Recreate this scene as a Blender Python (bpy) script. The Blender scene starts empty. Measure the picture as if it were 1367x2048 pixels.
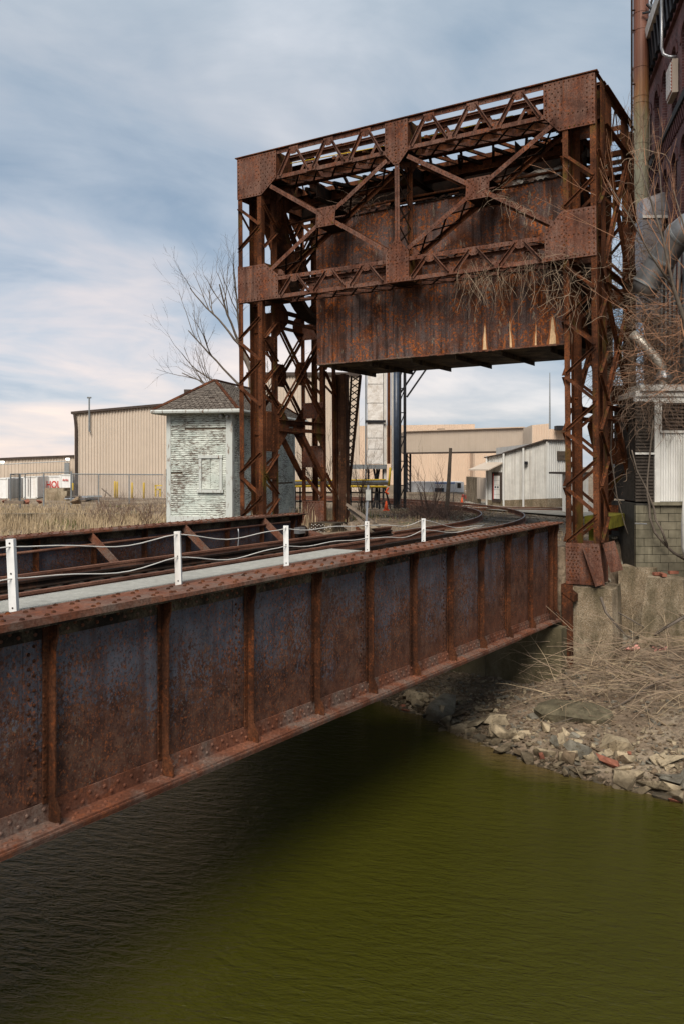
import bpy, math, random
from mathutils import Vector, Matrix, noise
from mathutils.geometry import tessellate_polygon
R = math.radians
rng = random.Random(7)
scene = bpy.context.scene
# ---------------------------------------------------------------- camera
# the camera stands on a neighbouring road bridge; its eye is the origin (z = 0 is eye level)
cam_d = bpy.data.cameras.new('camera'); cam = bpy.data.objects.new('camera', cam_d)
scene.collection.objects.link(cam); scene.camera = cam
cam.location = (0, 0, 0); cam.rotation_euler = (R(90), 0, 0)
cam_d.sensor_fit = 'HORIZONTAL'; cam_d.sensor_width = 24; cam_d.lens = 1699/1367*24
cam_d.shift_y = -92/1367; cam_d.clip_start = 0.1; cam_d.clip_end = 5000
# ---------------------------------------------------------------- sky, sun, exposure
SUN_EL, SUN_AZ = R(46), R(190)       # azimuth clockwise from +Y: behind the camera
world = bpy.data.worlds.new('World'); scene.world = world; world.use_nodes = True
sun_d = bpy.data.lights.new('sun', 'SUN'); sun = bpy.data.objects.new('sun', sun_d)
scene.collection.objects.link(sun)
sun_d.energy = 3.2; sun_d.angle = R(30); sun_d.color = (1.0, 0.93, 0.84)
to_sun = Vector((math.sin(SUN_AZ)*math.cos(SUN_EL), math.cos(SUN_AZ)*math.cos(SUN_EL), math.sin(SUN_EL)))
sun.rotation_euler = to_sun.to_track_quat('Z', 'Y').to_euler()
sun.location = to_sun*60
vs = scene.view_settings
vs.view_transform = 'Standard'; vs.look = 'None'; vs.gamma = 1; vs.use_curve_mapping = False; vs.exposure = 0.58

class NT:
    """small helper around a node tree"""
    def __init__(s, nt): s.nt = nt; nt.nodes.clear()
    def n(s, t, **kw):
        o = s.nt.nodes.new(t)
        for k, v in kw.items():
            if k in o.inputs.keys(): s.put(o.inputs[k], v)
            elif hasattr(o, k): setattr(o, k, v)
            else: raise KeyError(t+' '+k)
        return o
    def put(s, inp, v):
        if isinstance(v, bpy.types.NodeSocket): s.nt.links.new(v, inp)
        elif isinstance(v, (tuple, list)) and len(v) == 3 and inp.type == 'RGBA': inp.default_value = (*v, 1)
        else: inp.default_value = v
    def math(s, op, a, b=0.0, clamp=False):
        o = s.nt.nodes.new('ShaderNodeMath'); o.operation = op; o.use_clamp = clamp
        s.put(o.inputs[0], a); s.put(o.inputs[1], b); return o.outputs[0]
    def mix(s, f, a, b, mode='MIX'):
        o = s.nt.nodes.new('ShaderNodeMix'); o.data_type = 'RGBA'; o.blend_type = mode
        s.put(o.inputs[0], f); s.put(o.inputs[6], a); s.put(o.inputs[7], b); return o.outputs[2]
    def ramp(s, f, stops):
        o = s.nt.nodes.new('ShaderNodeValToRGB'); s.put(o.inputs[0], f)
        e = o.color_ramp.elements
        while len(e) < len(stops): e.new(0.5)
        for el, (p, c) in zip(e, stops):
            el.position = p
            el.color = (c, c, c, 1) if not isinstance(c, (tuple, list)) else (*c, 1)
        return o.outputs[0]
    def pos(s): return s.n('ShaderNodeNewGeometry').outputs['Position']
    def scaled(s, vec, sc):
        o = s.nt.nodes.new('ShaderNodeMapping'); s.put(o.inputs[0], vec); o.inputs['Scale'].default_value = sc
        return o.outputs[0]
    def rot(s, vec, rz, sc=(1, 1, 1)):
        o = s.nt.nodes.new('ShaderNodeMapping'); s.put(o.inputs[0], vec)
        o.inputs['Rotation'].default_value = (0, 0, rz)
        return s.scaled(o.outputs[0], sc)
    def noise(s, vec, scale, detail=6, rough=0.55, dist=0.0):
        o = s.nt.nodes.new('ShaderNodeTexNoise'); s.put(o.inputs['Vector'], vec)
        o.inputs['Scale'].default_value = scale; o.inputs['Detail'].default_value = detail
        o.inputs['Roughness'].default_value = rough; o.inputs['Distortion'].default_value = dist
        return o.outputs[0]

W = NT(world.node_tree)
tc = W.n('ShaderNodeTexCoord').outputs['Generated']
sep = W.n('ShaderNodeSeparateXYZ', Vector=tc)
elev = W.math('MAXIMUM', sep.outputs[2], 0.0)
den = W.math('ADD', elev, 0.22)
flat = W.n('ShaderNodeCombineXYZ', X=W.math('DIVIDE', sep.outputs[0], den), Y=W.math('DIVIDE', sep.outputs[1], den), Z=0.37)
fl = W.rot(flat.outputs[0], R(-30), (0.85, 1.15, 1.0))
n1 = W.noise(fl, 1.05, 5, 0.50, 0.35)
n2 = W.noise(fl, 2.6, 8, 0.58, 0.5)
nn = W.math('ADD', W.math('MULTIPLY', n1, 0.72), W.math('MULTIPLY', n2, 0.28))
cloud_hi = W.ramp(nn, [(0.36, (0.150, 0.208, 0.280)), (0.46, (0.225, 0.292, 0.362)), (0.55, (0.325, 0.38, 0.435)), (0.66, (0.50, 0.53, 0.57))])
cloud_lo = W.ramp(nn, [(0.38, (0.27, 0.335, 0.42)), (0.46, (0.44, 0.455, 0.50)), (0.53, (0.60, 0.53, 0.52)), (0.64, (0.80, 0.64, 0.55))])
hz = W.ramp(elev, [(0.0, 1.0), (0.14, 0.9), (0.30, 0.42), (0.50, 0.0)])
lum = W.ramp(W.math('ADD', W.math('MULTIPLY', sep.outputs[0], 0.5), 0.5), [(0.35, 1.0), (0.70, 0.10)])
cloud = W.mix(W.math('MULTIPLY', hz, lum), cloud_hi, cloud_lo)
sky = W.n('ShaderNodeTexSky', sky_type='NISHITA', sun_disc=False, sun_elevation=SUN_EL, sun_rotation=SUN_AZ)
bg1 = W.n('ShaderNodeBackground', Color=sky.outputs[0], Strength=0.10)
bg2 = W.n('ShaderNodeBackground', Color=cloud, Strength=1.0)
mx = W.n('ShaderNodeMixShader'); W.put(mx.inputs[0], 0.88)
W.nt.links.new(bg1.outputs[0], mx.inputs[1]); W.nt.links.new(bg2.outputs[0], mx.inputs[2])
wo = W.n('ShaderNodeOutputWorld'); W.nt.links.new(mx.outputs[0], wo.inputs[0])

# ---------------------------------------------------------------- materials
M = {}
def mat(name, fn, rough=0.8, metal=0.0, spec=0.3, **kw):
    m = bpy.data.materials.new(name); m.use_nodes = True; n = NT(m.node_tree)
    b = n.n('ShaderNodeBsdfPrincipled'); b.inputs['Metallic'].default_value = metal
    b.inputs['Specular IOR Level'].default_value = spec
    o = n.n('ShaderNodeOutputMaterial'); n.nt.links.new(b.outputs[0], o.inputs[0])
    r = fn(n, b)
    col, bump, rg = (r + (None, None, None))[:3] if isinstance(r, tuple) else (r, None, None)
    n.put(b.inputs['Base Color'], col); n.put(b.inputs['Roughness'], rough if rg is None else rg)
    if bump is not None:
        h, st, di = bump
        bp = n.n('ShaderNodeBump', Height=h, Strength=st, Distance=di); n.nt.links.new(bp.outputs[0], b.inputs['Normal'])
    M[name] = m; return m

def rust(name, dark, mid, light, orange, streak=0.5, speck=0.35, pat=None, patamt=0.5, green=0.0, rough=0.8, scale=1.0, pale=0.0):
    def f(n, b):
        p = n.pos()
        a = n.noise(p, 1.3*scale, 8, 0.6, 0.3)
        c = n.ramp(a, [(0.30, dark), (0.5, mid), (0.72, light)])
        if pat:
            pm = n.ramp(n.noise(n.scaled(p, (1, 1, 0.7)), 1.7*scale, 9, 0.68, 0.4), [(0.5-0.16*patamt-0.03, 0), (0.5+0.14-0.16*patamt, 1)])
            c = n.mix(pm, c, pat)
        sp = n.ramp(n.noise(p, 15*scale, 9, 0.72), [(0.50, 0), (0.60, 1)])
        sp2 = n.ramp(n.noise(p, 2.6*scale, 6, 0.6), [(0.40, 0), (0.66, 1)])
        c = n.mix(n.math('MULTIPLY', n.math('MULTIPLY', sp, sp2), speck*2, True), c, orange)
        dk = n.ramp(n.noise(p, 34*scale, 6, 0.7), [(0.42, 1), (0.56, 0)])
        c = n.mix(n.math('MULTIPLY', dk, 0.55), c, dark)
        st = n.ramp(n.noise(n.scaled(p, (7, 7, 0.35)), 1.0*scale, 7, 0.62), [(0.46, 0), (0.68, 1)])
        c = n.mix(n.math('MULTIPLY', st, streak), c, tuple(x*0.45 for x in dark))
        st2 = n.ramp(n.noise(n.scaled(p, (9, 9, 0.5)), 1.3*scale, 7, 0.62), [(0.60, 0), (0.72, 1)])
        c = n.mix(n.math('MULTIPLY', st2, streak*0.6), c, orange)
        if pale:
            pl = n.ramp(n.noise(n.scaled(p, (5, 5, 1.6)), 1.1, 10, 0.75), [(0.60, 0), (0.66, 1)])
            c = n.mix(n.math('MULTIPLY', pl, pale), c, (0.30, 0.25, 0.18))
        if green:
            g = n.ramp(n.noise(n.scaled(p, (3, 3, 1)), 0.8, 5, 0.6), [(0.58, 0), (0.70, 1)])
            c = n.mix(n.math('MULTIPLY', g, green), c, (0.09, 0.075, 0.012))
        return c, (n.noise(p, 60*scale, 5, 0.6), 0.45, 0.01)
    return mat(name, f, rough, 0.0, 0.10)
rust('rust_tower', (0.018, 0.008, 0.005), (0.100, 0.036, 0.016), (0.165, 0.064, 0.030), (0.26, 0.075, 0.018), 0.6, 0.5, green=0.6)
rust('rust_gusset', (0.036, 0.015, 0.010), (0.135, 0.056, 0.036), (0.205, 0.096, 0.064), (0.27, 0.080, 0.027), 0.5, 0.5, pat=(0.17, 0.095, 0.070), patamt=0.4)
rust('rust_flange', (0.065, 0.026, 0.016), (0.165, 0.064, 0.037), (0.245, 0.106, 0.064), (0.30, 0.090, 0.032), 0.2, 0.35, pat=(0.17, 0.125, 0.10), patamt=0.2)
rust('rust_stiff', (0.020, 0.010, 0.007), (0.080, 0.031, 0.015), (0.150, 0.058, 0.028), (0.22, 0.062, 0.018), 0.6, 0.5)
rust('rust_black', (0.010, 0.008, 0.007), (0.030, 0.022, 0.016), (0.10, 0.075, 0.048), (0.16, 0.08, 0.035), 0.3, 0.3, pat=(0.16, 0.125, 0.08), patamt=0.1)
rust('rust_weight', (0.034, 0.015, 0.010), (0.130, 0.048, 0.024), (0.180, 0.078, 0.046), (0.42, 0.115, 0.022), 0.75, 0.95, pat=(0.120, 0.088, 0.080), patamt=0.5, pale=0.75)
rust('rust_rail', (0.080, 0.038, 0.026), (0.185, 0.088, 0.058), (0.26, 0.135, 0.090), (0.30, 0.11, 0.05), 0.1, 0.3)
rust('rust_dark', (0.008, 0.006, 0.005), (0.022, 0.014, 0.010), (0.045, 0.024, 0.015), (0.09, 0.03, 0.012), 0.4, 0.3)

def f_web(n, b):
    # mill scale gone slate blue (mostly high on the plate), fine mottled rust, tan bloom, orange stains lower down
    p = n.pos(); z = n.n('ShaderNodeSeparateXYZ', Vector=p).outputs[2]
    hgt = n.math('DIVIDE', n.math('ADD', z, 3.2), 1.8, True)
    big = n.noise(p, 0.9, 5, 0.6, 0.5)
    bias = n.math('ADD', n.math('MULTIPLY', n.math('SUBTRACT', hgt, 0.62), 0.30), n.math('MULTIPLY', n.math('SUBTRACT', big, 0.5), 0.55))
    base = n.ramp(n.noise(p, 5, 8, 0.7), [(0.34, (0.026, 0.013, 0.010)), (0.5, (0.074, 0.035, 0.024)), (0.66, (0.125, 0.064, 0.042))])
    m1 = n.ramp(n.math('ADD', n.noise(n.scaled(p, (1, 1, 0.85)), 24, 12, 0.76), bias), [(0.485, 0), (0.54, 1)])
    slate = n.ramp(n.noise(p, 3, 6, 0.6), [(0.35, (0.050, 0.052, 0.064)), (0.65, (0.098, 0.101, 0.120))])
    c = n.mix(m1, base, slate)
    tn = n.ramp(n.noise(n.scaled(p, (1, 1, 0.9)), 30, 10, 0.78, 0.4), [(0.555, 0), (0.60, 1)])
    tnl = n.ramp(n.noise(p, 1.7, 4, 0.6), [(0.42, 0), (0.62, 0.75)])
    c = n.mix(n.math('MULTIPLY', tn, tnl), c, (0.20, 0.155, 0.112))
    sp = n.ramp(n.noise(n.scaled(p, (1, 1, 0.8)), 34, 12, 0.76, 0.3), [(0.54, 0), (0.585, 1)])
    spl = n.ramp(n.noise(p, 1.3, 5, 0.6), [(0.36, 0.2), (0.56, 1.0)])
    c = n.mix(n.math('MULTIPLY', sp, spl), c, (0.25, 0.078, 0.027))
    sp = n.ramp(n.noise(p, 36, 8, 0.75), [(0.39, 0.9), (0.46, 0)])
    c = n.mix(sp, c, (0.036, 0.015, 0.011))
    st = n.ramp(n.noise(n.scaled(p, (6, 6, 0.3)), 1.1, 6, 0.6), [(0.50, 0), (0.70, 0.65)])
    c = n.mix(st, c, (0.055, 0.023, 0.015))
    low = n.ramp(hgt, [(0.0, 0.55), (0.30, 0.0)])
    c = n.mix(n.math('MULTIPLY', low, n.ramp(n.noise(p, 6, 8, 0.7), [(0.4, 0.2), (0.6, 1)])), c, (0.145, 0.052, 0.027))
    return c, (n.noise(p, 45, 8, 0.7), 0.5, 0.01)
mat('rust_web', f_web, 0.68, 0, 0.15)
def f_chim(n, b):
    p = n.pos(); z = n.n('ShaderNodeSeparateXYZ', Vector=p).outputs[2]
    zz = n.math('ADD', n.math('DIVIDE', n.math('SUBTRACT', z, 9.6), 3.2), n.math('MULTIPLY', n.math('SUBTRACT', n.noise(n.scaled(p, (4, 4, 0.4)), 1.5, 6, 0.6), 0.5), 0.9))
    c = n.ramp(zz, [(0.0, (0.27, 0.25, 0.17)), (0.30, (0.26, 0.215, 0.11)), (0.55, (0.27, 0.125, 0.045)), (0.9, (0.16, 0.060, 0.034))])
    st = n.ramp(n.noise(n.scaled(p, (14, 14, 0.5)), 1.2, 7, 0.65), [(0.48, 0), (0.7, 0.7)])
    c = n.mix(st, c, (0.085, 0.042, 0.026))
    return c, (n.noise(p, 30, 5, 0.6), 0.2, 0.01)
mat('rust_chimney', f_chim, 0.6, 0, 0.4)
rust('rust_post', (0.020, 0.012, 0.009), (0.075, 0.036, 0.021), (0.14, 0.070, 0.042), (0.24, 0.10, 0.04), 0.6, 0.5, pale=0.9)

def simple(name, c, var=0.25, scale=4, rough=0.8, metal=0.0, bump=0.2, streak=0.0, dirt=None, spec=0.2, bscale=30):
    def f(n, b):
        p = n.pos(); a = n.noise(p, scale, 8, 0.62)
        if name.startswith('rock'):
            a = n.math('ADD', a, n.math('MULTIPLY', n.math('SUBTRACT', n.n('ShaderNodeObjectInfo').outputs['Random'], 0.5), 0.35))
        col = n.ramp(a, [(0.3, tuple(x*(1-var) for x in c)), (0.7, tuple(min(1, x*(1+var)) for x in c))])
        if streak:
            st = n.ramp(n.noise(n.scaled(p, (5, 5, 0.25)), 1.2, 7, 0.62), [(0.47, 0), (0.72, 1)])
            col = n.mix(n.math('MULTIPLY', st, streak), col, dirt or tuple(x*0.45 for x in c))
        if name.startswith('rock'):      # stones are wet and muddy just above the water line, mossy in places
            z = n.n('ShaderNodeSeparateXYZ', Vector=p).outputs[2]
            wet = n.ramp(n.math('ADD', n.math('MULTIPLY', n.math('ADD', z, 5.3), 1.5), n.math('MULTIPLY', n.noise(p, 6, 4, 0.6), 0.35)), [(0.30, 0.8), (0.55, 0.0)])
            col = n.mix(wet, col, (0.050, 0.036, 0.020))
            col = n.mix(n.ramp(n.noise(p, 11, 8, 0.75), [(0.36, 0.8), (0.47, 0)]), col, (0.075, 0.055, 0.032))
            return col, (n.noise(p, 9, 9, 0.75), 1.0, 0.05)
        return col, (n.noise(p, bscale, 5, 0.6), bump, 0.01)
    return mat(name, f, rough, metal, spec)
simple('white_paint', (0.70, 0.69, 0.66), 0.08, 9, 0.6, streak=0.5, dirt=(0.42, 0.30, 0.20))
simple('beige_metal', (0.50, 0.415, 0.33), 0.05, 1.5, 0.6, streak=0.18, dirt=(0.36, 0.28, 0.20))
simple('peach_metal', (0.60, 0.46, 0.345), 0.04, 1.0, 0.6, streak=0.10)
simple('shed_metal', (0.66, 0.65, 0.61), 0.08, 2, 0.55, streak=0.45, dirt=(0.30, 0.27, 0.20))
simple('shed_metal_worn', (0.62, 0.60, 0.55), 0.12, 3, 0.6, streak=0.5, dirt=(0.22, 0.17, 0.12))
simple('dark_corrugated', (0.060, 0.048, 0.038), 0.4, 3, 0.8, streak=0.4)
simple('brown_trim', (0.055, 0.040, 0.032), 0.3, 3, 0.7)
simple('galvanised', (0.36, 0.37, 0.38), 0.22, 5, 0.38, 0.75, 0.1, streak=0.35, dirt=(0.22, 0.18, 0.14))
simple('zinc_post', (0.22, 0.23, 0.23), 0.2, 8, 0.5, 0.4)
simple('duct_white', (0.58, 0.55, 0.50), 0.14, 2.2, 0.55, streak=0.35, dirt=(0.34, 0.28, 0.22))
simple('navy_steel', (0.030, 0.040, 0.060), 0.4, 5, 0.4, spec=0.5)
simple('black_steel', (0.012, 0.012, 0.014), 0.4, 5, 0.6)
simple('yellow_paint', (0.60, 0.40, 0.035), 0.12, 6, 0.6, streak=0.2)
simple('red_paint', (0.45, 0.035, 0.025), 0.1, 6, 0.5)
simple('orange_plastic', (0.70, 0.09, 0.02), 0.08, 6, 0.5)
simple('rubber', (0.015, 0.015, 0.016), 0.2, 6, 0.9)
simple('glass_dark', (0.045, 0.06, 0.07), 0.2, 3, 0.12, spec=0.7)
simple('concrete_block_grey', (0.17, 0.15, 0.105), 0.35, 3, 0.9, streak=0.5, dirt=(0.035, 0.035, 0.018))
simple('wood_old', (0.17, 0.13, 0.095), 0.35, 8, 0.9, streak=0.3)
simple('tie_wood', (0.035, 0.026, 0.020), 0.4, 9, 0.9)
simple('mortar_dark', (0.05, 0.045, 0.038), 0.3, 9, 0.95)
simple('bark', (0.115, 0.092, 0.072), 0.35, 7, 0.9)
simple('twig_grey', (0.255, 0.185, 0.125), 0.35, 5, 0.9)
simple('twig_tan', (0.36, 0.27, 0.17), 0.35, 4, 0.9)
simple('twig_orange', (0.29, 0.15, 0.085), 0.35, 3, 0.75)
simple('vine', (0.15, 0.10, 0.070), 0.45, 3, 0.9)
simple('dry_grass', (0.36, 0.27, 0.165), 0.4, 1.5, 0.9)
simple('green_grass', (0.11, 0.13, 0.035), 0.35, 2, 0.9)
simple('bush_brown', (0.16, 0.10, 0.075), 0.4, 3, 0.9)
simple('pink_foam', (0.58, 0.27, 0.22), 0.15, 9, 0.9)
simple('brick_red', (0.23, 0.088, 0.055), 0.3, 9, 0.9)
simple('steel_bolt', (0.45, 0.42, 0.38), 0.2, 9, 0.5, 0.3)
simple('grating_grey', (0.36, 0.355, 0.32), 0.18, 12, 0.7, 0.1)
simple('tarp_white', (0.80, 0.79, 0.78), 0.1, 2, 0.5)
simple('blue_print', (0.20, 0.30, 0.55), 0.1, 2, 0.5)
simple('louver_dark', (0.05, 0.042, 0.035), 0.3, 5, 0.8)
simple('pale_concrete_fill', (0.70, 0.47, 0.26), 0.3, 12, 0.95, streak=0.3)
simple('rock_pale', (0.36, 0.285, 0.185), 0.3, 6, 0.92, bump=0.5)
simple('rock_grey', (0.20, 0.18, 0.14), 0.35, 5, 0.92, bump=0.5)
simple('rock_moss', (0.165, 0.14, 0.088), 0.4, 5, 0.92, bump=0.6)
simple('rock_brown', (0.19, 0.135, 0.085), 0.35, 5, 0.92, bump=0.5)
simple('smoke_duct', (0.23, 0.215, 0.22), 0.25, 2.5, 0.45, 0.4, streak=0.5, dirt=(0.20, 0.15, 0.13))

def f_conc(n, b):
    p = n.pos(); a = n.noise(p, 1.6, 8, 0.65)
    col = n.ramp(a, [(0.3, (0.13, 0.092, 0.052)), (0.5, (0.27, 0.20, 0.125)), (0.7, (0.43, 0.35, 0.24))])
    agg = n.n('ShaderNodeTexVoronoi', Vector=p, Scale=46.0)
    col = n.mix(n.ramp(agg.outputs['Distance'], [(0.15, 0.45), (0.5, 0)]), col, (0.56, 0.50, 0.40))
    col = n.mix(n.ramp(n.noise(p, 28, 8, 0.7), [(0.38, 0.75), (0.52, 0)]), col, (0.085, 0.065, 0.040))
    st = n.ramp(n.noise(n.scaled(p, (2.5, 2.5, 0.8)), 1.2, 6, 0.6), [(0.46, 0), (0.66, 0.8)])
    col = n.mix(st, col, (0.085, 0.068, 0.036))
    return col, (n.noise(p, 40, 7, 0.75), 0.9, 0.03)
mat('concrete_old', f_conc, 0.95)
def f_abut(n, b):
    p = n.pos(); a = n.noise(n.scaled(p, (1, 1, 0.5)), 1.8, 9, 0.65)
    col = n.ramp(a, [(0.3, (0.045, 0.036, 0.018)), (0.5, (0.11, 0.090, 0.050)), (0.72, (0.20, 0.17, 0.11))])
    return col, (n.noise(p, 20, 7, 0.7), 0.6, 0.02)
mat('concrete_abutment', f_abut, 0.95)
def f_ground(n, b):
    p = n.pos(); a = n.noise(p, 0.8, 9, 0.65); c2 = n.noise(p, 9, 8, 0.7)
    col = n.ramp(a, [(0.32, (0.12, 0.082, 0.052)), (0.5, (0.235, 0.172, 0.115)), (0.66, (0.34, 0.27, 0.19))])
    col = n.mix(n.ramp(c2, [(0.40, 0.6), (0.55, 0)]), col, (0.045, 0.032, 0.020))
    col = n.mix(n.ramp(n.noise(p, 30, 5, 0.7), [(0.58, 0), (0.68, 0.6)]), col, (0.34, 0.26, 0.16))
    g = n.ramp(n.noise(p, 0.35, 5, 0.6), [(0.62, 0), (0.70, 0.55)])
    col = n.mix(g, col, (0.075, 0.10, 0.025))
    return col, (n.noise(p, 14, 8, 0.75), 1.0, 0.05)
mat('ground_soil', f_ground, 0.95)
def f_asphalt(n, b):
    p = n.pos(); a = n.noise(p, 3, 8, 0.7)
    return n.ramp(a, [(0.3, (0.20, 0.175, 0.14)), (0.7, (0.36, 0.325, 0.27))]), (n.noise(p, 30, 5, .6), 0.5, 0.01)
mat('gravel_yard', f_asphalt, 0.95)
def f_water(n, b):
    p = n.pos()
    q = n.rot(p, R(14), (1.0, 2.6, 1.0))
    h = n.math('ADD', n.math('MULTIPLY', n.noise(q, 3.0, 5, 0.55, 0.5), 0.6), n.math('MULTIPLY', n.noise(q, 9.5, 4, 0.6, 0.8), 0.26))
    murk = n.noise(p, 0.35, 3, 0.5)
    col = n.ramp(murk, [(0.35, (0.0345, 0.0335, 0.0036)), (0.65, (0.0410, 0.0395, 0.0044))])
    sx_ = n.n('ShaderNodeSeparateXYZ', Vector=p)      # the muddy bed shows through where the water is shallow along the bank
    dx, dy = n.math('SUBTRACT', sx_.outputs[0], 5.145), n.math('SUBTRACT', sx_.outputs[1], 19.55)
    s_ = n.math('ADD', n.math('MULTIPLY', dx, 0.5154), n.math('MULTIPLY', dy, 0.857)); t_ = n.math('SUBTRACT', n.math('MULTIPLY', dx, 0.857), n.math('MULTIPLY', dy, 0.5154))
    rel = n.math('ADD', n.math('ADD', s_, 4.85), n.math('MULTIPLY', n.math('MAXIMUM', n.math('SUBTRACT', 0.6, t_), 0.0), -0.62))
    rel = n.math('ADD', rel, n.math('MULTIPLY', n.math('SUBTRACT', n.noise(p, 1.6, 5, 0.6), 0.5), 1.3))
    col = n.mix(n.ramp(n.math('ADD', rel, 1.0), [(0.25, 0.0), (1.0, 0.75)]), col, (0.105, 0.070, 0.030))
    b.inputs['IOR'].default_value = 1.33
    return col, (h, 0.85, 0.10)
mat('river_water', f_water, 0.03, spec=0.22)
def f_clap(n, b):
    p = n.pos()
    a = n.noise(n.scaled(p, (3.5, 3.5, 26)), 1.7, 10, 0.75)
    big = n.noise(p, 0.9, 4, 0.5)
    peel = n.ramp(n.math('ADD', a, n.math('MULTIPLY', n.math('SUBTRACT', big, 0.5), 0.35)), [(0.495, 0), (0.55, 1)])
    paint = n.ramp(n.noise(p, 2.2, 6, 0.6), [(0.35, (0.41, 0.45, 0.40)), (0.65, (0.60, 0.62, 0.55))])
    wood = n.ramp(n.noise(n.scaled(p, (3, 3, 30)), 2.5, 6, 0.7), [(0.35, (0.035, 0.027, 0.022)), (0.65, (0.22, 0.18, 0.145))])
    return n.mix(peel, paint, wood), (a, 0.5, 0.02)
mat('clapboard_paint', f_clap, 0.85)
def f_trim(n, b):
    p = n.pos()
    peel = n.ramp(n.noise(n.scaled(p, (6, 6, 1.5)), 2, 9, 0.7), [(0.56, 0), (0.62, 1)])
    return n.mix(peel, (0.47, 0.485, 0.45), (0.20, 0.155, 0.12)), None
mat('trim_paint', f_trim, 0.85)
def f_shingle(n, b):
    p = n.pos()
    c = n.ramp(n.noise(n.scaled(p, (9, 9, 14)), 1, 6, 0.7), [(0.35, (0.050, 0.040, 0.033)), (0.5, (0.120, 0.098, 0.080)), (0.68, (0.22, 0.19, 0.155))])
    return c, (n.noise(p, 30, 5, .6), 0.5, 0.01)
mat('shingle', f_shingle, 0.95)
def f_brick(n, b):
    p = n.n('ShaderNodeTexCoord').outputs['UV']
    br = n.n('ShaderNodeTexBrick', Vector=p, Scale=1.0)
    br.inputs['Color1'].default_value = (0.155, 0.066, 0.060, 1); br.inputs['Color2'].default_value = (0.095, 0.046, 0.048, 1)
    br.inputs['Mortar'].default_value = (0.20, 0.15, 0.145, 1)
    br.inputs['Mortar Size'].default_value = 0.008; br.inputs['Brick Width'].default_value = 0.22; br.inputs['Row Height'].default_value = 0.075
    v = n.ramp(n.noise(n.pos(), 2.2, 7, 0.65), [(0.35, (0.55, 0.52, 0.55)), (0.65, (1.25, 1.15, 1.15))])
    return n.mix(1.0, br.outputs[0], v, 'MULTIPLY'), (br.outputs['Fac'], -0.4, 0.01)
mat('brick_wall', f_brick, 0.9)
def f_stack(n, b):   # white sheeting patched panels
    p = n.pos()
    c = n.ramp(n.noise(p, 3, 8, 0.7), [(0.3, (0.42, 0.36, 0.30)), (0.55, (0.66, 0.62, 0.57))])
    return c, (n.noise(p, 6, 4, 0.5), 0.5, 0.05)
mat('stack_panel', f_stack, 0.5)
def f_roofbits(n, b):
    p = n.pos()
    m = n.ramp(n.noise(p, 4, 9, 0.75), [(0.50, 0), (0.55, 1)])
    return n.mix(m, (0.10, 0.055, 0.035), (0.42, 0.38, 0.32)), (n.noise(p, 20, 5, .6), 0.5, 0.02)
mat('peeling_drum', f_roofbits, 0.8)
def f_lamp(n, b):
    b.inputs['Emission Color'].default_value = (1, 0.93, 0.8, 1); b.inputs['Emission Strength'].default_value = 6
    return (n.ramp(n.noise(n.pos(), 3), [(0, 0.8), (1, 0.85)]), None)
mat('lamp_lit', f_lamp, 0.4)

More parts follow.
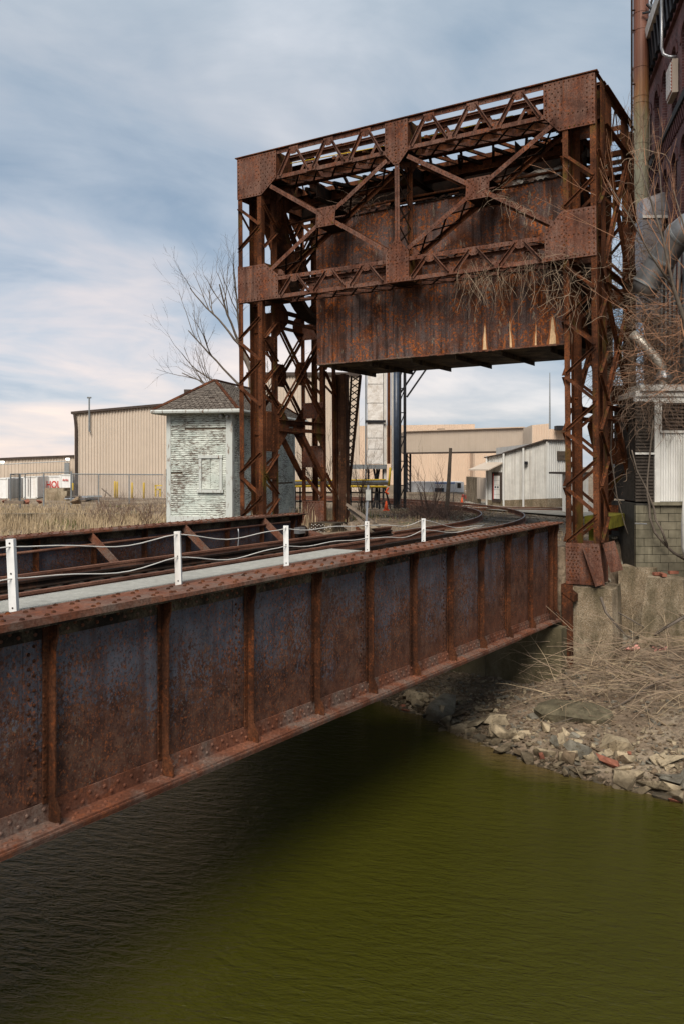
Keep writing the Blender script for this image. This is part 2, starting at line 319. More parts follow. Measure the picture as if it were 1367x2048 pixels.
# ---------------------------------------------------------------- geometry helpers
X3, Y3, Z3 = Vector((1, 0, 0)), Vector((0, 1, 0)), Vector((0, 0, 1))
class MB:
    def __init__(s): s.v = []; s.f = []; s.uv = None
    def add(s, vs, fs):
        k = len(s.v); s.v.extend(Vector(q) for q in vs); s.f.extend(tuple(i+k for i in f) for f in fs); return s
    def hexa(s, c):  # 8 corners: bottom 4 ccw, top 4 ccw
        return s.add(c, [(0, 3, 2, 1), (4, 5, 6, 7), (0, 1, 5, 4), (1, 2, 6, 5), (2, 3, 7, 6), (3, 0, 4, 7)])
    def box(s, a, b, F=None):  # a,b in frame coords, F maps (x,y,z)->world
        F = F or (lambda x, y, z: Vector((x, y, z)))
        x0, x1 = sorted((a[0], b[0])); y0, y1 = sorted((a[1], b[1])); z0, z1 = sorted((a[2], b[2]))
        return s.hexa([F(x0, y0, z0), F(x1, y0, z0), F(x1, y1, z0), F(x0, y1, z0), F(x0, y0, z1), F(x1, y0, z1), F(x1, y1, z1), F(x0, y1, z1)])
    def beam(s, p, q, side, w, h):  # box from p to q, width w along 'side', height h along the other
        p = Vector(p); q = Vector(q); d = (q-p).normalized(); a = Vector(side); a = (a-d*a.dot(d)).normalized(); b = d.cross(a)
        a *= w/2; b *= h/2
        return s.hexa([p-a-b, p+a-b, p+a+b, p-a+b, q-a-b, q+a-b, q+a+b, q-a+b])
    def angle(s, p, q, d1, d2, leg, th=0.012):  # L section whose heel runs from p to q
        p = Vector(p); q = Vector(q); d = (q-p).normalized()
        a = Vector(d1); a = (a-d*a.dot(d)).normalized(); b = Vector(d2); b = (b-d*b.dot(d)-a*b.dot(a)).normalized()
        L = leg
        prof = [(0, 0), (L, 0), (L, th), (th, th), (th, L), (0, L)]
        vs = [p+a*x+b*y for x, y in prof]+[q+a*x+b*y for x, y in prof]
        fs = [tuple(range(5, -1, -1)), tuple(range(6, 12))]+[(i, (i+1) % 6, (i+1) % 6+6, i+6) for i in range(6)]
        return s.add(vs, fs)
    def tube(s, pts, rad, n=6, cap=True, uniform=True):
        pts = [Vector(p) for p in pts]; m = len(pts)
        rr = rad if isinstance(rad, (list, tuple)) else [rad]*m
        k = len(s.v); up = None
        for i, p in enumerate(pts):
            d = (pts[min(i+1, m-1)]-pts[max(i-1, 0)])
            d = d.normalized() if d.length > 1e-9 else Z3
            if up is None: up = d.orthogonal().normalized()
            a = up-d*up.dot(d); a = a.normalized() if a.length > 1e-6 else d.orthogonal().normalized(); up = a
            b = d.cross(a)
            for j in range(n):
                t = 2*math.pi*j/n
                s.v.append(p+(a*math.cos(t)+b*math.sin(t))*rr[i])
        for i in range(m-1):
            for j in range(n):
                j2 = (j+1) % n
                s.f.append((k+i*n+j, k+i*n+j2, k+(i+1)*n+j2, k+(i+1)*n+j))
        if cap:
            s.f.append(tuple(k+j for j in range(n-1, -1, -1))); s.f.append(tuple(k+(m-1)*n+j for j in range(n)))
        return s
    def plate(s, poly, off, F):  # polygon of 2-D points mapped by F(x,y) -> world, thickened by vector off
        n = len(poly); bot = [F(x, y) for x, y in poly]; top = [p+off for p in bot]
        return s.add(bot+top, [tuple(range(n-1, -1, -1)), tuple(range(n, 2*n))]+[(i, (i+1) % n, (i+1) % n+n, i+n) for i in range(n)])
    def dome(s, c, nrm, r, n=6):
        nrm = Vector(nrm).normalized(); a = nrm.orthogonal().normalized(); b = nrm.cross(a); c = Vector(c); k = len(s.v)
        for rr, hh in ((1.0, -0.1), (0.72, 0.5)):
            for j in range(n):
                t = 2*math.pi*j/n; s.v.append(c+(a*math.cos(t)+b*math.sin(t))*r*rr+nrm*r*hh)
        s.v.append(c+nrm*r*0.72)
        for j in range(n):
            j2 = (j+1) % n; s.f.append((k+j, k+j2, k+n+j2, k+n+j)); s.f.append((k+n+j, k+n+j2, k+2*n))
        return s
    def build(s, name, m, parent=None, smooth=False, kind=None):
        base = Vector((0, 0, 0)); r = parent
        while r is not None and r.parent is not None: r = r.parent
        if r is not None: base = r.location
        me = bpy.data.meshes.new(name); me.from_pydata([tuple(q-base) for q in s.v], [], s.f); me.validate(); me.update()
        me.materials.append(M[m])
        if smooth: me.shade_smooth()
        o = bpy.data.objects.new(name, me); scene.collection.objects.link(o)
        if parent is not None: o.parent = parent
        if kind: o['kind'] = kind
        return o
    def buildtop(s, name, m, label, cat, group=None, smooth=False):
        # single-mesh thing whose origin sits at its base
        lo = Vector((min(q.x for q in s.v), min(q.y for q in s.v), min(q.z for q in s.v)))
        hi = Vector((max(q.x for q in s.v), max(q.y for q in s.v), 0)); b = Vector(((lo.x+hi.x)/2, (lo.y+hi.y)/2, lo.z))
        s.v = [q-b for q in s.v]; o = s.build(name, m, None, smooth); o.location = b; tag(o, label, cat, group); return o
def tag(o, label=None, cat=None, group=None, kind=None):
    if label: o['label'] = label
    if cat: o['category'] = cat
    if group: o['group'] = group
    if kind: o['kind'] = kind
    return o
def thing(name, loc, label, cat, group=None):
    o = bpy.data.objects.new(name, None); o.location = loc; o.empty_display_size = 0.3
    scene.collection.objects.link(o); return tag(o, label, cat, group)
def structure(o): o['kind'] = 'structure'; return o

# bridge frame: s runs along the track (s = 0 at the portal, negative over the water), t to the right across it
A = Vector((0.5154, 0.857, 0)).normalized(); P = Vector((0.857, -0.5154, 0)).normalized(); O = Vector((5.145, 19.55, 0))
def B(s, t, z): return O+A*s+P*t+Z3*z
def T(s, t, z): return B(s, t-0.009*(z+1.5), z+0.009*(t+4.3))     # the tower leans very slightly
def at(u, v, Y): return Vector(((u-683)/1699*Y, Y, (932-v)/1699*Y))
WATER = -5.3
simple('brick_wall_plain', (0.125, 0.058, 0.055), 0.3, 8, 0.9)
simple('orange_grille', (0.42, 0.11, 0.05), 0.15, 8, 0.7)
simple('duct_silver', (0.50, 0.45, 0.38), 0.15, 5, 0.45, 0.4, streak=0.3)
simple('mossy', (0.14, 0.12, 0.012), 0.5, 5, 0.9, streak=0.4)
rust('rust_orange', (0.12, 0.045, 0.020), (0.30, 0.10, 0.035), (0.42, 0.16, 0.06), (0.50, 0.16, 0.04), 0.2, 0.5)
# ================================================================ the setting: ground, river
def smooth(x, a, b):
    t = max(0.0, min(1.0, (x-a)/(b-a))); return t*t*(3-2*t)
def lerp(a, b, f): return a+(b-a)*f
def interp(x, pts):
    if x <= pts[0][0]: return pts[0][1]
    for (x0, y0), (x1, y1) in zip(pts, pts[1:]):
        if x <= x1: return lerp(y0, y1, (x-x0)/(x1-x0))
    return pts[-1][1]
def shore(t): return interp(t, [(-9, -1.6), (-5, -1.9), (-2.3, -3.1), (-1.6, -3.5), (0, -4.35), (1.2, -4.85), (3, -5.1), (5, -5.0), (9, -5.2), (14, -5.5)])
def top_at(t): return interp(t, [(-9, -4.9), (-0.8, -4.85), (0.4, -4.45), (1.3, -4.20), (2.4, -4.02), (4, -3.80), (7, -3.3)])
def ground_z(s, t):
    w = B(s, t, 0); nz = noise.noise(Vector((w.x*0.9, w.y*0.9, 0.3)))*0.10+noise.noise(Vector((w.x*3.1, w.y*3.1, 1.3)))*0.045
    if s < -24: return -2.6+nz
    if s < -21.5: return lerp(-2.6, -7.2, smooth(s, -24, -21.5))
    sh = shore(t)
    if s < sh: return max(-7.5, WATER+(s-sh)*0.30)+nz*0.6
    if s < 0.0:
        f = (s-sh)/(0.0-sh)
        if t < -8.0:        # left bank: low wall line, grass slope above it
            return lerp(WATER, -2.9, smooth(s, sh, -0.2))+nz
        return lerp(WATER, top_at(t), f**0.85)+nz*lerp(0.5, 1, f)
    # land
    far = -1.86+nz*0.25
    if t < -8.0:
        z = interp(s, [(0, -2.85), (1.5, -2.75), (6, -2.35), (9, -2.02), (12, -1.9)])
        blend = smooth(t, -12, -9.2)
        return lerp(z+nz*0.9, far, blend)
    if t < 0.45:
        d = max(abs(t+3.7)-2.2, 0)
        bump = 0.14*smooth(s, 2.0, 4.5)*smooth(8-s if s < 8 else 0, 0, 3)*smooth(-t, 4.8, 6.5)
        return far+bump-0.03*d*0
    if t < 0.75: return lerp(-1.9, interp(s, [(0, top_at(t)), (4, -2.6), (9, -1.9)]), smooth(t, 0.45, 0.75))+nz*0.5
    return interp(s, [(0, top_at(t)), (1.7, top_at(t)+.12), (2.7, -3.35), (4, -2.75), (8, -1.9), (9, -1.86)])+nz*(1 if s < 8 else 0.3)
def ticks(lo, hi, fine0, fine1, st, g=1.28):
    a = [fine0]; d = st
    while a[0] > lo: d *= g; a.insert(0, max(lo, a[0]-d))
    x = fine0
    while x < fine1-1e-6: x += st; a.append(x)
    d = st
    while a[-1] < hi: d *= g; a.append(min(hi, a[-1]+d))
    return a
ss = ticks(-900, 1500, -6.5, 1.0, 0.14); tt = ticks(-1300, 1300, -3.0, 9.0, 0.16)
ss = sorted(set(ss) | {-0.02, 0.02} | {1.0+0.5*i for i in range(24)}); tt = sorted(set(tt) | {-3.0-0.6*i for i in range(40)})
g = MB()
for s in ss:
    for t in tt: g.v.append(B(s, t, ground_z(s, t)))
nt_ = len(tt)
for i in range(len(ss)-1):
    for j in range(nt_-1): g.f.append((i*nt_+j, (i+1)*nt_+j, (i+1)*nt_+j+1, i*nt_+j+1)[::-1])
ground = structure(g.build('ground', 'ground_soil', smooth=True))
w = MB(); w.add([B(-23.5, -600, WATER), B(0.5, -600, WATER), B(0.5, 600, WATER), B(-23.5, 600, WATER)], [(3, 2, 1, 0)])
water = structure(w.build('water', 'river_water'))
def gz(x, y):
    d = Vector((x, y, 0))-O; return ground_z(d.dot(A), d.dot(P))

# abutment under the land end of the span, and wing wall at the right pier
ab = MB(); ab.box((-0.75, -8.3, -6.2), (0.10, 0.12, -3.62), lambda x, y, z: B(x, y, z))
ab.box((0.10, -8.3, -6.2), (0.8, 0.12, -1.92), lambda x, y, z: B(x, y, z))
o = structure(ab.build('abutment_wall', 'concrete_abutment')); tag(o, cat=None)
pm = MB()
for t0 in (-1.75, -3.4, -5.4): pm.box((-0.82, t0, -5.2), (-0.752, t0+0.10, -3.7), lambda x, y, z: B(x, y, z))
pm.build('wall_pilaster', 'concrete_abutment', o)

# ================================================================ bascule span (the two plate girders move as one leaf)
span = thing('bridge_span', B(-10, -3.7, -3.3), 'long rusty riveted plate girder railway span reaching over the green water', 'bridge')
def Bf(x, y, z): return B(x, y, z)
S0, S1 = -21.0, -0.2
def zb(s): return -3.535-0.0325*(s+0.2)*-1 if False else -3.52+0.032*(-0.2-s)
ZT = -1.30; PITCH = 1.39
stif_s = [-14.5+PITCH*k for k in range(-4, 11)]
def girder(tout, sg, label=None, inner=False):
    """tout: outer edge of the flange; sg = -1 when the girder lies to the left of that edge"""
    def F(x, y, z): return B(x, tout+sg*y, z)
    FW = 0.46; wf = FW/2
    N = P*(-sg)          # outward normal of the outer web face
    m = MB(); nseg = 8
    m.hexa([F(S0, wf-0.008, zb(S0)), F(S1, wf-0.008, zb(S1)), F(S1, wf+0.008, zb(S1)), F(S0, wf+0.008, zb(S0)),
            F(S0, wf-0.008, ZT), F(S1, wf-0.008, ZT), F(S1, wf+0.008, ZT), F(S0, wf+0.008, ZT)])
    gird = m.build('plate_girder', 'rust_web', span)
    if label: gird['label'] = label
    # flanges: stacked cover plates
    for k, (a, b, dz) in enumerate([(S0, S1+0.05, 0.0), (S0, -1.6, 0.0202), (S0, -13.05, 0.0404)]):
        q = MB()
        e = 0.004*k
        q.plate([(a, e), (b-(0.25 if k == 2 else 0), e), (b, FW-e), (a, FW-e)], Z3*0.02, lambda x, y: F(x, y, ZT+dz))
        q.build('top_flange_plate', 'rust_flange', gird)
    for k, (a, b) in enumerate([(S0, S1), (S0, -1.4), (S0, -3.0)]):
        q = MB(); e = 0.007*k
        z0 = -0.0202*k
        q.hexa([F(a, e, zb(a)+z0), F(b, e, zb(b)+z0), F(b, FW-e, zb(b)+z0), F(a, FW-e, zb(a)+z0),
                F(a, e, zb(a)+0.02+z0), F(b, e, zb(b)+0.02+z0), F(b, FW-e, zb(b)+0.02+z0), F(a, FW-e, zb(a)+0.02+z0)])
        q.build('bottom_flange_plate', 'rust_flange', gird)
    sides = (1, -1)
    for sd in sides:
        # flange angles: vertical leg on the web, horizontal leg under the plate
        y0 = wf-sd*0.0105; y1 = wf-sd*0.024
        q = MB(); q.box((S0, y0, ZT-0.165), (S1, y1, ZT-0.001), F); q.box((S0, y1, ZT-0.022), (S1, wf-sd*0.215, ZT-0.002), F)
        q.build('top_flange_angle', 'rust_black', gird)
        q = MB()
        def hx(ya, yb, za, zc):
            ya, yb = sorted((ya, yb))
            q.hexa([F(S0, ya, zb(S0)+za), F(S1, ya, zb(S1)+za), F(S1, yb, zb(S1)+za), F(S0, yb, zb(S0)+za),
                    F(S0, ya, zb(S0)+zc), F(S1, ya, zb(S1)+zc), F(S1, yb, zb(S1)+zc), F(S0, yb, zb(S0)+zc)])
        hx(y0, y1, 0.022, 0.205); hx(y1, wf-sd*0.215, 0.022, 0.040)
        q.build('bottom_flange_angle', 'rust_flange', gird)
        # stiffeners
        for k, s in enumerate(stif_s+[-0.28]):
            q = MB(); zt, z0 = ZT-0.024, zb(s)+0.042
            q.box((s-0.0, wf-sd*0.025, z0+0.16), (s-0.055, wf-sd*0.037, zt), F)          # leg on the web
            yo = wf-sd*0.118
            # outstanding leg with the foot kicked outwards
            zs = [z0, z0+0.10, z0+0.21, zt-0.24, zt-0.12, zt]; ys = [0.06, 0.06, 0.0, 0.0, 0.03, 0.03]
            for a_, b_, ya_, yb_ in zip(zs, zs[1:], ys, ys[1:]):
                i1, i2 = wf-sd*0.0375, wf-sd*0.0375
                o1, o2 = yo-sd*ya_, yo-sd*yb_
                c = [F(s, i1, a_), F(s+0.014, i1, a_), F(s+0.014, o1, a_), F(s, o1, a_), F(s, i2, b_), F(s+0.014, i2, b_), F(s+0.014, o2, b_), F(s, o2, b_)]
                q.hexa(c)
            # curved front lip of the angle, makes the stiffener read as a wide bar from the front
            q.hexa([F(s-0.11, wf-sd*0.138, z0+0.2), F(s, wf-sd*0.138, z0+0.2), F(s, wf-sd*0.151, z0+0.2), F(s-0.11, wf-sd*0.151, z0+0.2),
                    F(s-0.11, wf-sd*0.138, zt-0.2), F(s, wf-sd*0.138, zt-0.2), F(s, wf-sd*0.151, zt-0.2), F(s-0.11, wf-sd*0.151, zt-0.2)]) if False else None
            q.build('stiffener', 'rust_stiff', gird)
    # splice strips with rivet columns beside every other stiffener
    rv = MB(); rv2 = MB()
    for sd in ((1,) if not inner else (-1,)):
        Nn = N*sd
        for k, s in enumerate(stif_s):
            zt, z0 = ZT-0.19, zb(s)+0.22
            if k % 2 == 0:
                q = MB(); q.box((s-0.24, wf-sd*0.0085, z0), (s-0.10, wf-sd*0.017, zt), F); q.build('splice_plate', 'rust_web', gird)
                z = z0+0.03; i = 0
                while z < zt:
                    rv2.dome(F(s-0.19+0.055*(i % 2), wf-sd*0.017, z), Nn, 0.018); z += 0.062; i += 1
            z = z0+0.05
            while z < zt-0.05: rv2.dome(F(s-0.05, wf-sd*0.037, z), Nn, 0.015); z += 0.14
        s = S0; i = 0
        while s < S1:
            rv.dome(F(s, wf-sd*0.024, ZT-0.075-0.04*(i % 2)), Nn, 0.020)
            rv.dome(F(s, wf-sd*0.024, zb(s)+(0.085 if i % 2 else 0.15)), Nn, 0.021)
            rv.dome(F(s+0.04, wf-sd*0.024, zb(s)+(0.15 if i % 2 else 0.085)), Nn, 0.0) if False else None
            rv.dome(F(s+0.03, wf-sd*(0.10 if i % 2 else 0.16), zb(s)+0.040), Z3, 0.021)
            s += 0.085; i += 1
    s = S0; i = 0
    while s < S1:
        top = ZT+0.02+(0.0202 if s < -1.6 else 0)+(0.0202 if s < -13.1 else 0)
        for y in ((0.06, 0.33) if i % 2 else (0.13, 0.40)): rv2.dome(F(s, y, top), Z3, 0.027)
        s += 0.125; i += 1
    o1 = rv.build('rivets', 'rust_flange', gird, kind='stuff'); rv2.build('web_rivets', 'rust_stiff', gird, kind='stuff')
    return gird
girder(0.0, -1)
girder(-7.45, 1)
# the span beyond: floor beams, stringers, ties, rails, knee braces
def Fz(x): return zb(x)
for k in range(0, 15, 2):
    s = stif_s[k]
    m = MB(); m.box((s-0.012, -0.26, zb(s)+0.06), (s+0.012, -7.19, -1.98), Bf); m.box((s-0.12, -0.26, -1.98), (s+0.12, -7.19, -1.96), Bf)
    m.build('floor_beam', 'rust_dark', span)
for t in (-2.6, -4.8):
    m = MB(); m.box((S0, t-0.01, -2.6), (S1, t+0.01, -1.985), Bf); m.box((S0, t-0.11, -1.985), (S1, t+0.11, -1.9605), Bf); m.build('stringer', 'rust_dark', span)
s = -20.8
tie0 = None; k = 0
while s < -0.5:
    if tie0 is None:
        m = MB(); m.box((0, -5.25, -1.957), (0.22, -2.3, -1.72), Bf); tie0 = m.build('tie', 'tie_wood', span); first_s = s
        tie0.location = A*s
    else:
        c = tie0.copy(); c.location = A*s+Z3*rng.uniform(-0.006, 0.0); scene.collection.objects.link(c); c.parent = span
    s += 0.40; k += 1
bolts = MB(); s = -20.7
while s < -0.5: bolts.tube([B(s, -2.42, -1.72), B(s, -2.42, -1.68)], 0.018, 6); s += 0.80
bolts.build('tie_bolts', 'steel_bolt', span, kind='stuff')
def rail_mesh(m, pts, zbase, hh=0.16):
    """rail swept along ground points: foot, web, head"""
    prof = [(-0.07, 0), (0.07, 0), (0.07, 0.014), (0.012, 0.03), (0.012, hh-0.045), (0.036, hh-0.035), (0.036, hh), (-0.036, hh), (-0.036, hh-0.035), (-0.012, hh-0.045), (-0.012, 0.03), (-0.07, 0.014)]
    k0 = len(m.v); n = len(prof)
    for i, p in enumerate(pts):
        d = (pts[min(i+1, len(pts)-1)]-pts[max(0, i-1)]); d.z = 0; d.normalize(); r = Vector((d.y, -d.x, 0))
        for x, z in prof: m.v.append(Vector((p.x, p.y, zbase))+r*x+Z3*z)
    for i in range(len(pts)-1):
        for j in range(n): j2 = (j+1) % n; m.f.append((k0+i*n+j, k0+(i+1)*n+j, k0+(i+1)*n+j2, k0+i*n+j2))
    m.f.append(tuple(k0+j for j in range(n))); m.f.append(tuple(k0+(len(pts)-1)*n+j for j in range(n-1, -1, -1)))
TR = (-3.02, -4.50)
for t in TR:
    m = MB(); rail_mesh(m, [B(S0, t, 0), B(-7, t, 0), B(-0.1, t, 0)], -1.715, 0.17); m.build('rail', 'rust_rail', span)
for t in (-3.30, -4.22):
    m = MB(); rail_mesh(m, [B(S0, t, 0), B(-7, t, 0), B(-0.6, t, 0)], -1.714, 0.12); m.build('guard_rail', 'rust_dark', span)
for a in (-16.2, -11.6, -9.9, -6.4, -3.2):
    for tr_ in TR: m = MB(); m.box((a, tr_+0.018, -1.66), (a+0.95, tr_+0.03, -1.59), Bf); m.build('joint_bar', 'rust_rail', span)
# outer timber/steel guard beside the ties
m = MB(); m.box((S0, -2.62, -1.715), (S1-0.3, -2.50, -1.60), Bf); m.build('guard_timber', 'rust_dark', span)
for ta, tb in ((-0.25, -1.58), (-5.30, -7.18)):  # plates added to block light through the open deck and darken the water
    m = MB(); m.box((S0, ta, -1.955), (S1, tb, -1.93), Bf); m.build('shade_plate', 'rust_dark', span)
# walkway
m = MB()
m.box((S0, -2.25, -1.505), (-6.6, -1.62, -1.488), Bf); wk = m.build('walkway', 'mortar_dark', span)
m = MB(); s = S0
while s < -6.62: m.box((s, -2.24, -1.487), (s+0.012, -1.63, -1.462), Bf); s += 0.036
m.box((S0, -2.235, -1.486), (-6.6, -2.225, -1.460), Bf); m.box((S0, -1.645, -1.486), (-6.6, -1.635, -1.460), Bf); m.box((S0, -1.94, -1.486), (-6.6, -1.93, -1.464), Bf)
m.build('grating', 'grating_grey', wk, kind='stuff')
m = MB(); m.box((S0, -1.61, -1.60), (-6.5, -1.50, -1.47), Bf); m.build('edge_channel', 'rust_rail', span)
m = MB(); m.box((S0, -1.60, -1.95), (-6.5, -1.59, -1.60), Bf); m.build('walkway_stringer', 'rust_dark', span)
for k in range(1, 15):
    s = stif_s[k]+0.2; m = MB(); m.box((s, -2.3, -1.66), (s+0.08, -0.25, -1.61), Bf); m.build('outrigger', 'rust_dark', span)
# knee braces inside the far girder
for k, s in enumerate([-13.55, -10.35, -7.6, -4.9, -1.95]):
    m = MB(); m.angle(B(s-0.15, -7.12, -1.42), B(s+0.05, -6.15, -2.30), A, P, 0.17, 0.014); m.build('knee_brace', 'rust_flange', span)
m = MB(); m.tube([B(-19, -6.98, -1.58), B(-10, -6.98, -1.55), B(-1.0, -6.98, -1.47)], 0.028, 8); m.build('pipe_rail', 'rust_rail', span, smooth=True)
m = MB(); m.tube([B(-3.3, -6.9, -1.5)+A*0.02*math.sin(i)-Z3*0.11*i for i in range(9)], 0.014, 6); m.build('conduit', 'galvanised', span, smooth=True)

# cable fence on white posts along the walkway
fence = thing('cable_fence', B(-9, -1.5, -1.47), 'low fence of five white square posts and two slack wire cables along the span walkway', 'fence')
posts = [(-13.84, -0.727, -0.32), (-11.43, -0.81, -0.17), (-9.10, -0.88, -0.06), (-6.69, -0.95, -0.04), (-4.47, -1.02, 0.0)]
tops = []
for s, zt, lean in posts:
    z0 = -1.50; ax = P*(-lean*-0.12)
    dx = Vector((-lean*-0.25, 0, 0))
    top = B(s, -1.48, zt)+dx*0.45; bot = B(s, -1.48, z0)
    m = MB(); m.beam(bot, top, X3, 0.075, 0.075)
    for h in (0.93, 0.86, 0.42):
        pass
    pst = m.build('post', 'white_paint', fence)
    m = MB(); d = top-bot
    for h in (0.95, 0.56, 0.12):
        c = bot+d*h; m.tube([c-Y3*0.036, c-Y3*0.043], 0.009, 6)
    m.build('bolt_holes', 'rust_dark', pst, kind='stuff'); tops.append((bot, top))
fb, ftp = B(-18.5, -1.48, -1.5), B(-18.5, -1.48, -0.62); tops.insert(0, (fb, ftp)); tops.append((B(-1.5, -1.2, -1.5), B(-1.0, -1.6, -1.35)))
for h, col in ((0.93, 0), (0.52, 1)):
    pts = []
    for i, ((b0, t0), (b1, t1)) in enumerate(zip(tops, tops[1:])):
        a = b0.lerp(t0, h)-Y3*0.045; b = b1.lerp(t1, h if i < len(tops)-2 else 0.9)-Y3*0.045
        for j in range(12):
            f = j/12; sag = math.sin(math.pi*f)*(0.075 if i != 3 else 0.03)+0.02*math.sin(f*9+i*2)
            pts.append(a.lerp(b, f)-Z3*sag)
    pts.append(tops[-1][1].copy())
    m = MB(); m.tube(pts, 0.007, 5); m.build('cable', 'duct_white', fence, smooth=True)

# ================================================================ lift tower (the overhead portal and its legs)
tower = thing('portal_tower', B(1.8, -4.3, -1.9), 'tall rusty latticed steel portal tower with X bracing standing over the railway', 'tower')
rivT = MB()
def rivline(p, q, n, nrm, r=0.022, off=0.0):
    for i in range(n): rivT.dome(p.lerp(q, (i+0.5)/n)+nrm*off, nrm, r)
nA = -A  # faces the camera
def col_leg(t0, t1, s0, s1, z0, z1, pitch, zones, leg=0.13, back=0.13, name='leg', phase=0, vis=('f', 'r', 'l', 'b'), matn='rust_tower'):
    """built-up box leg: four angles; lacing bars between them on each face except in the plate zones"""
    m = MB()
    for t, d1 in ((t0, 1), (t1, -1)):
        for s, d2, lg in ((s0, 1, leg), (s1, -1, back)):
            m.angle(T(s, t, z0), T(s, t, z1), P*d1, A*d2, lg, 0.014)
            # second angle leg strip makes the corner read wider
    o = m.build(name, matn, tower)
    def free(za, zc):
        return all(zc <= a+0.05 or za >= b-0.05 for a, b in zones)
    z = z0+phase; k = 0; joint = MB()
    while z+pitch <= z1+0.01:
        if free(z, z+pitch):
            fl = k % 2
            for face in vis:
                if face in 'fb':
                    s = s0-0.012 if face == 'f' else s1+0.012
                    ta, tb = (t0+0.05, t1-0.05) if fl == 0 else (t1-0.05, t0+0.05)
                    p, q, sd = T(s, ta, z+0.04), T(s, tb, z+pitch-0.04), A
                    nn = -A if face == 'f' else A
                else:
                    t = t1+0.012 if face == 'r' else t0-0.012
                    sa, sb = (s0+0.05, s1-0.05) if fl == 0 else (s1-0.05, s0+0.05)
                    p, q, sd = T(sa, t, z+0.04), T(sb, t, z+pitch-0.04), P
                    nn = P if face == 'r' else -P
                d = (q-p).normalized(); w_ = sd.cross(d)
                b = MB(); b.angle(p-w_*0.035, q-w_*0.035, w_, nn, 0.072, 0.013)
                b.build('lacing_bar', matn, o)
                for e in (p, q): rivT.dome(e+nn*0.006, nn, 0.018)
        z += pitch; k += 1
    for t in (t0+0.06, t1-0.06):
        n = int((z1-z0)/0.16)
        rivline(T(s0, t, z0), T(s0, t, z1), n, -A, 0.015, 0.001)
    for s in (s1-0.055,):
        n = int((z1-z0)/0.16)
        rivline(T(s, t1, z0), T(s, t1, z1), n, P, 0.015, 0.001); rivline(T(s, t0, z0), T(s, t0, z1), n, -P, 0.015, 0.001)
    return o
FRZ = [(7.72, 9.0), (4.82, 5.85)]
RF = col_leg(0.0, 0.76, 0.0, 0.74, -1.90, 8.88, 0.64, FRZ, 0.13, 0.20, 'front_leg', 0.10)
LF = col_leg(-9.40, -8.57, 0.0, 0.74, -1.90, 8.88, 0.64, FRZ+[(0.55, 1.55)], 0.15, 0.22, 'front_leg', 0.42)
LR = col_leg(-9.40, -8.57, 3.20, 3.95, -1.90, 8.80, 0.80, [(7.8, 9), (1.5, 2.1), (-.05, 0.75), (-1.75, -1.0), (4.0, 4.6)], 0.14, 0.14, 'rear_leg', 0.15, ('f', 'r', 'b'))
RR = col_leg(0.0, 0.76, 3.20, 3.95, -2.6, 8.80, 0.80, [(7.8, 9), (1.5, 2.1), (-.05, 0.75), (-1.75, -1.0), (4.0, 4.6)], 0.16, 0.16, 'rear_leg', 0.15, ('f', 'r', 'b'))
def pl(name, poly, face, pos, th=0.016, mt='rust_gusset', parent=None, riv=True, rr=0.022, rows=True):
    """plate: face 'f' (t,z polygon at s=pos, thickened towards the camera) or 'r' (s,z polygon at t=pos)"""
    if face in ('f', 'b'):
        nn = -A if face == 'f' else A; F = lambda x, y: T(pos, x, y)
    elif face in ('r', 'l'): nn = P if face == 'r' else -P; F = lambda x, y: T(x, pos, y)
    else: nn = Z3*(1 if face == 'u' else -1); F = lambda x, y: T(x, y, pos)
    m = MB(); m.plate(poly, nn*th, F); o = m.build(name, mt, parent or tower)
    if riv:
        cx = sum(p[0] for p in poly)/len(poly); cy = sum(p[1] for p in poly)/len(poly)
        n = len(poly)
        for i in range(n):
            a, b = poly[i], poly[(i+1) % n]
            L = math.hypot(b[0]-a[0], b[1]-a[1]); k = int(L/0.105)
            for j in range(k):
                f = (j+0.5)/k; x, y = lerp(a[0], b[0], f), lerp(a[1], b[1], f)
                ex, ey = (b[1]-a[1])/L, -(b[0]-a[0])/L
                if (cx-x)*ex+(cy-y)*ey < 0: ex, ey = -ex, -ey
                rivT.dome(F(x+ex*0.05, y+ey*0.05)+nn*th, nn, rr)
    return o, nn, F
def rivgrid(F, nn, th, x0, x1, y0, y1, dx, dy, stag=True, r=0.021):
    y = y0; i = 0
    while y <= y1:
        x = x0+(dx/2 if (stag and i % 2) else 0)
        while x <= x1: rivT.dome(F(x, y)+nn*th, nn, r); x += dx
        y += dy; i += 1
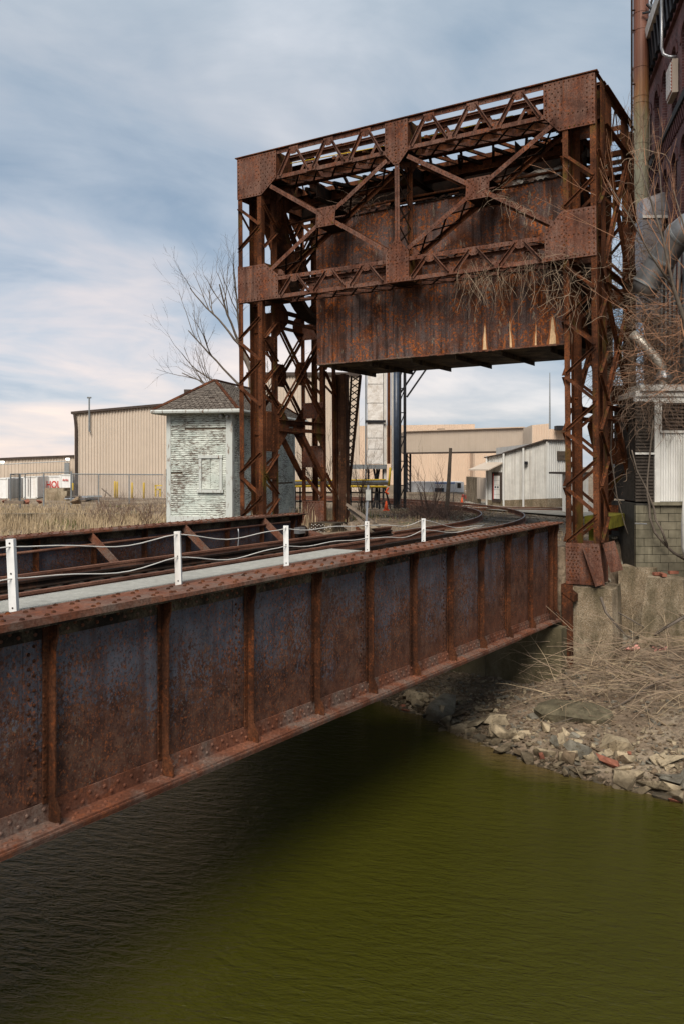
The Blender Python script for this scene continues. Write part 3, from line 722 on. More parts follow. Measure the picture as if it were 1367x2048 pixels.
for face, s in (('f', -0.016), ('b', 0.756)):
    # corner gussets
    o, nn, F = pl('gusset_plate', [(-9.40, 7.70), (-8.55, 7.70), (-8.03, 8.10), (-8.03, 8.86), (-9.40, 8.86)], face, s)
    rivgrid(F, nn, 0.016, -8.72, -8.1, 8.0, 8.75, 0.16, 0.10); rivgrid(F, nn, 0.016, -9.3, -8.9, 7.98, 8.0, 0.13, 0.2, False)
    o, nn, F = pl('gusset_plate', [(0.76, 7.70), (-0.08, 7.70), (-0.43, 8.08), (-0.43, 8.86), (0.76, 8.86)][::-1], face, s)
    rivgrid(F, nn, 0.016, -0.36, 0.05, 8.0, 8.75, 0.14, 0.10); rivgrid(F, nn, 0.016, 0.15, 0.6, 8.05, 8.1, 0.11, 0.2, False); rivgrid(F, nn, 0.016, 0.58, 0.60, 8.0, 8.8, 0.11, 0.11, False)
    o, nn, F = pl('gusset_plate', [(-9.40, 4.72), (-8.0, 4.72), (-8.0, 5.38), (-8.45, 5.74), (-9.40, 5.74)], face, s)
    rivgrid(F, nn, 0.016, -8.70, -8.55, 4.8, 5.7, 0.12, 0.085); rivgrid(F, nn, 0.016, -9.3, -8.2, 5.26, 5.28, 0.11, 0.2, False)
    o, nn, F = pl('gusset_plate', [(-0.43, 4.72), (0.76, 4.72), (0.76, 5.84), (-0.02, 5.84), (-0.43, 5.42)], face, s)
    rivgrid(F, nn, 0.016, -0.02, 0.1, 4.8, 5.8, 0.10, 0.085); rivgrid(F, nn, 0.016, -0.3, 0.7, 5.26, 5.28, 0.11, 0.2, False); rivgrid(F, nn, 0.016, 0.60, 0.62, 4.8, 5.75, 0.11, 0.11, False)
    # middle gussets
    o, nn, F = pl('gusset_plate', [(-4.61, 8.03), (-4.36, 7.74), (-4.22, 7.74), (-3.96, 8.03), (-3.96, 8.86), (-4.61, 8.86)], face, s)
    rivgrid(F, nn, 0.016, -4.31, -4.25, 7.8, 8.8, 0.09, 0.08, False); rivgrid(F, nn, 0.016, -4.54, -4.02, 8.03, 8.25, 0.13, 0.09)
    o, nn, F = pl('gusset_plate', [(-4.61, 4.72), (-3.96, 4.72), (-3.96, 5.48), (-4.22, 5.80), (-4.36, 5.80), (-4.61, 5.48)], face, s)
    rivgrid(F, nn, 0.016, -4.31, -4.25, 4.8, 5.75, 0.09, 0.08, False); rivgrid(F, nn, 0.016, -4.54, -4.02, 5.2, 5.45, 0.13, 0.09)
    # chord angles
    for za, zc in ((8.06, 8.86), (4.72, 5.34)):
        m = MB(); m.angle(T(s+(0.018 if face == 'f' else -0.018), -9.38, zc), T(s+(0.018 if face == 'f' else -0.018), 0.74, zc), -Z3, A if face == 'f' else -A, 0.105, 0.014); m.build('chord_angle', 'rust_gusset', tower)
        m = MB(); m.angle(T(s+(0.018 if face == 'f' else -0.018), -9.38, za), T(s+(0.018 if face == 'f' else -0.018), 0.74, za), Z3, A if face == 'f' else -A, 0.105, 0.014); m.build('chord_angle', 'rust_gusset', tower)
        rivline(T(s+0.016, -8.0, zc-0.05), T(s+0.016, -0.45, zc-0.05), 40, nn, 0.015, 0.006)
        # V lacing
        for ta, tb in ((-8.0, -4.62), (-3.95, -0.44)):
            k = 6
            for i in range(k):
                x0 = lerp(ta, tb, i/k); x1 = lerp(ta, tb, (i+1)/k)
                y0, y1 = (za+0.06, zc-0.09) if i % 2 == 0 else (zc-0.09, za+0.06)
                off = 0.09*(1 if x1 > x0 else -1)
                p, q = T(s, x0+off, y0), T(s, x1-off, y1)
                d = (q-p).normalized(); w_ = A.cross(d); b = MB(); b.angle(p-w_*0.04, q-w_*0.04, w_, nn, 0.08, 0.013); b.build('lacing_bar', 'rust_gusset', tower)
                if i < k-1:
                    if i % 2 == 0: poly = [(x1-0.15, zc-0.01), (x1-0.15, zc-0.15), (x1-0.06, zc-0.22), (x1+0.06, zc-0.22), (x1+0.15, zc-0.15), (x1+0.15, zc-0.01)]
                    else: poly = [(x1-0.15, za+0.01), (x1+0.15, za+0.01), (x1+0.15, za+0.13), (x1+0.08, za+0.19), (x1-0.08, za+0.19), (x1-0.15, za+0.13)]
                    pl('node_plate', poly, face, s-(0.014 if face == 'f' else -0.014), 0.012, riv=True, rr=0.016)
    # X bracing with a centre plate in each half
    for tc_, (a, b) in ((-6.42, (-8.25, -4.58)), (-2.08, (-3.98, -0.18))):
        for sg in (1, -1):
            za, zc = (5.55, 7.90)
            p0, p1 = (T(s, a, zc if sg > 0 else za), T(s, tc_, 6.73)); q0, q1 = (T(s, tc_, 6.73), T(s, b, za if sg > 0 else zc))
            for p, q in ((p0, p1), (q0, q1)):
                d = (q-p).normalized(); w_ = A.cross(d); m = MB(); m.angle(p-w_*0.055, q-w_*0.055, w_, -nn, 0.11, 0.013); m.build('diagonal', 'rust_gusset' if face == 'f' else 'rust_tower', tower)
                n = int((q-p).length/0.13); rivline(p+d*0.1, q-d*0.1, n, nn, 0.014, 0.001)
        o, nn, F = pl('gusset_plate', [(tc_-0.32, 6.48), (tc_+0.28, 6.48), (tc_+0.32, 7.0), (tc_-0.28, 7.0)], face, s-(0.013 if face == 'f' else -0.013), 0.014)
        for sg in (1, -1):
            for k in range(5): rivT.dome(F(tc_+0.06+k*0.045, 6.74+sg*(0.04+k*0.045))+nn*0.014, nn, 0.02); rivT.dome(F(tc_-0.06-k*0.045, 6.74+sg*(0.04+k*0.045))+nn*0.014, nn, 0.02)
    # centre vertical
    for dt in (-0.065, 0.008):
        m = MB(); m.angle(T(s, -4.28+dt, 5.6), T(s, -4.28+dt, 7.9), P, -nn, 0.06, 0.012); m.build('vertical', 'rust_gusset' if face == 'f' else 'rust_tower', tower)
# lattice joining front and rear planes: soffits of both chords, diagonals, centre post
def xlace(Ff, L, W, n, nrm, mt='rust_dark', w_=0.05, name='soffit_lacing', single=False):
    for i in range(n):
        for fl in ((0, 1) if not single else ((i % 2,))):
            a, b = (0, W) if fl == 0 else (W, 0)
            p, q = Ff(L*i/n, a), Ff(L*(i+1)/n, b)
            d = (q-p).normalized(); m = MB(); m.beam(p+nrm*0.008*fl*2, q+nrm*0.008*fl*2, nrm.cross(d), w_, 0.012); m.build(name, mt, tower)
for z in (8.05, 4.71, 5.345):
    xlace(lambda x, y: T(y, -8.5+x, z), 8.45, 0.74, 14, Z3)
for tc_, a, b in ((-6.42, -8.25, -4.58), (-2.08, -3.98, -0.18)):
    for sg in (1, -1):
        p0 = (a, 7.9 if sg > 0 else 5.55); p1 = (b, 5.55 if sg > 0 else 7.9)
        L = math.hypot(p1[0]-p0[0], p1[1]-p0[1])
        d = Vector((0, 0, 1))
        nrm = (T(0, p1[0], p1[1])-T(0, p0[0], p0[1])).cross(A).normalized()
        xlace(lambda x, y: T(y, lerp(p0[0], p1[0], x/L), lerp(p0[1], p1[1], x/L)), L, 0.74, 7, nrm, 'rust_dark', 0.055, 'brace_lacing')
xlace(lambda x, y: T(y, -4.28, 5.7+x), 2.1, 0.74, 4, P, 'rust_dark', 0.05, 'brace_lacing')
for tc_ in (-6.42, -2.08):   # diaphragm boxes behind the centre plates
    m = MB(); m.box((0.0, tc_-0.28, 6.50), (0.74, tc_+0.28, 6.515), T); m.build('diaphragm', 'rust_dark', tower)
    m = MB(); m.box((0.0, tc_-0.28, 6.96), (0.74, tc_+0.28, 6.975), T); m.build('diaphragm', 'rust_dark', tower)
for t0, t1 in ((-8.55, -8.03), (-4.61, -3.96), (-0.43, -0.02)):
    for z in (4.735, 8.09):
        m = MB(); m.box((0.0, t0, z), (0.74, t1, z+0.012), T); m.build('diaphragm', 'rust_dark', tower)
    m = MB(); m.box((0.0, t0 if t0 > -1 else t1, 8.1), (0.74, (t0 if t0 > -1 else t1)-0.012, 8.85), T); m.build('diaphragm', 'rust_tower', tower)
    m = MB(); m.box((0.0, t0 if t0 > -1 else t1, 4.75), (0.74, (t0 if t0 > -1 else t1)-0.012, 5.4), T); m.build('diaphragm', 'rust_tower', tower)
# cap plate and top beams
m = MB(); m.box((-0.06, -9.46, 8.88), (0.12, 0.82, 8.905), T); m.build('cap_plate', 'rust_tower', tower)
m = MB(); m.box((0.62, -9.46, 8.88), (0.80, 0.82, 8.905), T); m.build('cap_plate', 'rust_tower', tower)
for t in (-9.40, -4.28, 0.74):
    m = MB(); m.box((0.1, t-0.02, 8.88), (3.95, t+0.06, 8.90), T); m.build('cap_plate', 'rust_tower', tower)
# plates of the legs in their gusset zones (inner and outer faces)
for t, fc in ((0.76, 'r'), (-8.57, 'r'), (0.0, 'l'), (-9.40, 'l')):
    pp = t+(0.001 if fc == 'r' else -0.001)
    pl('side_plate', [(0.36, -1.8), (0.745, -1.8), (0.745, 8.86), (0.36, 8.86)][::1], fc, pp+(0.015 if fc == 'r' else -0.015), 0.010, 'rust_tower', riv=False) if fc == 'r' and t > 0 else None
    pl('side_plate', [(0.02, 7.72), (0.72, 7.72), (0.72, 8.86), (0.02, 8.86)], fc, pp+(0.028 if fc == 'r' else -0.028), 0.010, 'rust_tower', riv=False) if t != 0.76 else None
    pl('side_plate', [(0.02, 4.80), (0.72, 4.80), (0.72, 5.8), (0.02, 5.8)], fc, pp+(0.028 if fc == 'r' else -0.028), 0.010, 'rust_tower', riv=False) if t != 0.76 else None
# right leg: outer flange strip with its rivet row
n_ = 90
rivline(T(0.70, 0.786, -1.8), T(0.70, 0.786, 8.8), n_, P, 0.017); rivline(T(0.44, 0.786, -1.8), T(0.44, 0.786, 8.8), 60, P, 0.015)
# tie plates on the legs
for t0, t1, zz in ((-9.38, -8.59, [(3.95, 4.5), (0.95, 1.6)]),):
    for z0, z1 in zz:
        pl('tie_plate', [(t0, z0), (t1, z0), (t1, z1), (t0, z1)], 'f', 0.70, 0.012, 'rust_tower')
pl('tie_plate', [(0.12, 0.45), (0.52, 0.45), (0.52, 1.6), (0.12, 1.6)], 'r', -8.548, 0.012, 'rust_tower')
for z0, z1 in ((3.3, 3.75), (-0.35, 0.05), (-1.85, -1.35)):
    pl('tie_plate', [(0.12, z0), (0.60, z0), (0.60, z1), (0.12, z1)], 'r', -8.548, 0.012, 'rust_tower')
for t0, t1 in ((-9.38, -8.57), (0.0, 0.74)):
    for z0, z1 in ((1.55, 2.05), (-0.0, 0.68), (-1.72, -1.06), (4.05, 4.55)):
        pl('tie_plate', [(t0, z0), (t1, z0), (t1, z1), (t0, z1)], 'f', 3.186, 0.014, 'rust_gusset' if t0 < -5 else 'rust_tower')
# bracing between the front and rear legs, on both sides and on inner and outer planes
for side, (ta, tb) in (('L', (-8.60, -9.37)), ('R', (0.04, 0.72))):
    for t in (ta, tb):
        sg = 1 if side == 'L' else 1
        if not (side == 'R' and t == ta and False):
            for z in ((1.05, 4.25) if side == 'L' else (1.05, 4.25)):
                m = MB(); m.angle(T(0.74, t, z), T(3.2, t, z), Z3, P, 0.11, 0.014); m.angle(T(0.74, t, z+0.34), T(3.2, t, z+0.34), -Z3, P, 0.11, 0.014); m.build('strut', 'rust_tower', tower)
            # X braces
            for z0, z1 in ((1.5, 4.15), (4.75, 7.9)):
                for a, b in (((0.76, z0), (3.2, z1)), ((0.76, z1), (3.2, z0))):
                    p, q = T(a[0], t, a[1]), T(b[0], t, b[1]); d = (q-p).normalized()
                    for o_ in (-0.09, 0.09):
                        m = MB(); wv = P.cross(d); m.angle(p+wv*o_, q+wv*o_, wv*(1 if o_ < 0 else -1), P, 0.07, 0.013); m.build('side_brace', 'rust_tower', tower)
                zc = (z0+z1)/2
                pl('gusset_plate', [(1.75, zc-0.35), (2.2, zc-0.35), (2.32, zc), (2.2, zc+0.35), (1.75, zc+0.35), (1.63, zc)], 'r', t+0.012, 0.012, 'rust_tower')
            for s_, k in ((0.74, 1), (3.2, -1)):
                for z in ((1.22, 0.72), (4.42, 0.62)):
                    pl('gusset_plate', [(s_, z[0]-z[1]), (s_+k*0.55, z[0]-0.15), (s_+k*0.55, z[0]+0.15), (s_, z[0]+z[1])][::k], 'r', t+0.028, 0.012, 'rust_tower')
            pl('gusset_plate', [(0.72, 7.1), (1.5, 7.7), (1.5, 8.8), (0.72, 8.8)], 'r', t+0.028, 0.012, 'rust_tower')
            pl('gusset_plate', [(3.22, 7.1), (3.22, 8.8), (2.5, 8.8), (2.5, 7.7)], 'r', t+0.028, 0.012, 'rust_tower')
        m = MB(); m.angle(T(0.74, t, 8.85), T(3.3, t, 8.85), -Z3, P, 0.15, 0.014); m.angle(T(0.74, t, 7.95), T(3.3, t, 7.95), Z3, P, 0.13, 0.014); m.build('side_chord', 'rust_tower', tower)
        for i in range(6):
            x0, x1 = lerp(0.9, 3.2, i/6), lerp(0.9, 3.2, (i+1)/6); y0, y1 = (8.0, 8.8) if i % 2 == 0 else (8.8, 8.0)
            m = MB(); m.beam(T(x0, t, y0), T(x1, t, y1), Vector((0, 0, 1)), 0.07, 0.013); m.build('lacing_bar', 'rust_tower', tower)
    # lower heavy strut to the rear foot
    for t in (ta, tb): m = MB(); m.beam(T(2.0, t, 1.0), T(3.2, t, -0.35), P, 0.10, 0.16); m.build('knee_strut', 'rust_tower', tower)
    m = MB(); m.beam(T(0.9, (ta+tb)/2, 7.6), T(2.3, (ta+tb)/2, 5.5), P, 0.72, 0.16); m.build('knee_strut', 'rust_tower', tower) if side == 'L' else None
# rear portal truss over the track
for s in (3.22, 3.93):
    nn = -A if s < 3.5 else A
    for za, zc, kk in ((8.05, 8.82, 8), (7.25, 7.75, 10)):
        for z, d in ((zc, -1), (za, 1)):
            m = MB(); m.angle(T(s, -9.38, z), T(s, 0.74, z), Z3*d, -nn, 0.13, 0.014); m.build('rear_chord', 'rust_tower', tower)
        n = kk*2
        for i in range(n):
            x0, x1 = lerp(-8.5, -0.05, i/n), lerp(-8.5, -0.05, (i+1)/n); y0, y1 = (za+0.04, zc-0.04) if i % 2 == 0 else (zc-0.04, za+0.04)
            p, q = T(s, x0, y0), T(s, x1, y1); d = (q-p).normalized(); m = MB(); m.beam(p, q, A.cross(d), 0.07, 0.013); m.build('rear_lacing', 'rust_tower', tower)
# solid cross girders between the portals and a pipe
for s, z0, z1, mt in ((1.05, 8.20, 8.70, 'rust_tower'), (1.55, 7.72, 7.98, 'rust_tower'), (2.1, 7.55, 8.02, 'rust_dark'), (2.75, 7.95, 8.3, 'rust_dark')):
    m = MB(); m.box((s, -8.6, z0), (s+0.015, 0.0, z1), T); m.box((s-0.12, -8.6, z0-0.015), (s+0.14, 0.0, z0), T); m.box((s-0.12, -8.6, z1), (s+0.14, 0.0, z1+0.015), T)
    m.build('cross_girder', mt, tower)
    if s < 1.2: rivline(T(s, -8.4, z0+0.06), T(s, -0.1, z0+0.06), 60, -A, 0.016)
for z_, mt_ in ((8.62, 'rust_tower'), (7.92, 'rust_dark')):
    for i in range(9):
        ta_, tb_ = lerp(-8.5, -0.1, i/9), lerp(-8.5, -0.1, (i+1)/9)
        for a_, b_ in (((0.76, ta_), (3.2, tb_)), ((0.76, tb_), (3.2, ta_))):
            m = MB(); m.beam(T(a_[0], a_[1], z_), T(b_[0], b_[1], z_+.02), Z3, 0.08, 0.07); m.build('lateral_brace', mt_, tower)
for t in (-7.2, -4.28, -1.4):
    m = MB(); m.box((0.75, t-0.008, 7.62), (3.2, t+0.008, 8.0), T); m.box((0.75, t-0.1, 7.60), (3.2, t+0.1, 7.615), T); m.build('top_beam', 'rust_dark', tower)
m = MB(); m.tube([T(1.3, -8.9, 7.15), T(1.3, -5.0, 7.30), T(1.3, 0.1, 7.25)], 0.035, 7); m.build('pipe', 'rust_tower', tower, smooth=True)
m = MB(); m.tube([T(0.5, -7.9, 8.62), T(0.9, -4.5, 8.66), T(0.9, -1.5, 8.70)], 0.014, 5); m.build('pipe', 'yellow_paint', tower, smooth=True)
# curved rack segment behind the left leg
m = MB(); arc = []
for i in range(15):
    th = R(200+i*9); arc.append((2.0+1.55*math.cos(th), 5.9+1.55*math.sin(th)))
for i in range(14):
    a, b = arc[i], arc[i+1]; m.beam(T(a[0], -8.0, a[1]), T(b[0], -8.0, b[1]), P, 0.42, 0.14)
m.build('rack_segment', 'rust_dark', tower)
# left heel post: the tall scaled post that carries the trunnion, and its latticed stay
m = MB()
for t in (-8.62, -8.34):
    m.box((4.0, t-0.012, -1.85), (4.35, t+0.012, 3.0), T)
m.box((4.1, -8.605, -1.85), (4.25, -8.355, 3.0), T); m.box((3.98, -8.74, -1.85), (3.999, -8.56, 3.0), T); m.box((3.98, -8.40, -1.85), (3.999, -8.24, 3.0), T)
hp = m.build('trunnion_post', 'rust_post', tower)
m = MB()
for sgn in (-1, 1):
    m.angle(T(4.6, -8.65+0.0+sgn*0.06, -1.5), T(4.6, -8.22+sgn*0.20, 3.0), P*(-sgn), A, 0.07, 0.014)
o = m.build('lattice_stay', 'rust_post', tower)
for i in range(20):
    f0, f1 = i/20, (i+1)/20
    for fl in (0, 1):
        a, b = (-1, 1) if fl else (1, -1)
        def C(f, k): return T(4.6-0.01*fl, lerp(-8.65, -8.22, f)+k*lerp(0.06, 0.20, f), lerp(-1.5, 3.0, f))
        q = MB(); q.beam(C(f0, a), C(f1, b), P, 0.035, 0.012); q.build('lacing_bar', 'rust_black', o)
# shoes of the legs
def shoe(t0, t1, s0, s1, z0, z1, spread):
    m = MB()
    m.hexa([T(s0-0.04, t0-spread*0, z0), T(s0-0.04, t1+spread, z0), T(s0-0.02, t1+spread, z0), T(s0-0.02, t0, z0), T(s0-0.04, t0, z1), T(s0-0.04, t1, z1), T(s0-0.02, t1, z1), T(s0-0.02, t0, z1)])
    m.box((s0, t0+0.02, z0), (s1, t0+0.04, z1), T); m.box((s0, t1-0.04, z0), (s1, t1-0.02, z1), T); m.box((s1, t0, z0), (s1+0.02, t1, z1), T)
    return m.build('shoe', 'rust_gusset', tower)
shoe(0.0, 0.76, 0.0, 0.74, -2.74, -1.80, 0.12); shoe(-9.4, -8.57, 0.0, 0.74, -2.9, -1.8, 0.0); shoe(0.0, 0.76, 3.2, 3.95, -3.0, -2.4, 0.1); shoe(-9.4, -8.57, 3.2, 3.95, -2.2, -1.7, 0.1)
rivgrid(lambda x, y: T(-0.04, x, y), -A, 0.0, 0.06, 0.30, -2.65, -1.85, 0.075, 0.075); rivgrid(lambda x, y: T(-0.04, x, y), -A, 0.0, 0.58, 0.74, -2.65, -1.85, 0.075, 0.085)
m = MB(); m.angle(T(-0.06, 0.42, -1.85), T(-0.06, 0.72, -2.75), P, -A, 0.16, 0.014); m.angle(T(0.10, 0.80, -1.8), T(0.10, 0.98, -2.45), A, P, 0.28, 0.014); m.build('shoe_rib', 'rust_gusset', tower)
m = MB(); m.box((-0.34, -0.02, -4.6), (-0.32, 0.24, -2.72), T); m.box((-0.34, -0.02, -4.6), (0.0, 0.0, -2.72), T)
m.plate([(-0.02, -2.72), (0.28, -2.95), (0.28, -3.1), (-0.02, -2.9)], A*0.3, lambda x, y: T(-0.36, x, y)); m.build('corner_sheathing', 'rust_stiff', tower)
rivT.build('rivets', 'rust_tower', tower, kind='stuff')

# ================================================================ counterweight hung in the tower
cw = thing('counterweight', B(2.5, -3.9, 2.9), 'huge rusty streaked steel clad counterweight box hanging inside the portal', 'counterweight')
CS0, CS1, CT0, CT1, CZ0, CZ1 = 1.10, 3.90, -7.44, -0.10, 2.93, 7.0
m = MB(); m.box((CS0, CT0, CZ0), (CS1, CT1, CZ1), T); body = m.build('body', 'rust_dark', cw)
xs = [CT0, -6.95, -6.1, -5.05, -4.35, -3.4, -2.5, -1.75, -0.95, CT1]
for a, b in zip(xs, xs[1:]):
    for z0, z1 in ((CZ0, 4.92), (4.93, CZ1)):
        if z1 == CZ1 and a < -6.9: pass
        q = MB(); q.box((CS0-0.012-rng.uniform(0, .008), a+0.004, z0+0.002), (CS0-0.001, b-0.004, z1), T); q.build('face_plate', 'rust_weight', body)
q = MB()
for x in xs[1:-1]: q.box((CS0-0.035, x-0.055, CZ0+0.02), (CS0-0.0215, x+0.055, CZ1), T)
q.build('cover_strip', 'rust_weight', body)
rv = MB()
for x in xs[1:-1]:
    z = CZ0+0.1
    while z < CZ1: rv.dome(T(CS0-0.035, x-0.025, z), -A, 0.015); rv.dome(T(CS0-0.035, x+0.025, z+0.05), -A, 0.015); z += 0.13
x = CT0+0.05
while x < CT1: rv.dome(T(CS0-0.02, x, CZ1-0.07), -A, 0.015); rv.dome(T(CS0-0.02, x, CZ0+0.05), -A, 0.013); x += 0.11
rv.build('rivets', 'rust_weight', body, kind='stuff')
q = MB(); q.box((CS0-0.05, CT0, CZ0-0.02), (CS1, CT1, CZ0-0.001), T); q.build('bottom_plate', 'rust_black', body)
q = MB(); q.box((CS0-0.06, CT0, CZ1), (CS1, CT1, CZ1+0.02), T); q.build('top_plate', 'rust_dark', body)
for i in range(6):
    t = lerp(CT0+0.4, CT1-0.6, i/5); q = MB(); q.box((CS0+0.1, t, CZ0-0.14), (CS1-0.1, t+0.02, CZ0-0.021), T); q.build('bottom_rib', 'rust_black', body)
# ragged lower lip of flaking rust
q = MB(); x = CT0
while x < CT1:
    h = 0.006+0.022*rng.random()**2; w_ = rng.uniform(0.03, 0.10); q.box((CS0-0.052, x, CZ0-h), (CS0-0.022, min(x+w_, CT1), CZ0+0.02), T); x += w_
q.build('flaking_lip', 'rust_flange', body)
# tapering tears in the cladding showing pale concrete
for t, w_, h in ((-2.36, 0.10, 0.62), (-1.72, 0.18, 0.72), (-0.98, 0.15, 0.62), (-0.60, 0.18, 0.66)):
    q = MB(); lf = [(t-w_*(.5-.42*f+rng.uniform(-.05, .05)), CZ0+.03+h*f) for f in (0, .15, .3, .45, .6, .75, .9)]; rt = [(t+w_*(.5-.40*f+rng.uniform(-.05, .05)), CZ0+.03+h*f) for f in (0, .15, .3, .45, .6, .75, .9)]; e = lf[::-1]+rt+[(t+w_*.02, CZ0+h+.03)]
    q.plate(e, -A*0.012, lambda x, y: T(CS0-0.021, x, y)); q.build('exposed_concrete', 'pale_concrete_fill', body)
    q = MB(); e2 = [(x+(x-t)*0.9+rng.uniform(-.006, .006), y+(0.07 if y > CZ0+0.5 else -0.012)) for x, y in e]
    q.plate(e2, -A*0.006, lambda x, y: T(CS0-0.021, x, y)); q.build('torn_edge', 'rust_orange', body)
# half-round drums on top
for a, b, s_, r_, nm in ((-6.35, -5.25, 1.75, 0.42, 'rust_weight'), (-2.1, -0.15, 1.75, 0.46, 'peeling_drum')):
    q = MB(); n = 14; ns = 10
    k0 = 0
    for j in range(ns+1):
        t = lerp(a, b, j/ns); rr = r_*(1-(0.10 if j % 3 == 1 else 0))
        for i in range(n+1):
            th = math.pi*i/n; q.v.append(T(s_-rr*math.cos(th), t, CZ1+0.02+rr*math.sin(th)*1.05))
    for j in range(ns):
        for i in range(n): q.f.append((j*(n+1)+i, j*(n+1)+i+1, (j+1)*(n+1)+i+1, (j+1)*(n+1)+i))
    o = q.build('drum_shell', nm, body)
    md = o.modifiers.new('thick', 'SOLIDIFY'); md.thickness = 0.02
for a, b, s_, h in ((-4.9, -3.9, 2.3, 0.5), (-3.4, -2.6, 1.9, 0.55)):
    q = MB(); q.box((s_, a, CZ1+0.02), (s_+0.8, b, CZ1+h), T); q.build('ballast_box', 'rust_dark', body)
# hangers from the weight to the top of the tower
for t in (-7.1, -0.45):
    q = MB(); q.box((1.9, t-0.02, CZ1-0.1), (2.5, t+0.02, 7.6), T); q.build('hanger', 'rust_dark', cw)
q = MB()
for i in range(190):
    t = rng.choice([rng.gauss(-3.6, .4), rng.uniform(-7.2, -.3)]); q.dome(T(1.08+rng.random()*0.5, t, CZ1+0.0+0.07*rng.random()), Vector((rng.uniform(-.5, .5), rng.uniform(-.5, .5), 1)), rng.uniform(0.025, 0.11), 5)
q.build('debris', 'rust_dark', cw, kind='stuff')
# ================================================================ railway on land
track = thing('railway_track', B(1, -3.7, -1.85), 'two rusty rails curving left through brown gravel beyond the tower', 'track')
def arc_path(off):
    """centre line: straight along the span, then curving left; off = distance to the right"""
    pts = []; p0 = B(0.05, -3.76, 0); d0 = math.atan2(A.x, A.y)
    for i in range(5): q = p0+A*(2.9*i/4); pts.append(q+P*off)
    c = p0+A*2.9; Rr = 17.3; cen = c-P*Rr
    for i in range(1, 60):
        th = d0-i*R(1.8); n = Vector((math.cos(th), -math.sin(th), 0)); pts.append(cen+n*(Rr+off))
    return pts
for off in (0.74, -0.74):
    m = MB(); rail_mesh(m, arc_path(off), -1.86, 0.17); m.build('rail', 'rust_rail' if off < 0 else 'rust_rail', track)
    m = MB(); k0 = [Vector((p.x, p.y, -1.688)) for p in arc_path(off)]
    for a, b in zip(k0, k0[1:]): m.beam(a, b, Vector(((b-a).y, -(b-a).x, 0)), 0.03, 0.003)
    m.build('worn_rail_top', 'zinc_post', track)
cl = arc_path(0); acc = 0; nxt = 0.3
for a, b in zip(cl, cl[1:]):
    L = (b-a).length
    while nxt < acc+L:
        p = a.lerp(b, (nxt-acc)/L); d = (b-a).normalized(); r = Vector((d.y, -d.x, 0)); m = MB()
        m.beam(Vector((p.x, p.y, -1.875))-r*1.25, Vector((p.x, p.y, -1.875))+r*1.25, d, 0.22, 0.04); m.build('tie', 'tie_wood', track); nxt += 0.62
    acc += L
trk2 = thing('railway_track', at(1050, 1010, 41), 'second track crossing pale gravel in front of the white corrugated building', 'track')
for off in (0, 1.48):
    m = MB(); rail_mesh(m, [Vector((2.5, 35.9+off, 0)), Vector((6.5, 35.2+off*0.98, 0)), Vector((10.5, 33.6+off*0.9, 0)), Vector((15, 30.4+off*0.9, 0))], -1.87, 0.13); m.build('rail', 'rust_rail', trk2)
m = MB(); m.plate([(5.2, 36.9), (8.2, 30.5), (18, 24), (24, 30), (14, 42), (6.2, 43)], Z3*0.012, lambda x, y: Vector((x, y, -1.80)))
structure(m.build('gravel_yard', 'gravel_yard'))

# ================================================================ corrugated sheet helper
def corr(m, p0, p1, z0, z1, n, depth=0.04, zt=None):
    """corrugated wall from p0 to p1 (x,y), ribs n; zt: height at p1 if the top slopes"""
    p0 = Vector((p0[0], p0[1], 0)); p1 = Vector((p1[0], p1[1], 0)); d = (p1-p0).normalized(); nn = Vector((d.y, -d.x, 0))
    if nn.dot(-(p0+p1)/2) < 0: nn = -nn
    L = (p1-p0).length; k0 = len(m.v); prof = []
    for i in range(n):
        for f, h in ((0, 0), (0.35, 0), (0.5, 1), (0.85, 1)): prof.append(((i+f)/n, h))
    prof.append((1, 0)); zt = z1 if zt is None else zt
    for f, h in prof:
        q = p0.lerp(p1, f)+nn*(depth*h); m.v.append(q+Z3*z0); m.v.append(q+Z3*lerp(z1, zt, f))
    for i in range(len(prof)-1): a = k0+2*i; m.f.append((a, a+2, a+3, a+1))
    return m
def wallbox(m, pts, z0, z1):  # closed prism from a footprint
    n = len(pts); m.plate([(p[0], p[1]) for p in pts], Z3*(z1-z0), lambda x, y: Vector((x, y, z0))); return m
# ---- beige warehouse behind the hut
G0 = -1.95
wh = thing('warehouse', (-11, 51, G0), 'large beige ribbed metal warehouse left of the hut with dark eaves and downpipe', 'warehouse')
m = MB(); x0, x1 = -16.05, -5.2
corr(m, (x0, 51), (x1, 51), G0, 3.12, 62, 0.05, 4.1); m.build('wall', 'beige_metal', wh)
m = MB(); corr(m, (x0, 51), (x0-3, 75), G0, 3.12, 60, 0.05); m.build('side_wall', 'beige_metal', wh)
m = MB(); m.hexa([Vector(q) for q in ((x0-0.15, 50.8, 3.12), (x1, 50.8, 4.1), (x1-3, 75, 4.1), (x0-3.15, 75, 3.12), (x0-0.15, 50.8, 3.26), (x1, 50.8, 4.24), (x1-3, 75, 4.24), (x0-3.15, 75, 3.26))]); m.build('roof', 'brown_trim', wh)
m = MB(); m.tube([Vector((x0+0.05, 50.85, 3.1)), Vector((x0+0.10, 50.85, 2.75)), Vector((x0+0.14, 50.88, 2.2)), Vector((x0+0.14, 50.88, G0))], 0.085, 8); m.build('downpipe', 'brown_trim', wh)
m = MB(); m.tube([at(181, 864, 50.8), at(178, 862, 50.8), at(178, 795, 50.8)], 0.05, 6); m.tube([at(174, 795, 50.8), at(182, 795, 50.8)], 0.05, 6); m.build('vent_pipe', 'zinc_post', wh)
b2 = thing('warehouse_block', (-7, 60, G0), 'taller beige flat roofed block rising behind the weathered hut roof', 'building')
m = MB(); corr(m, (-10.9, 60), (-5.6, 60), G0, 5.15, 26, 0.05); m.build('wall', 'beige_metal', b2)
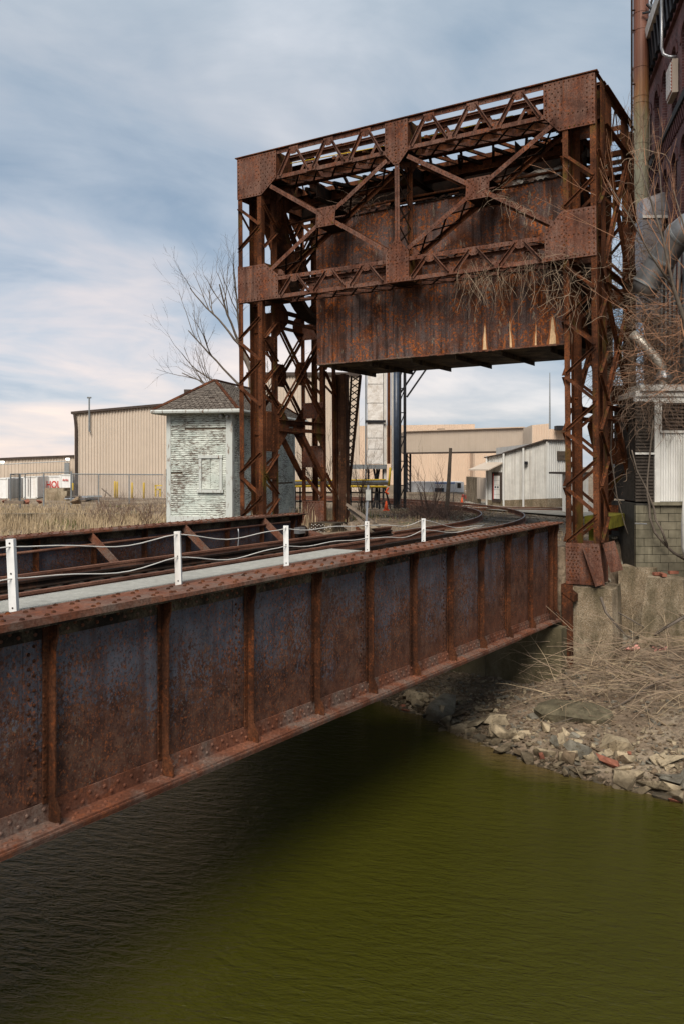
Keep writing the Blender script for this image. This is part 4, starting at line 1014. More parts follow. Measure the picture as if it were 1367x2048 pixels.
m = MB(); m.box((-11.1, 59.8, 5.15), (-5.6, 75, 5.4)); m.build('roof', 'brown_trim', b2)
m = MB(); corr(m, (-6.6, 59.9), (1.2, 59.9), G0, 6.35, 40, 0.05); m.build('wall', 'beige_metal', b2)
m = MB(); m.box((-6.7, 59.7, 6.35), (1.3, 75, 6.6)); m.build('roof', 'brown_trim', b2)
m = MB(); m.box((-6.5, 60.1, G0), (1.1, 75, 6.35)); m.box((-10.8, 60.2, G0), (-5.6, 75, 5.15)); m.build('core', 'beige_metal', b2)
b3 = thing('low_warehouse', (-28, 75, G0), 'low tan warehouse at the left edge with lit wall lamps', 'warehouse')
m = MB(); corr(m, (-46, 73), (-28, 74.5), -2.2, -0.25, 60, 0.05, 0.62); corr(m, (-28, 74.5), (-23.2, 75), -2.2, 0.62, 20, 0.05, 0.86); m.build('wall', 'beige_metal', b3)
m = MB(); m.hexa([Vector(q) for q in ((-46, 72.8, -0.25), (-28, 74.3, 0.62), (-28, 100, 0.62), (-46, 100, -0.25), (-46, 72.8, -0.1), (-28, 74.3, 0.80), (-28, 100, 0.8), (-46, 100, -0.1))])
m.hexa([Vector(q) for q in ((-28, 74.3, 0.62), (-23, 74.8, 0.86), (-23, 100, 0.86), (-28, 100, 0.62), (-28, 74.3, 0.80), (-23, 74.8, 1.0), (-23, 100, 1.0), (-28, 100, 0.80))]); m.build('roof', 'brown_trim', b3)
for u in (4, 135):
    m = MB(); p = at(u, 918 if u > 50 else 924, 72.5); m.box(p-Vector((0.13, 0.1, 0.07)), p+Vector((0.13, 0.1, 0.07))); m.build('wall_lamp', 'lamp_lit', b3)
m = MB(); p = at(133.5, 922, 74.1); m.box(p-Vector((0.2, 0.1, 1.4)), p+Vector((0.2, 0.1, -0.14))); m.build('lamp_column', 'zinc_post', b3)
m = MB(); m.tube([at(-20, 930, 72.6), at(60, 926, 73.5), at(140, 922, 74.0)], 0.035, 5); m.build('conduit', 'zinc_post', b3)
# ---- trailers
def trailer(u0, u1, v0, v1, Y, L, label, matn='white_paint', text=None, skew=0.0):
    a = at(u0, v1, Y); b = at(u1, v0, Y); base = (a+b)/2; base.z = G0
    t = thing('semi_trailer', base, label, 'trailer', None)
    m = MB(); m.box((a.x, Y, a.z), (b.x, Y+L, b.z)); body = m.build('body', matn, t)
    m = MB(); w_ = 0.05
    for x in (a.x, b.x): m.box((x-w_, Y-0.03, a.z), (x+w_, Y-0.002, b.z))
    m.box((a.x, Y-0.03, b.z-0.05), (b.x, Y-0.004, b.z+0.01)); m.box((a.x, Y-0.03, a.z-0.03), (b.x, Y-0.004, a.z+0.05)); m.build('frame', 'shed_metal', t)
    return t, a, b
t, a, b = trailer(48, 73, 953, 996, 50, 9, 'white trailer with closed rear doors beside the grey mesh gate')
m = MB(); m.box(((a.x+b.x)/2-0.012, 49.95, a.z), ((a.x+b.x)/2+0.012, 49.97, b.z)); m.tube([Vector((a.x+0.25, 49.93, a.z+0.1)), Vector((a.x+0.25, 49.93, b.z-0.1))], 0.015, 5); m.build('door_seam', 'brown_trim', t)
for x in (a.x+0.1, b.x-0.1):
    m = MB(); m.tube([Vector((x-0.08, 50.6, G0+0.22)), Vector((x+0.08, 50.6, G0+0.22))], 0.22, 14); m.build('wheel', 'rubber', t)
t, a, b = trailer(-40, 14, 957, 998, 49.5, 9, 'white trailer partly cut off by the left edge of the picture')
m = MB(); m.box(((b.x)-0.5, 49.45, a.z), ((b.x)-0.47, 49.47, b.z)); m.build('door_seam', 'brown_trim', t)
t, a, b = trailer(74, 121, 953, 992, 52, 2.6, 'white trailer carrying big red letters above a concrete block')
def text_obj(s, p, h, parent, m, xdir=X3, name='lettering'):
    cu = bpy.data.curves.new(name, 'FONT'); cu.body = s; cu.size = h; cu.extrude = 0.004; cu.offset = 0.03*h
    o = bpy.data.objects.new(name, cu); scene.collection.objects.link(o); bpy.context.view_layer.update()
    me = bpy.data.meshes.new_from_object(o.evaluated_get(bpy.context.evaluated_depsgraph_get())); bpy.data.objects.remove(o)
    me.materials.clear(); me.materials.append(M[m]); me.name = name
    o = bpy.data.objects.new(name, me); scene.collection.objects.link(o); o.parent = parent
    o.location = Vector(p)-parent.location; o.rotation_euler = (R(90), 0, math.atan2(xdir.y, xdir.x)); return o
lt = text_obj('HOL', at(91.5, 976, 51.7), 0.60, t, 'red_paint'); lt.scale = (0.72, 1, 1)
text_obj('ARTISAN', at(76, 955, 51.96), 0.10, t, 'red_paint') if False else None
t, a, b = trailer(120.5, 143, 949, 992, 50.6, 9, 'white box trailer with small faint red script behind the fence corner')
o = text_obj('Artic', at(124.5, 961.5, 50.55), 0.17, t, 'red_paint')
# concrete block, debris, bollards
m = MB(); p = at(89, 999, 47); q = at(131, 976.5, 47)
m.box((p.x, 47, p.z-0.15), (q.x-0.12, 48.4, q.z)); m.box((q.x-0.12, 47, p.z-0.15), (q.x+0.05, 48.4, q.z-0.15)); m.buildtop('concrete_barrier', 'concrete_old', 'brown concrete barrier block in front of the red letters', 'barrier')
for k, (u, wv, vt, lb) in enumerate([(229.5, 2.6, 962, 'yellow bollard standing left in the close pair by the warehouse wall'), (234, 2.4, 963, 'yellow bollard standing right in the close pair by the warehouse wall'), (264, 3.6, 965, 'yellow bollard in the middle of the warehouse wall, right of the pair'), (287.5, 3.4, 965, 'yellow bollard nearest the hut along the warehouse wall'), (145, 3, 966, 'yellow bollard at the left corner of the beige warehouse')]):
    p = at(u, 997, 50); r_ = 0.055 if k < 2 else 0.06
    m = MB(); top = at(u, vt, 50).z
    m.tube([Vector((p.x, 50, G0-0.05)), Vector((p.x, 50, top-0.05)), Vector((p.x, 50, top-0.015)), Vector((p.x, 50, top))], [r_, r_, r_*0.8, r_*0.3], 12); m.buildtop('bollard', 'yellow_paint', lb, 'bollard', 'yellow bollards by the warehouse', True)
m = MB(); 
for (u0, v0, u1, v1) in ((311, 971, 311, 993), (320, 977, 320, 993), (309, 971, 324, 971), (311, 979, 322, 979)): m.beam(at(u0, v0, 49.5), at(u1, v1, 49.5), Y3, 0.08, 0.08)
m.buildtop('guard_frame', 'yellow_paint', 'small yellow steel guard frame against the warehouse just left of the hut', 'guard frame')
# pipes and scrap pile
sp = thing('scrap_pile', at(160, 994, 45.5), 'heap of grey pipes and timber scraps behind the chain link fence', 'scrap pile')
for i in range(26):
    a = at(rng.uniform(138, 190), rng.uniform(983, 996), 45.3+rng.uniform(0, 1.2)); an = rng.uniform(-0.25, 0.25); L = rng.uniform(0.3, 1.0)
    a.z = min(a.z, -1.45); a.z = -1.93+rng.uniform(0.03, 0.38)*(1-abs(i/26-0.4)); d = Vector((math.cos(an), math.sin(an)*0.6, rng.uniform(-0.06, 0.06)))
    m = MB(); 
    if i % 3: m.tube([a-d*L/2, a+d*L/2], rng.uniform(0.03, 0.07), 7); m.build('pipe', rng.choice(['zinc_post', 'galvanised', 'louver_dark']), sp)
    else: m.beam(a-d*L/2, a+d*L/2, Y3, 0.12, 0.05); m.build('timber', 'wood_old', sp)
m = MB(); m.beam(at(203, 977, 45), at(222, 993, 45), Y3, 0.06, 0.06); m.beam(at(209, 994, 45), at(212, 980, 45), Y3, 0.04, 0.04); m.buildtop('leaning_plank', 'wood_old', 'grey plank propped up at a slant behind the chain link fence', 'plank')
# chain link fence
cf = thing('chain_link_fence', at(240, 1000, 42), 'grey chain link fence with thin posts running in front of the beige warehouse', 'fence')
YF = 42.0
def wires(m, x0, x1, y0, y1, z0, z1, st, r=0.006):
    W_ = x1-x0; H = z1-z0; k = -int(H/st)
    def pt(x, z): f = (x-x0)/W_; return Vector((x, lerp(y0, y1, f), z))
    n = int((W_+H)/st)
    for i in range(n):
        c = x0-H+i*st
        a0 = max(x0, c); a1 = min(x1, c+H)
        if a1 > a0: m.tube([pt(a0, z0+a0-c), pt(a1, z0+a1-c)], r, 3, False)
        if a1 > a0: m.tube([pt(a0, z1-(a0-c)), pt(a1, z1-(a1-c))], r, 3, False)
xa, xb, xc = at(142, 0, YF).x, at(305, 0, YF).x, at(334, 0, YF).x
zt_, zbm = at(0, 948, YF).z, at(0, 1000, YF).z
m = MB(); m.tube([Vector((xa, YF, zt_)), Vector((xc-0.2, YF, zt_-0.03))], 0.028, 6); m.build('top_rail', 'zinc_post', cf)
for u in (197, 258):
    m = MB(); x = at(u, 0, YF).x; m.tube([Vector((x, YF, -2.1)), Vector((x, YF, zt_))], 0.03, 7); m.build('post', 'zinc_post', cf)
m = MB(); m.tube([Vector((xa, YF, -2.1)), Vector((xa, YF, zt_+0.13))], 0.045, 8); m.build('post', 'zinc_post', cf)
m = MB(); m.tube([at(334, 1025, YF), at(333, 938, YF)], 0.05, 8); m.tube([at(333, 946, YF), at(341, 947, YF)], 0.03, 6); m.build('post', 'louver_dark', cf)
m = MB(); wires(m, xa, xc, YF, YF, zbm, zt_, 0.085, 0.0045); m.build('chain_link_mesh', 'galvanised', cf, kind='stuff')
xd = at(87, 0, YF).x
m = MB(); m.tube([Vector((at(40, 0, YF).x, YF, zt_)), Vector((xd, YF+0.3, zt_+0.06)), Vector((xa, YF, zt_+0.09))], 0.026, 6); m.build('top_rail', 'zinc_post', cf)
for u in (40, 87):
    m = MB(); x = at(u, 0, YF).x; m.tube([Vector((x, YF, -2.15)), Vector((x, YF, zt_+0.02))], 0.038, 7); m.build('post', 'zinc_post', cf)
gt = thing('mesh_gate', at(30, 1003, YF), 'folded dark grey mesh gate leaf standing between two trailers at far left', 'gate')
ga, gb, gc = at(20, 0, 41).x, at(38, 0, 42).x, at(50, 0, 43).x
m = MB(); wires(m, ga, gb, 41, 42, -1.72, zt_, 0.05, 0.008); wires(m, gb, gc, 42, 43, -1.72, zt_-0.08, 0.05, 0.008); m.build('mesh', 'zinc_post', gt, kind='stuff')
for p, q in (((ga, 41), (gb, 42)), ((gb, 42), (gc, 43))):
    m = MB()
    for z in (-1.74, zt_): m.tube([Vector((p[0], p[1], z)), Vector((q[0], q[1], z))], 0.03, 6)
    for e in (p, q): m.tube([Vector((e[0], e[1], -1.78)), Vector((e[0], e[1], zt_))], 0.03, 6)
    m.build('gate_frame', 'zinc_post', gt)
# low concrete ledge and scattered debris on the left bank
m = MB(); m.box((-19, 36.0, -2.7), (-8.6, 36.5, -2.02)); o = m.buildtop('retaining_kerb', 'concrete_old', 'long low crumbling concrete ledge along the top of the grassy bank', 'retaining wall')
import bmesh
_hr = random.Random(123); HULLS = []
for _ in range(40):
    bm_ = bmesh.new()
    for k in range(_hr.randint(8, 13)):
        v_ = Vector((_hr.uniform(-1, 1), _hr.uniform(-1, 1), _hr.uniform(-1, 1)))
        mx_ = max(abs(v_.x), abs(v_.y), abs(v_.z)); v_ = v_/mx_*_hr.uniform(0.78, 1.0)*0.5
        bm_.verts.new(v_)
    r__ = bmesh.ops.convex_hull(bm_, input=bm_.verts[:])
    bmesh.ops.delete(bm_, geom=[e for e in r__['geom_interior'] if isinstance(e, bmesh.types.BMVert)], context='VERTS')
    bm_.verts.index_update(); HULLS.append(([v_.co.copy() for v_ in bm_.verts], [tuple(v_.index for v_ in f.verts) for f in bm_.faces])); bm_.free()
def rock_mesh(m, c, size, rg, flat=0.6, n=9):
    """angular broken block: a random convex hull, squashed, turned and half bedded"""
    vs, fs = rg.choice(HULLS)
    sc = Vector((size*rg.uniform(0.8, 1.25), size*rg.uniform(0.55, 1.0), size*flat*rg.uniform(0.5, 1.0)))
    rot = Matrix.Rotation(rg.uniform(0, 6.28), 3, 'Z') @ Matrix.Rotation(rg.uniform(-0.5, 0.5), 3, 'X') @ Matrix.Rotation(rg.uniform(-0.35, 0.35), 3, 'Y')
    m.add([Vector(c)+rot @ Vector((v.x*sc.x, v.y*sc.y, v.z*sc.z)) for v in vs], fs)
def onray(u, v, up=0.0):
    Y = 11.0
    while Y < 26:
        p = at(u, v, Y)
        if p.z <= gz(p.x, p.y)+up: break
        Y += 0.05
    return p
rng_tab = [rng.random() for _ in range(97)]
rg = random.Random(3)
m = MB()
for i in range(90): u = rg.uniform(0, 300); p = at(u, 1003, rg.uniform(33, 42)); m_ = rg.uniform(0.05, 0.22); rock_mesh(m, (p.x, p.y, gz(p.x, p.y)+0.03), m_, rg)
tag(m.build('rubble', 'rock_brown'), 'scattered brown rubble and lumps on top of the left bank', 'rubble', kind='stuff')
for u, v, sz, mt, lb in ((7, 1003, 0.30, 'brick_red', 'red brown masonry lump at the far left of the bank'), (54, 1004, 0.36, 'brick_red', 'reddish broken masonry lump on the concrete ledge'), (79, 1003, 0.34, 'brick_red', 'red broken masonry lump right of centre on the ledge'), (150, 1003, 0.55, 'rock_brown', 'pile of brown broken slabs below the scrap pipes')):
    m = MB(); p = at(u, v, 35.6); rock_mesh(m, p, sz, rg); m.buildtop('masonry_lump', mt, lb, 'rubble lump')
m = MB(); m.beam(at(10, 1004, 35.4), at(48, 1005, 35.4), Y3, 0.2, 0.12); m.buildtop('timber_beam', 'wood_old', 'weathered timber lying along the ledge at far left', 'timber')

# ================================================================ weathered hut
hut = thing('hut', (-3.6, 29.5, -2.0), 'small hip roofed wooden hut with peeling pale green clapboards beside the tower', 'hut')
C0 = Vector((-3.50, 27.0, 0)); dR = Vector((0.262, 0.965, 0)).normalized(); dL = Vector((-0.965, 0.262, 0))
LR_, LL = 6.25, 2.22; ZB_, ZE = -1.64, 1.78
def H(a, b, z): return C0+dR*a+dL*b+Z3*z
m = MB(); m.box((0.02, 0.02, ZB_-0.3), (LR_-0.02, LL-0.02, ZE), H); m.build('wall', 'wood_old', hut)
def boards(axis, L, z0, z1, sk=None):
    m = MB(); n = 50; h = (z1-z0)/n
    for i in range(n):
        za, zc = z0+i*h, z0+(i+1)*h-0.004
        j0 = 0.0
        cuts = [0.0]
        x = rng.uniform(0.8, 2.2)
        while x < L-0.3: cuts.append(x); x += rng.uniform(0.9, 2.3)
        cuts.append(L)
        for c0, c1 in zip(cuts, cuts[1:]):
            if rng.random() < 0.03: continue
            o1 = 0.028+rng.uniform(-0.003, 0.005); o2 = 0.008+rng.uniform(0, 0.004); dz = rng.uniform(-0.006, 0.003)
            pt = (lambda x, o, z: H(-o, x, z)) if axis == 'L' else (lambda x, o, z: H(x, -o, z))
            c0_, c1_ = c0+0.002, c1-0.002
            m.hexa([pt(c0_, o1, za+dz), pt(c1_, o1, za+dz+rng.uniform(-.004, .004)), pt(c1_, -0.015, za), pt(c0_, -0.015, za), pt(c0_, o2, zc), pt(c1_, o2, zc), pt(c1_, -0.015, zc), pt(c0_, -0.015, zc)])
    return m
boards('L', LL, ZB_+0.02, ZE).build('clapboards', 'clapboard_paint', hut, kind='stuff')
boards('R', LR_, ZB_+0.02, ZE).build('clapboards', 'clapboard_paint', hut, kind='stuff')
for a0, b0, a1, b1 in ((-0.045, -0.045, 0.0, 0.17), (-0.045, LL-0.12, 0.0, LL+0.03), (0.0, -0.046, 0.14, -0.0), (LR_-0.14, -0.046, LR_+0.04, 0)):
    m = MB(); m.box((a0, b0, ZB_-0.02), (a1, b1, ZE), H); m.build('corner_board', 'trim_paint', hut)
m = MB(); m.box((-0.055, -0.05, ZB_-0.26), (-0.0, LL+0.02, ZB_+0.02), H); m.build('base_board', 'trim_paint', hut)
m = MB(); m.box((0.0, -0.05, ZB_-0.26), (LR_, 0.0, ZB_+0.02), H); m.build('base_board', 'trim_paint', hut)
m = MB(); m.box((0.1, 0.1, ZB_-0.8), (LR_, LL, ZB_-0.27), H); m.build('foundation', 'rust_dark', hut)
# boarded window in the left face
wx0, wx1, wz0, wz1 = 0.30, 1.10, -0.80, 0.32
wf_ = MB()
for b0, b1, z0, z1, d_ in ((wx0, wx0+0.09, wz0+.051, wz1-.071, .07), (wx1-0.09, wx1, wz0+.051, wz1-.071, .07), (wx0-.02, wx1+.02, wz1-0.07, wz1+0.03, .085), (wx0-.05, wx1+.05, wz0-0.05, wz0+0.05, .11)): wf_.box((-d_, b0, z0), (-0.02, b1, z1), H)
wfo = wf_.build('window_frame', 'trim_paint', hut)
for i in range(2):
    m = MB(); m.box((-0.048+.006*i, wx0+0.105+i*0.31, wz0+0.065), (-0.03, wx0+0.385+i*0.31, wz1-0.09), H); m.build('boarding', 'clapboard_paint', wfo)
# hip roof with rows of shingles
ov = 0.38; ZR = 2.86; ze = ZE-0.02
ca, cb = -ov, -ov; cc, cd = LR_+ov, LL+ov; ridge0, ridge1 = 1.25, LR_-1.25; rb = LL/2
m = MB(); m.add([H(ca, cb, ze), H(cc, cb, ze), H(cc, cd, ze), H(ca, cd, ze), H(ridge0, rb, ZR-0.03), H(ridge1, rb, ZR-0.03)], [(0, 3, 2, 1), (0, 1, 5, 4), (1, 2, 5), (2, 3, 4, 5), (3, 0, 4)]); rf = m.build('roof', 'brown_trim', hut)
def shingles(e0, e1, r0, r1, rows=17):
    m = MB()
    nrm = (e1-e0).cross(r0-e0).normalized()
    if nrm.z < 0: nrm = -nrm
    for i in range(rows):
        f0, f1 = i/rows, min(1, (i+1.12)/rows)
        a0, b0, a1, b1 = e0.lerp(r0, f0), e1.lerp(r1, f0), e0.lerp(r0, f1), e1.lerp(r1, f1)
        L = (b0-a0).length; n = max(1, int(L/0.17))
        for k in range(n):
            g0, g1 = k/n+0.006, (k+1)/n-0.006; th = 0.020+rng.uniform(0, 0.014)
            if rng.random() < 0.02: continue
            p, q = a0.lerp(b0, g0), a0.lerp(b0, g1); r_, s_ = a1.lerp(b1, g1), a1.lerp(b1, g0); j = (r0-e0).normalized()*rng.uniform(-0.012, 0.012)
            m.hexa([p+nrm*0.004+j, q+nrm*0.004+j, r_+nrm*0.003, s_+nrm*0.003, p+nrm*th+j, q+nrm*th+j, r_+nrm*0.006, s_+nrm*0.006])
    return m
shingles(H(ca, cd, ze), H(ca, cb, ze), H(ridge0, rb, ZR), H(ridge0, rb, ZR)).build('shingles', 'shingle', rf, kind='stuff')
shingles(H(ca, cb, ze), H(cc, cb, ze), H(ridge0, rb, ZR), H(ridge1, rb, ZR)).build('shingles', 'shingle', rf, kind='stuff')
for e, r_ in ((H(ca, cb, ze), H(ridge0, rb, ZR)), (H(ca, cd, ze), H(ridge0, rb, ZR)), (H(cc, cb, ze), H(ridge1, rb, ZR)), (H(ridge0, rb, ZR), H(ridge1, rb, ZR))):
    m = MB(); m.beam(e+Z3*0.03, r_+Z3*0.03, X3, 0.10, 0.05); m.build('hip_cap', 'rust_stiff', rf)
m = MB(); m.tube([H(ca-0.04, cd, ze-0.02), H(ca-0.04, cb-0.04, ze-0.02), H(cc, cb-0.04, ze-0.02)], 0.062, 6); m.build('gutter', 'trim_paint', rf)
m = MB(); m.box((ca+0.02, cb+0.02, ze-0.09), (cc, cd, ze-0.005), H); m.build('soffit', 'trim_paint', rf)
for db in (0.30, 0.52):
    m = MB(); p = H(-0.10, db-0.22, 1.58 if db < .4 else 1.61); m.tube([p+Vector((0, 0.05, 0)), p, p-Vector((0.02, 0.07, 0.03))], [0.03, 0.055, 0.062], 10); m.build('floodlight', 'galvanised', hut, smooth=True)
m = MB(); m.tube([H(-0.01, 0.2, 1.65), H(-0.07, 0.2, 1.65)], 0.03, 6); m.build('lamp_box', 'trim_paint', hut)

# ================================================================ stacks, columns and buildings seen through the portal
st = thing('duct_tower', at(760, 1020, 38), 'tall white panelled duct tower on dark steel legs seen under the counterweight', 'duct tower')
x0, x1 = at(733, 0, 38).x, at(766, 0, 38).x
zs = [at(0, v, 38).z for v in (928, 898, 876, 843, 806, 768, 730, 692, 655)]
for i, (a, b) in enumerate(zip(zs, zs[1:])):
    m = MB(); e = 0.02*(i % 2); m.box((x0+e, 38, a+0.012), (x1-0.03, 38.8, b-0.012)); m.build('panel', 'stack_panel', st)
m = MB(); m.box((x0+0.03, 38.03, zs[0]), (x1-0.05, 38.77, zs[-1])); m.build('core', 'louver_dark', st)
m = MB(); m.box((x0-0.1, 37.92, zs[3]-0.05), (x1+0.08, 37.98, zs[3]+0.06)); m.build('girt', 'black_steel', st)
m = MB(); m.box((x1-0.0, 38.1, zs[0]-1.0), (x1+0.13, 38.6, zs[-1])); m.build('side_panel', 'duct_white', st)
m = MB(); m.tube([Vector((x0-0.07, 38, -1.9)), Vector((x0-0.07, 38, zs[-1]))], 0.035, 8); m.build('post', 'zinc_post', st)
m = MB(); xr = at(776, 0, 37.7).x; m.tube([Vector((xr, 37.7, 0.1)), Vector((xr, 37.7, zs[-1]))], 0.075, 8); m.build('pipe', 'rust_stiff', st)
m = MB(); xr = at(779, 0, 38).x; m.box((xr+0.06, 38, -0.2), (xr+0.14, 38.4, zs[-1])); m.build('side_panel', 'duct_white', st)
for u0, u1 in ((735, 735), (745, 758), (758, 745), (765, 765), (752, 752)):
    m = MB(); m.beam(at(u0, 929, 38.2), at(u1, 1018, 38.2), Y3, 0.09, 0.09); m.build('leg', 'black_steel', st)
m = MB(); m.box((at(690, 0, 38).x, 37.9, at(0, 938, 38).z), (at(772, 0, 38).x, 38.5, at(0, 929, 38).z)); m.build('platform', 'zinc_post', st)
nv = thing('steel_column', at(798, 1022, 35), 'dark navy pipe column with black lattice mast rising behind the counterweight', 'column')
xn = at(791, 0, 35).x; m = MB(); m.tube([Vector((xn, 35, -1.9)), Vector((xn, 35, 5.0))], 0.125, 16); m.build('pipe_column', 'navy_steel', nv, smooth=True)
xa_, xb_ = at(799, 0, 35).x, at(809, 0, 35).x
for x in (xa_, xb_):
    m = MB(); m.box((x-0.04, 35.0, -1.9), (x+0.04, 35.1, 5.0)); m.box((x-0.04, 35.5, -1.9), (x+0.04, 35.6, 5.0)); m.build('mast_chord', 'black_steel', nv)
z = -1.8; i = 0
while z < 4.8:
    m = MB(); m.beam(Vector((xa_, 35.0, z)), Vector((xb_, 35.0, z+0.55)) if i % 2 else Vector((xb_, 35, z)), Y3, 0.05, 0.04); m.build('mast_lacing', 'black_steel', nv); z += 0.5; i += 1
m = MB(); m.box((xn-0.2, 34.8, -1.98), (xb_+0.15, 35.8, -1.75)); m.build('footing', 'concrete_block_grey', nv)
for (u0, v0, u1, v1) in ((799, 786, 846, 716), (812, 794, 866, 716)):
    m = MB(); m.beam(at(u0, v0, 35.2), at(u1, v1, 35.2), Y3, 0.09, 0.075); m.build('strut', 'black_steel', nv)
# yellow pipe rack
pr = thing('pipe_rack', at(720, 1020, 36), 'yellow gas pipes and grey ducting on a low rack behind the tower', 'pipe rack')
m = MB(); m.tube([at(585, 973, 36), at(650, 972, 36), at(772, 973.5, 36)], 0.045, 8); m.build('yellow_pipe', 'yellow_paint', pr, smooth=True)
m = MB(); m.tube([at(585, 962, 36), at(650, 961, 36), at(770, 959.5, 36)], 0.035, 8); m.build('yellow_pipe', 'yellow_paint', pr, smooth=True)
m = MB(); m.tube([at(779, 935, 36), at(778, 950, 36), at(776, 972, 36)], 0.05, 8); m.build('yellow_pipe', 'yellow_paint', pr, smooth=True)
m = MB(); m.tube([at(585, 966.5, 36.15), at(775, 965.5, 36.15)], 0.10, 10); m.build('grey_duct', 'galvanised', pr, smooth=True)
for u in (590, 600, 668, 685, 700, 722, 742, 757, 768):
    m = MB(); m.beam(at(u, 975, 36.2), at(u+rng.choice([0, 0, 12]), 1018, 36.2), Y3, 0.07, 0.07); m.build('leg', 'black_steel', pr)
for v in (985, 1003):
    m = MB(); m.beam(at(585, v, 36.2), at(772, v, 36.2), Y3, 0.07, 0.07); m.build('brace', 'louver_dark', pr)
m = MB(); m.tube([at(776, 975, 36), at(770, 984, 36), at(776, 988, 36)], 0.04, 6); m.build('valve', 'orange_plastic', pr)
# sign post in front
m = MB(); m.beam(at(732.5, 1040, 20.5), at(735, 975, 20.5), X3, 0.045, 0.045); sp_ = MB()
sg_ = thing('sign_post', at(733, 1050, 20.5), 'thin galvanised post carrying a small blank grey plate behind the fourth white post', 'sign post')
m = MB(); m.beam(at(730.5, 1056, 20.5), at(735, 970, 20.5), X3, 0.05, 0.04); m.build('post', 'galvanised', sg_)
m = MB(); p = at(735, 990, 20.45); m.box(p-Vector((0.06, 0.006, 0.13)), p+Vector((0.06, 0.006, 0.13))); m.build('plate', 'grating_grey', sg_)
# traffic cones
for u, v, Y, lb in ((771, 1021, 35.5, 'orange traffic cone standing left of the navy pipe column'),):
    t = thing('traffic_cone', at(u, v, Y), lb, 'traffic cone'); p = at(u, v, Y)
    m = MB(); m.box(p-Vector((0.13, 0.13, 0)), p+Vector((0.13, 0.13, 0.03))); m.build('base', 'orange_plastic', t)
    m = MB(); m.tube([p+Z3*0.03, p+Z3*0.40], [0.10, 0.025], 12); m.build('body', 'orange_plastic', t, smooth=True)
# sky bridge and far beige plant
sb = thing('enclosed_bridge', at(950, 990, 58), 'beige ribbed enclosed conveyor bridge spanning above the yard', 'building')
m = MB(); pA, pB = at(806, 864, 60), at(1045, 857, 52)
k0 = (at(806, 0, 60).x, 60); k1 = (at(1046, 0, 52).x, 52)
m.hexa([Vector((k0[0], k0[1], at(0, 905, 60).z)), Vector((k1[0], k1[1], at(0, 902, 52).z)), Vector((k1[0]+0.5, k1[1]+4, at(0, 902, 52).z)), Vector((k0[0], k0[1]+4, at(0, 905, 60).z)),
        Vector((k0[0], k0[1], at(0, 863, 60).z)), Vector((k1[0], k1[1], at(0, 855, 52).z)), Vector((k1[0]+.5, k1[1]+4, at(0, 855, 52).z)), Vector((k0[0], k0[1]+4, at(0, 863, 60).z))]); m.build('core', 'beige_metal', sb)
m = MB()
L = 60
for i in range(L):
    f0, f1 = (i+0.1)/L, (i+0.45)/L
    p0 = Vector((lerp(k0[0], k1[0], f0), lerp(k0[1], k1[1], f0)-0.002, 0)); p1 = Vector((lerp(k0[0], k1[0], f1), lerp(k0[1], k1[1], f1)-0.002, 0))
    za, zc = lerp(at(0, 905, 60).z, at(0, 902, 52).z, f0), lerp(at(0, 863, 60).z, at(0, 855, 52).z, f0)
    m.hexa([p0+Z3*za-Y3*0.04, p1+Z3*za-Y3*0.04, p1+Z3*za, p0+Z3*za, p0+Z3*zc-Y3*0.04, p1+Z3*zc-Y3*0.04, p1+Z3*zc, p0+Z3*zc])
m.build('wall_ribs', 'beige_metal', sb, kind='stuff')
m = MB(); m.beam(Vector((k0[0], k0[1]-0.1, at(0, 906.5, 60).z)), Vector((k1[0], k1[1]-0.1, at(0, 903.5, 52).z)), Y3, 0.3, 0.11); m.build('bottom_beam', 'brown_trim', sb)
m = MB(); m.beam(Vector((k0[0], k0[1]-0.1, at(0, 862.5, 60).z)), Vector((k1[0], k1[1]-0.1, at(0, 854.5, 52).z)), Y3, 0.2, 0.06); m.build('top_trim', 'peach_metal', sb)
m = MB(); corr(m, at(1045, 0, 52)[:2], at(1063, 0, 48)[:2], at(0, 900, 48).z, at(0, 857, 52).z, 8, 0.04, at(0, 850, 48).z); m.build('wall', 'beige_metal', sb)
m = MB(); corr(m, at(1063, 0, 48)[:2], at(1096, 0, 48)[:2], at(0, 900, 48).z, at(0, 850, 48).z, 10, 0.04, at(0, 847, 48).z); m.build('wall', 'peach_metal', sb)
for u in (812, 819):
    m = MB(); m.box(at(u, 1000, 61)-Vector((0.07, 0, 0)), at(u, 906, 61)+Vector((0.07, 0.15, 0))); m.build('leg', 'black_steel', sb)
m = MB()
for i in range(10): m.beam(at(812, 910+i*9, 61), at(819, 919+i*9, 61), Y3, 0.05, 0.06)
m.build('leg_lacing', 'black_steel', sb)
pb = thing('factory_building', at(950, 985, 85), 'pale peach ribbed factory wall in the distance beyond the enclosed bridge', 'building')
m = MB(); corr(m, at(640, 0, 90)[:2], at(948, 0, 85)[:2], -2.0, 4.2, 90, 0.06); m.build('wall', 'peach_metal', pb)
m = MB(); corr(m, at(948, 0, 82)[:2], at(1140, 0, 80)[:2], -2.0, 3.5, 60, 0.06); m.build('wall', 'peach_metal', pb)
m = MB(); m.box((at(640, 0, 90).x, 91, -2), (at(948, 0, 85).x, 110, 4.1)); m.box((at(948, 0, 82).x, 83, -2), (at(1140, 0, 80).x, 110, 3.4)); m.build('core', 'peach_metal', pb)
m = MB(); m.box(at(1125, 860, 79)-Vector((0.6, 0, 0)), at(1131, 851, 79)+Vector((0.6, 1, 0))); m.build('roof_unit', 'black_steel', pb)
m = MB(); m.box(at(875, 862, 84), at(888, 857, 84)+Vector((0, 1, 0))); m.build('roof_unit', 'wood_old', pb)
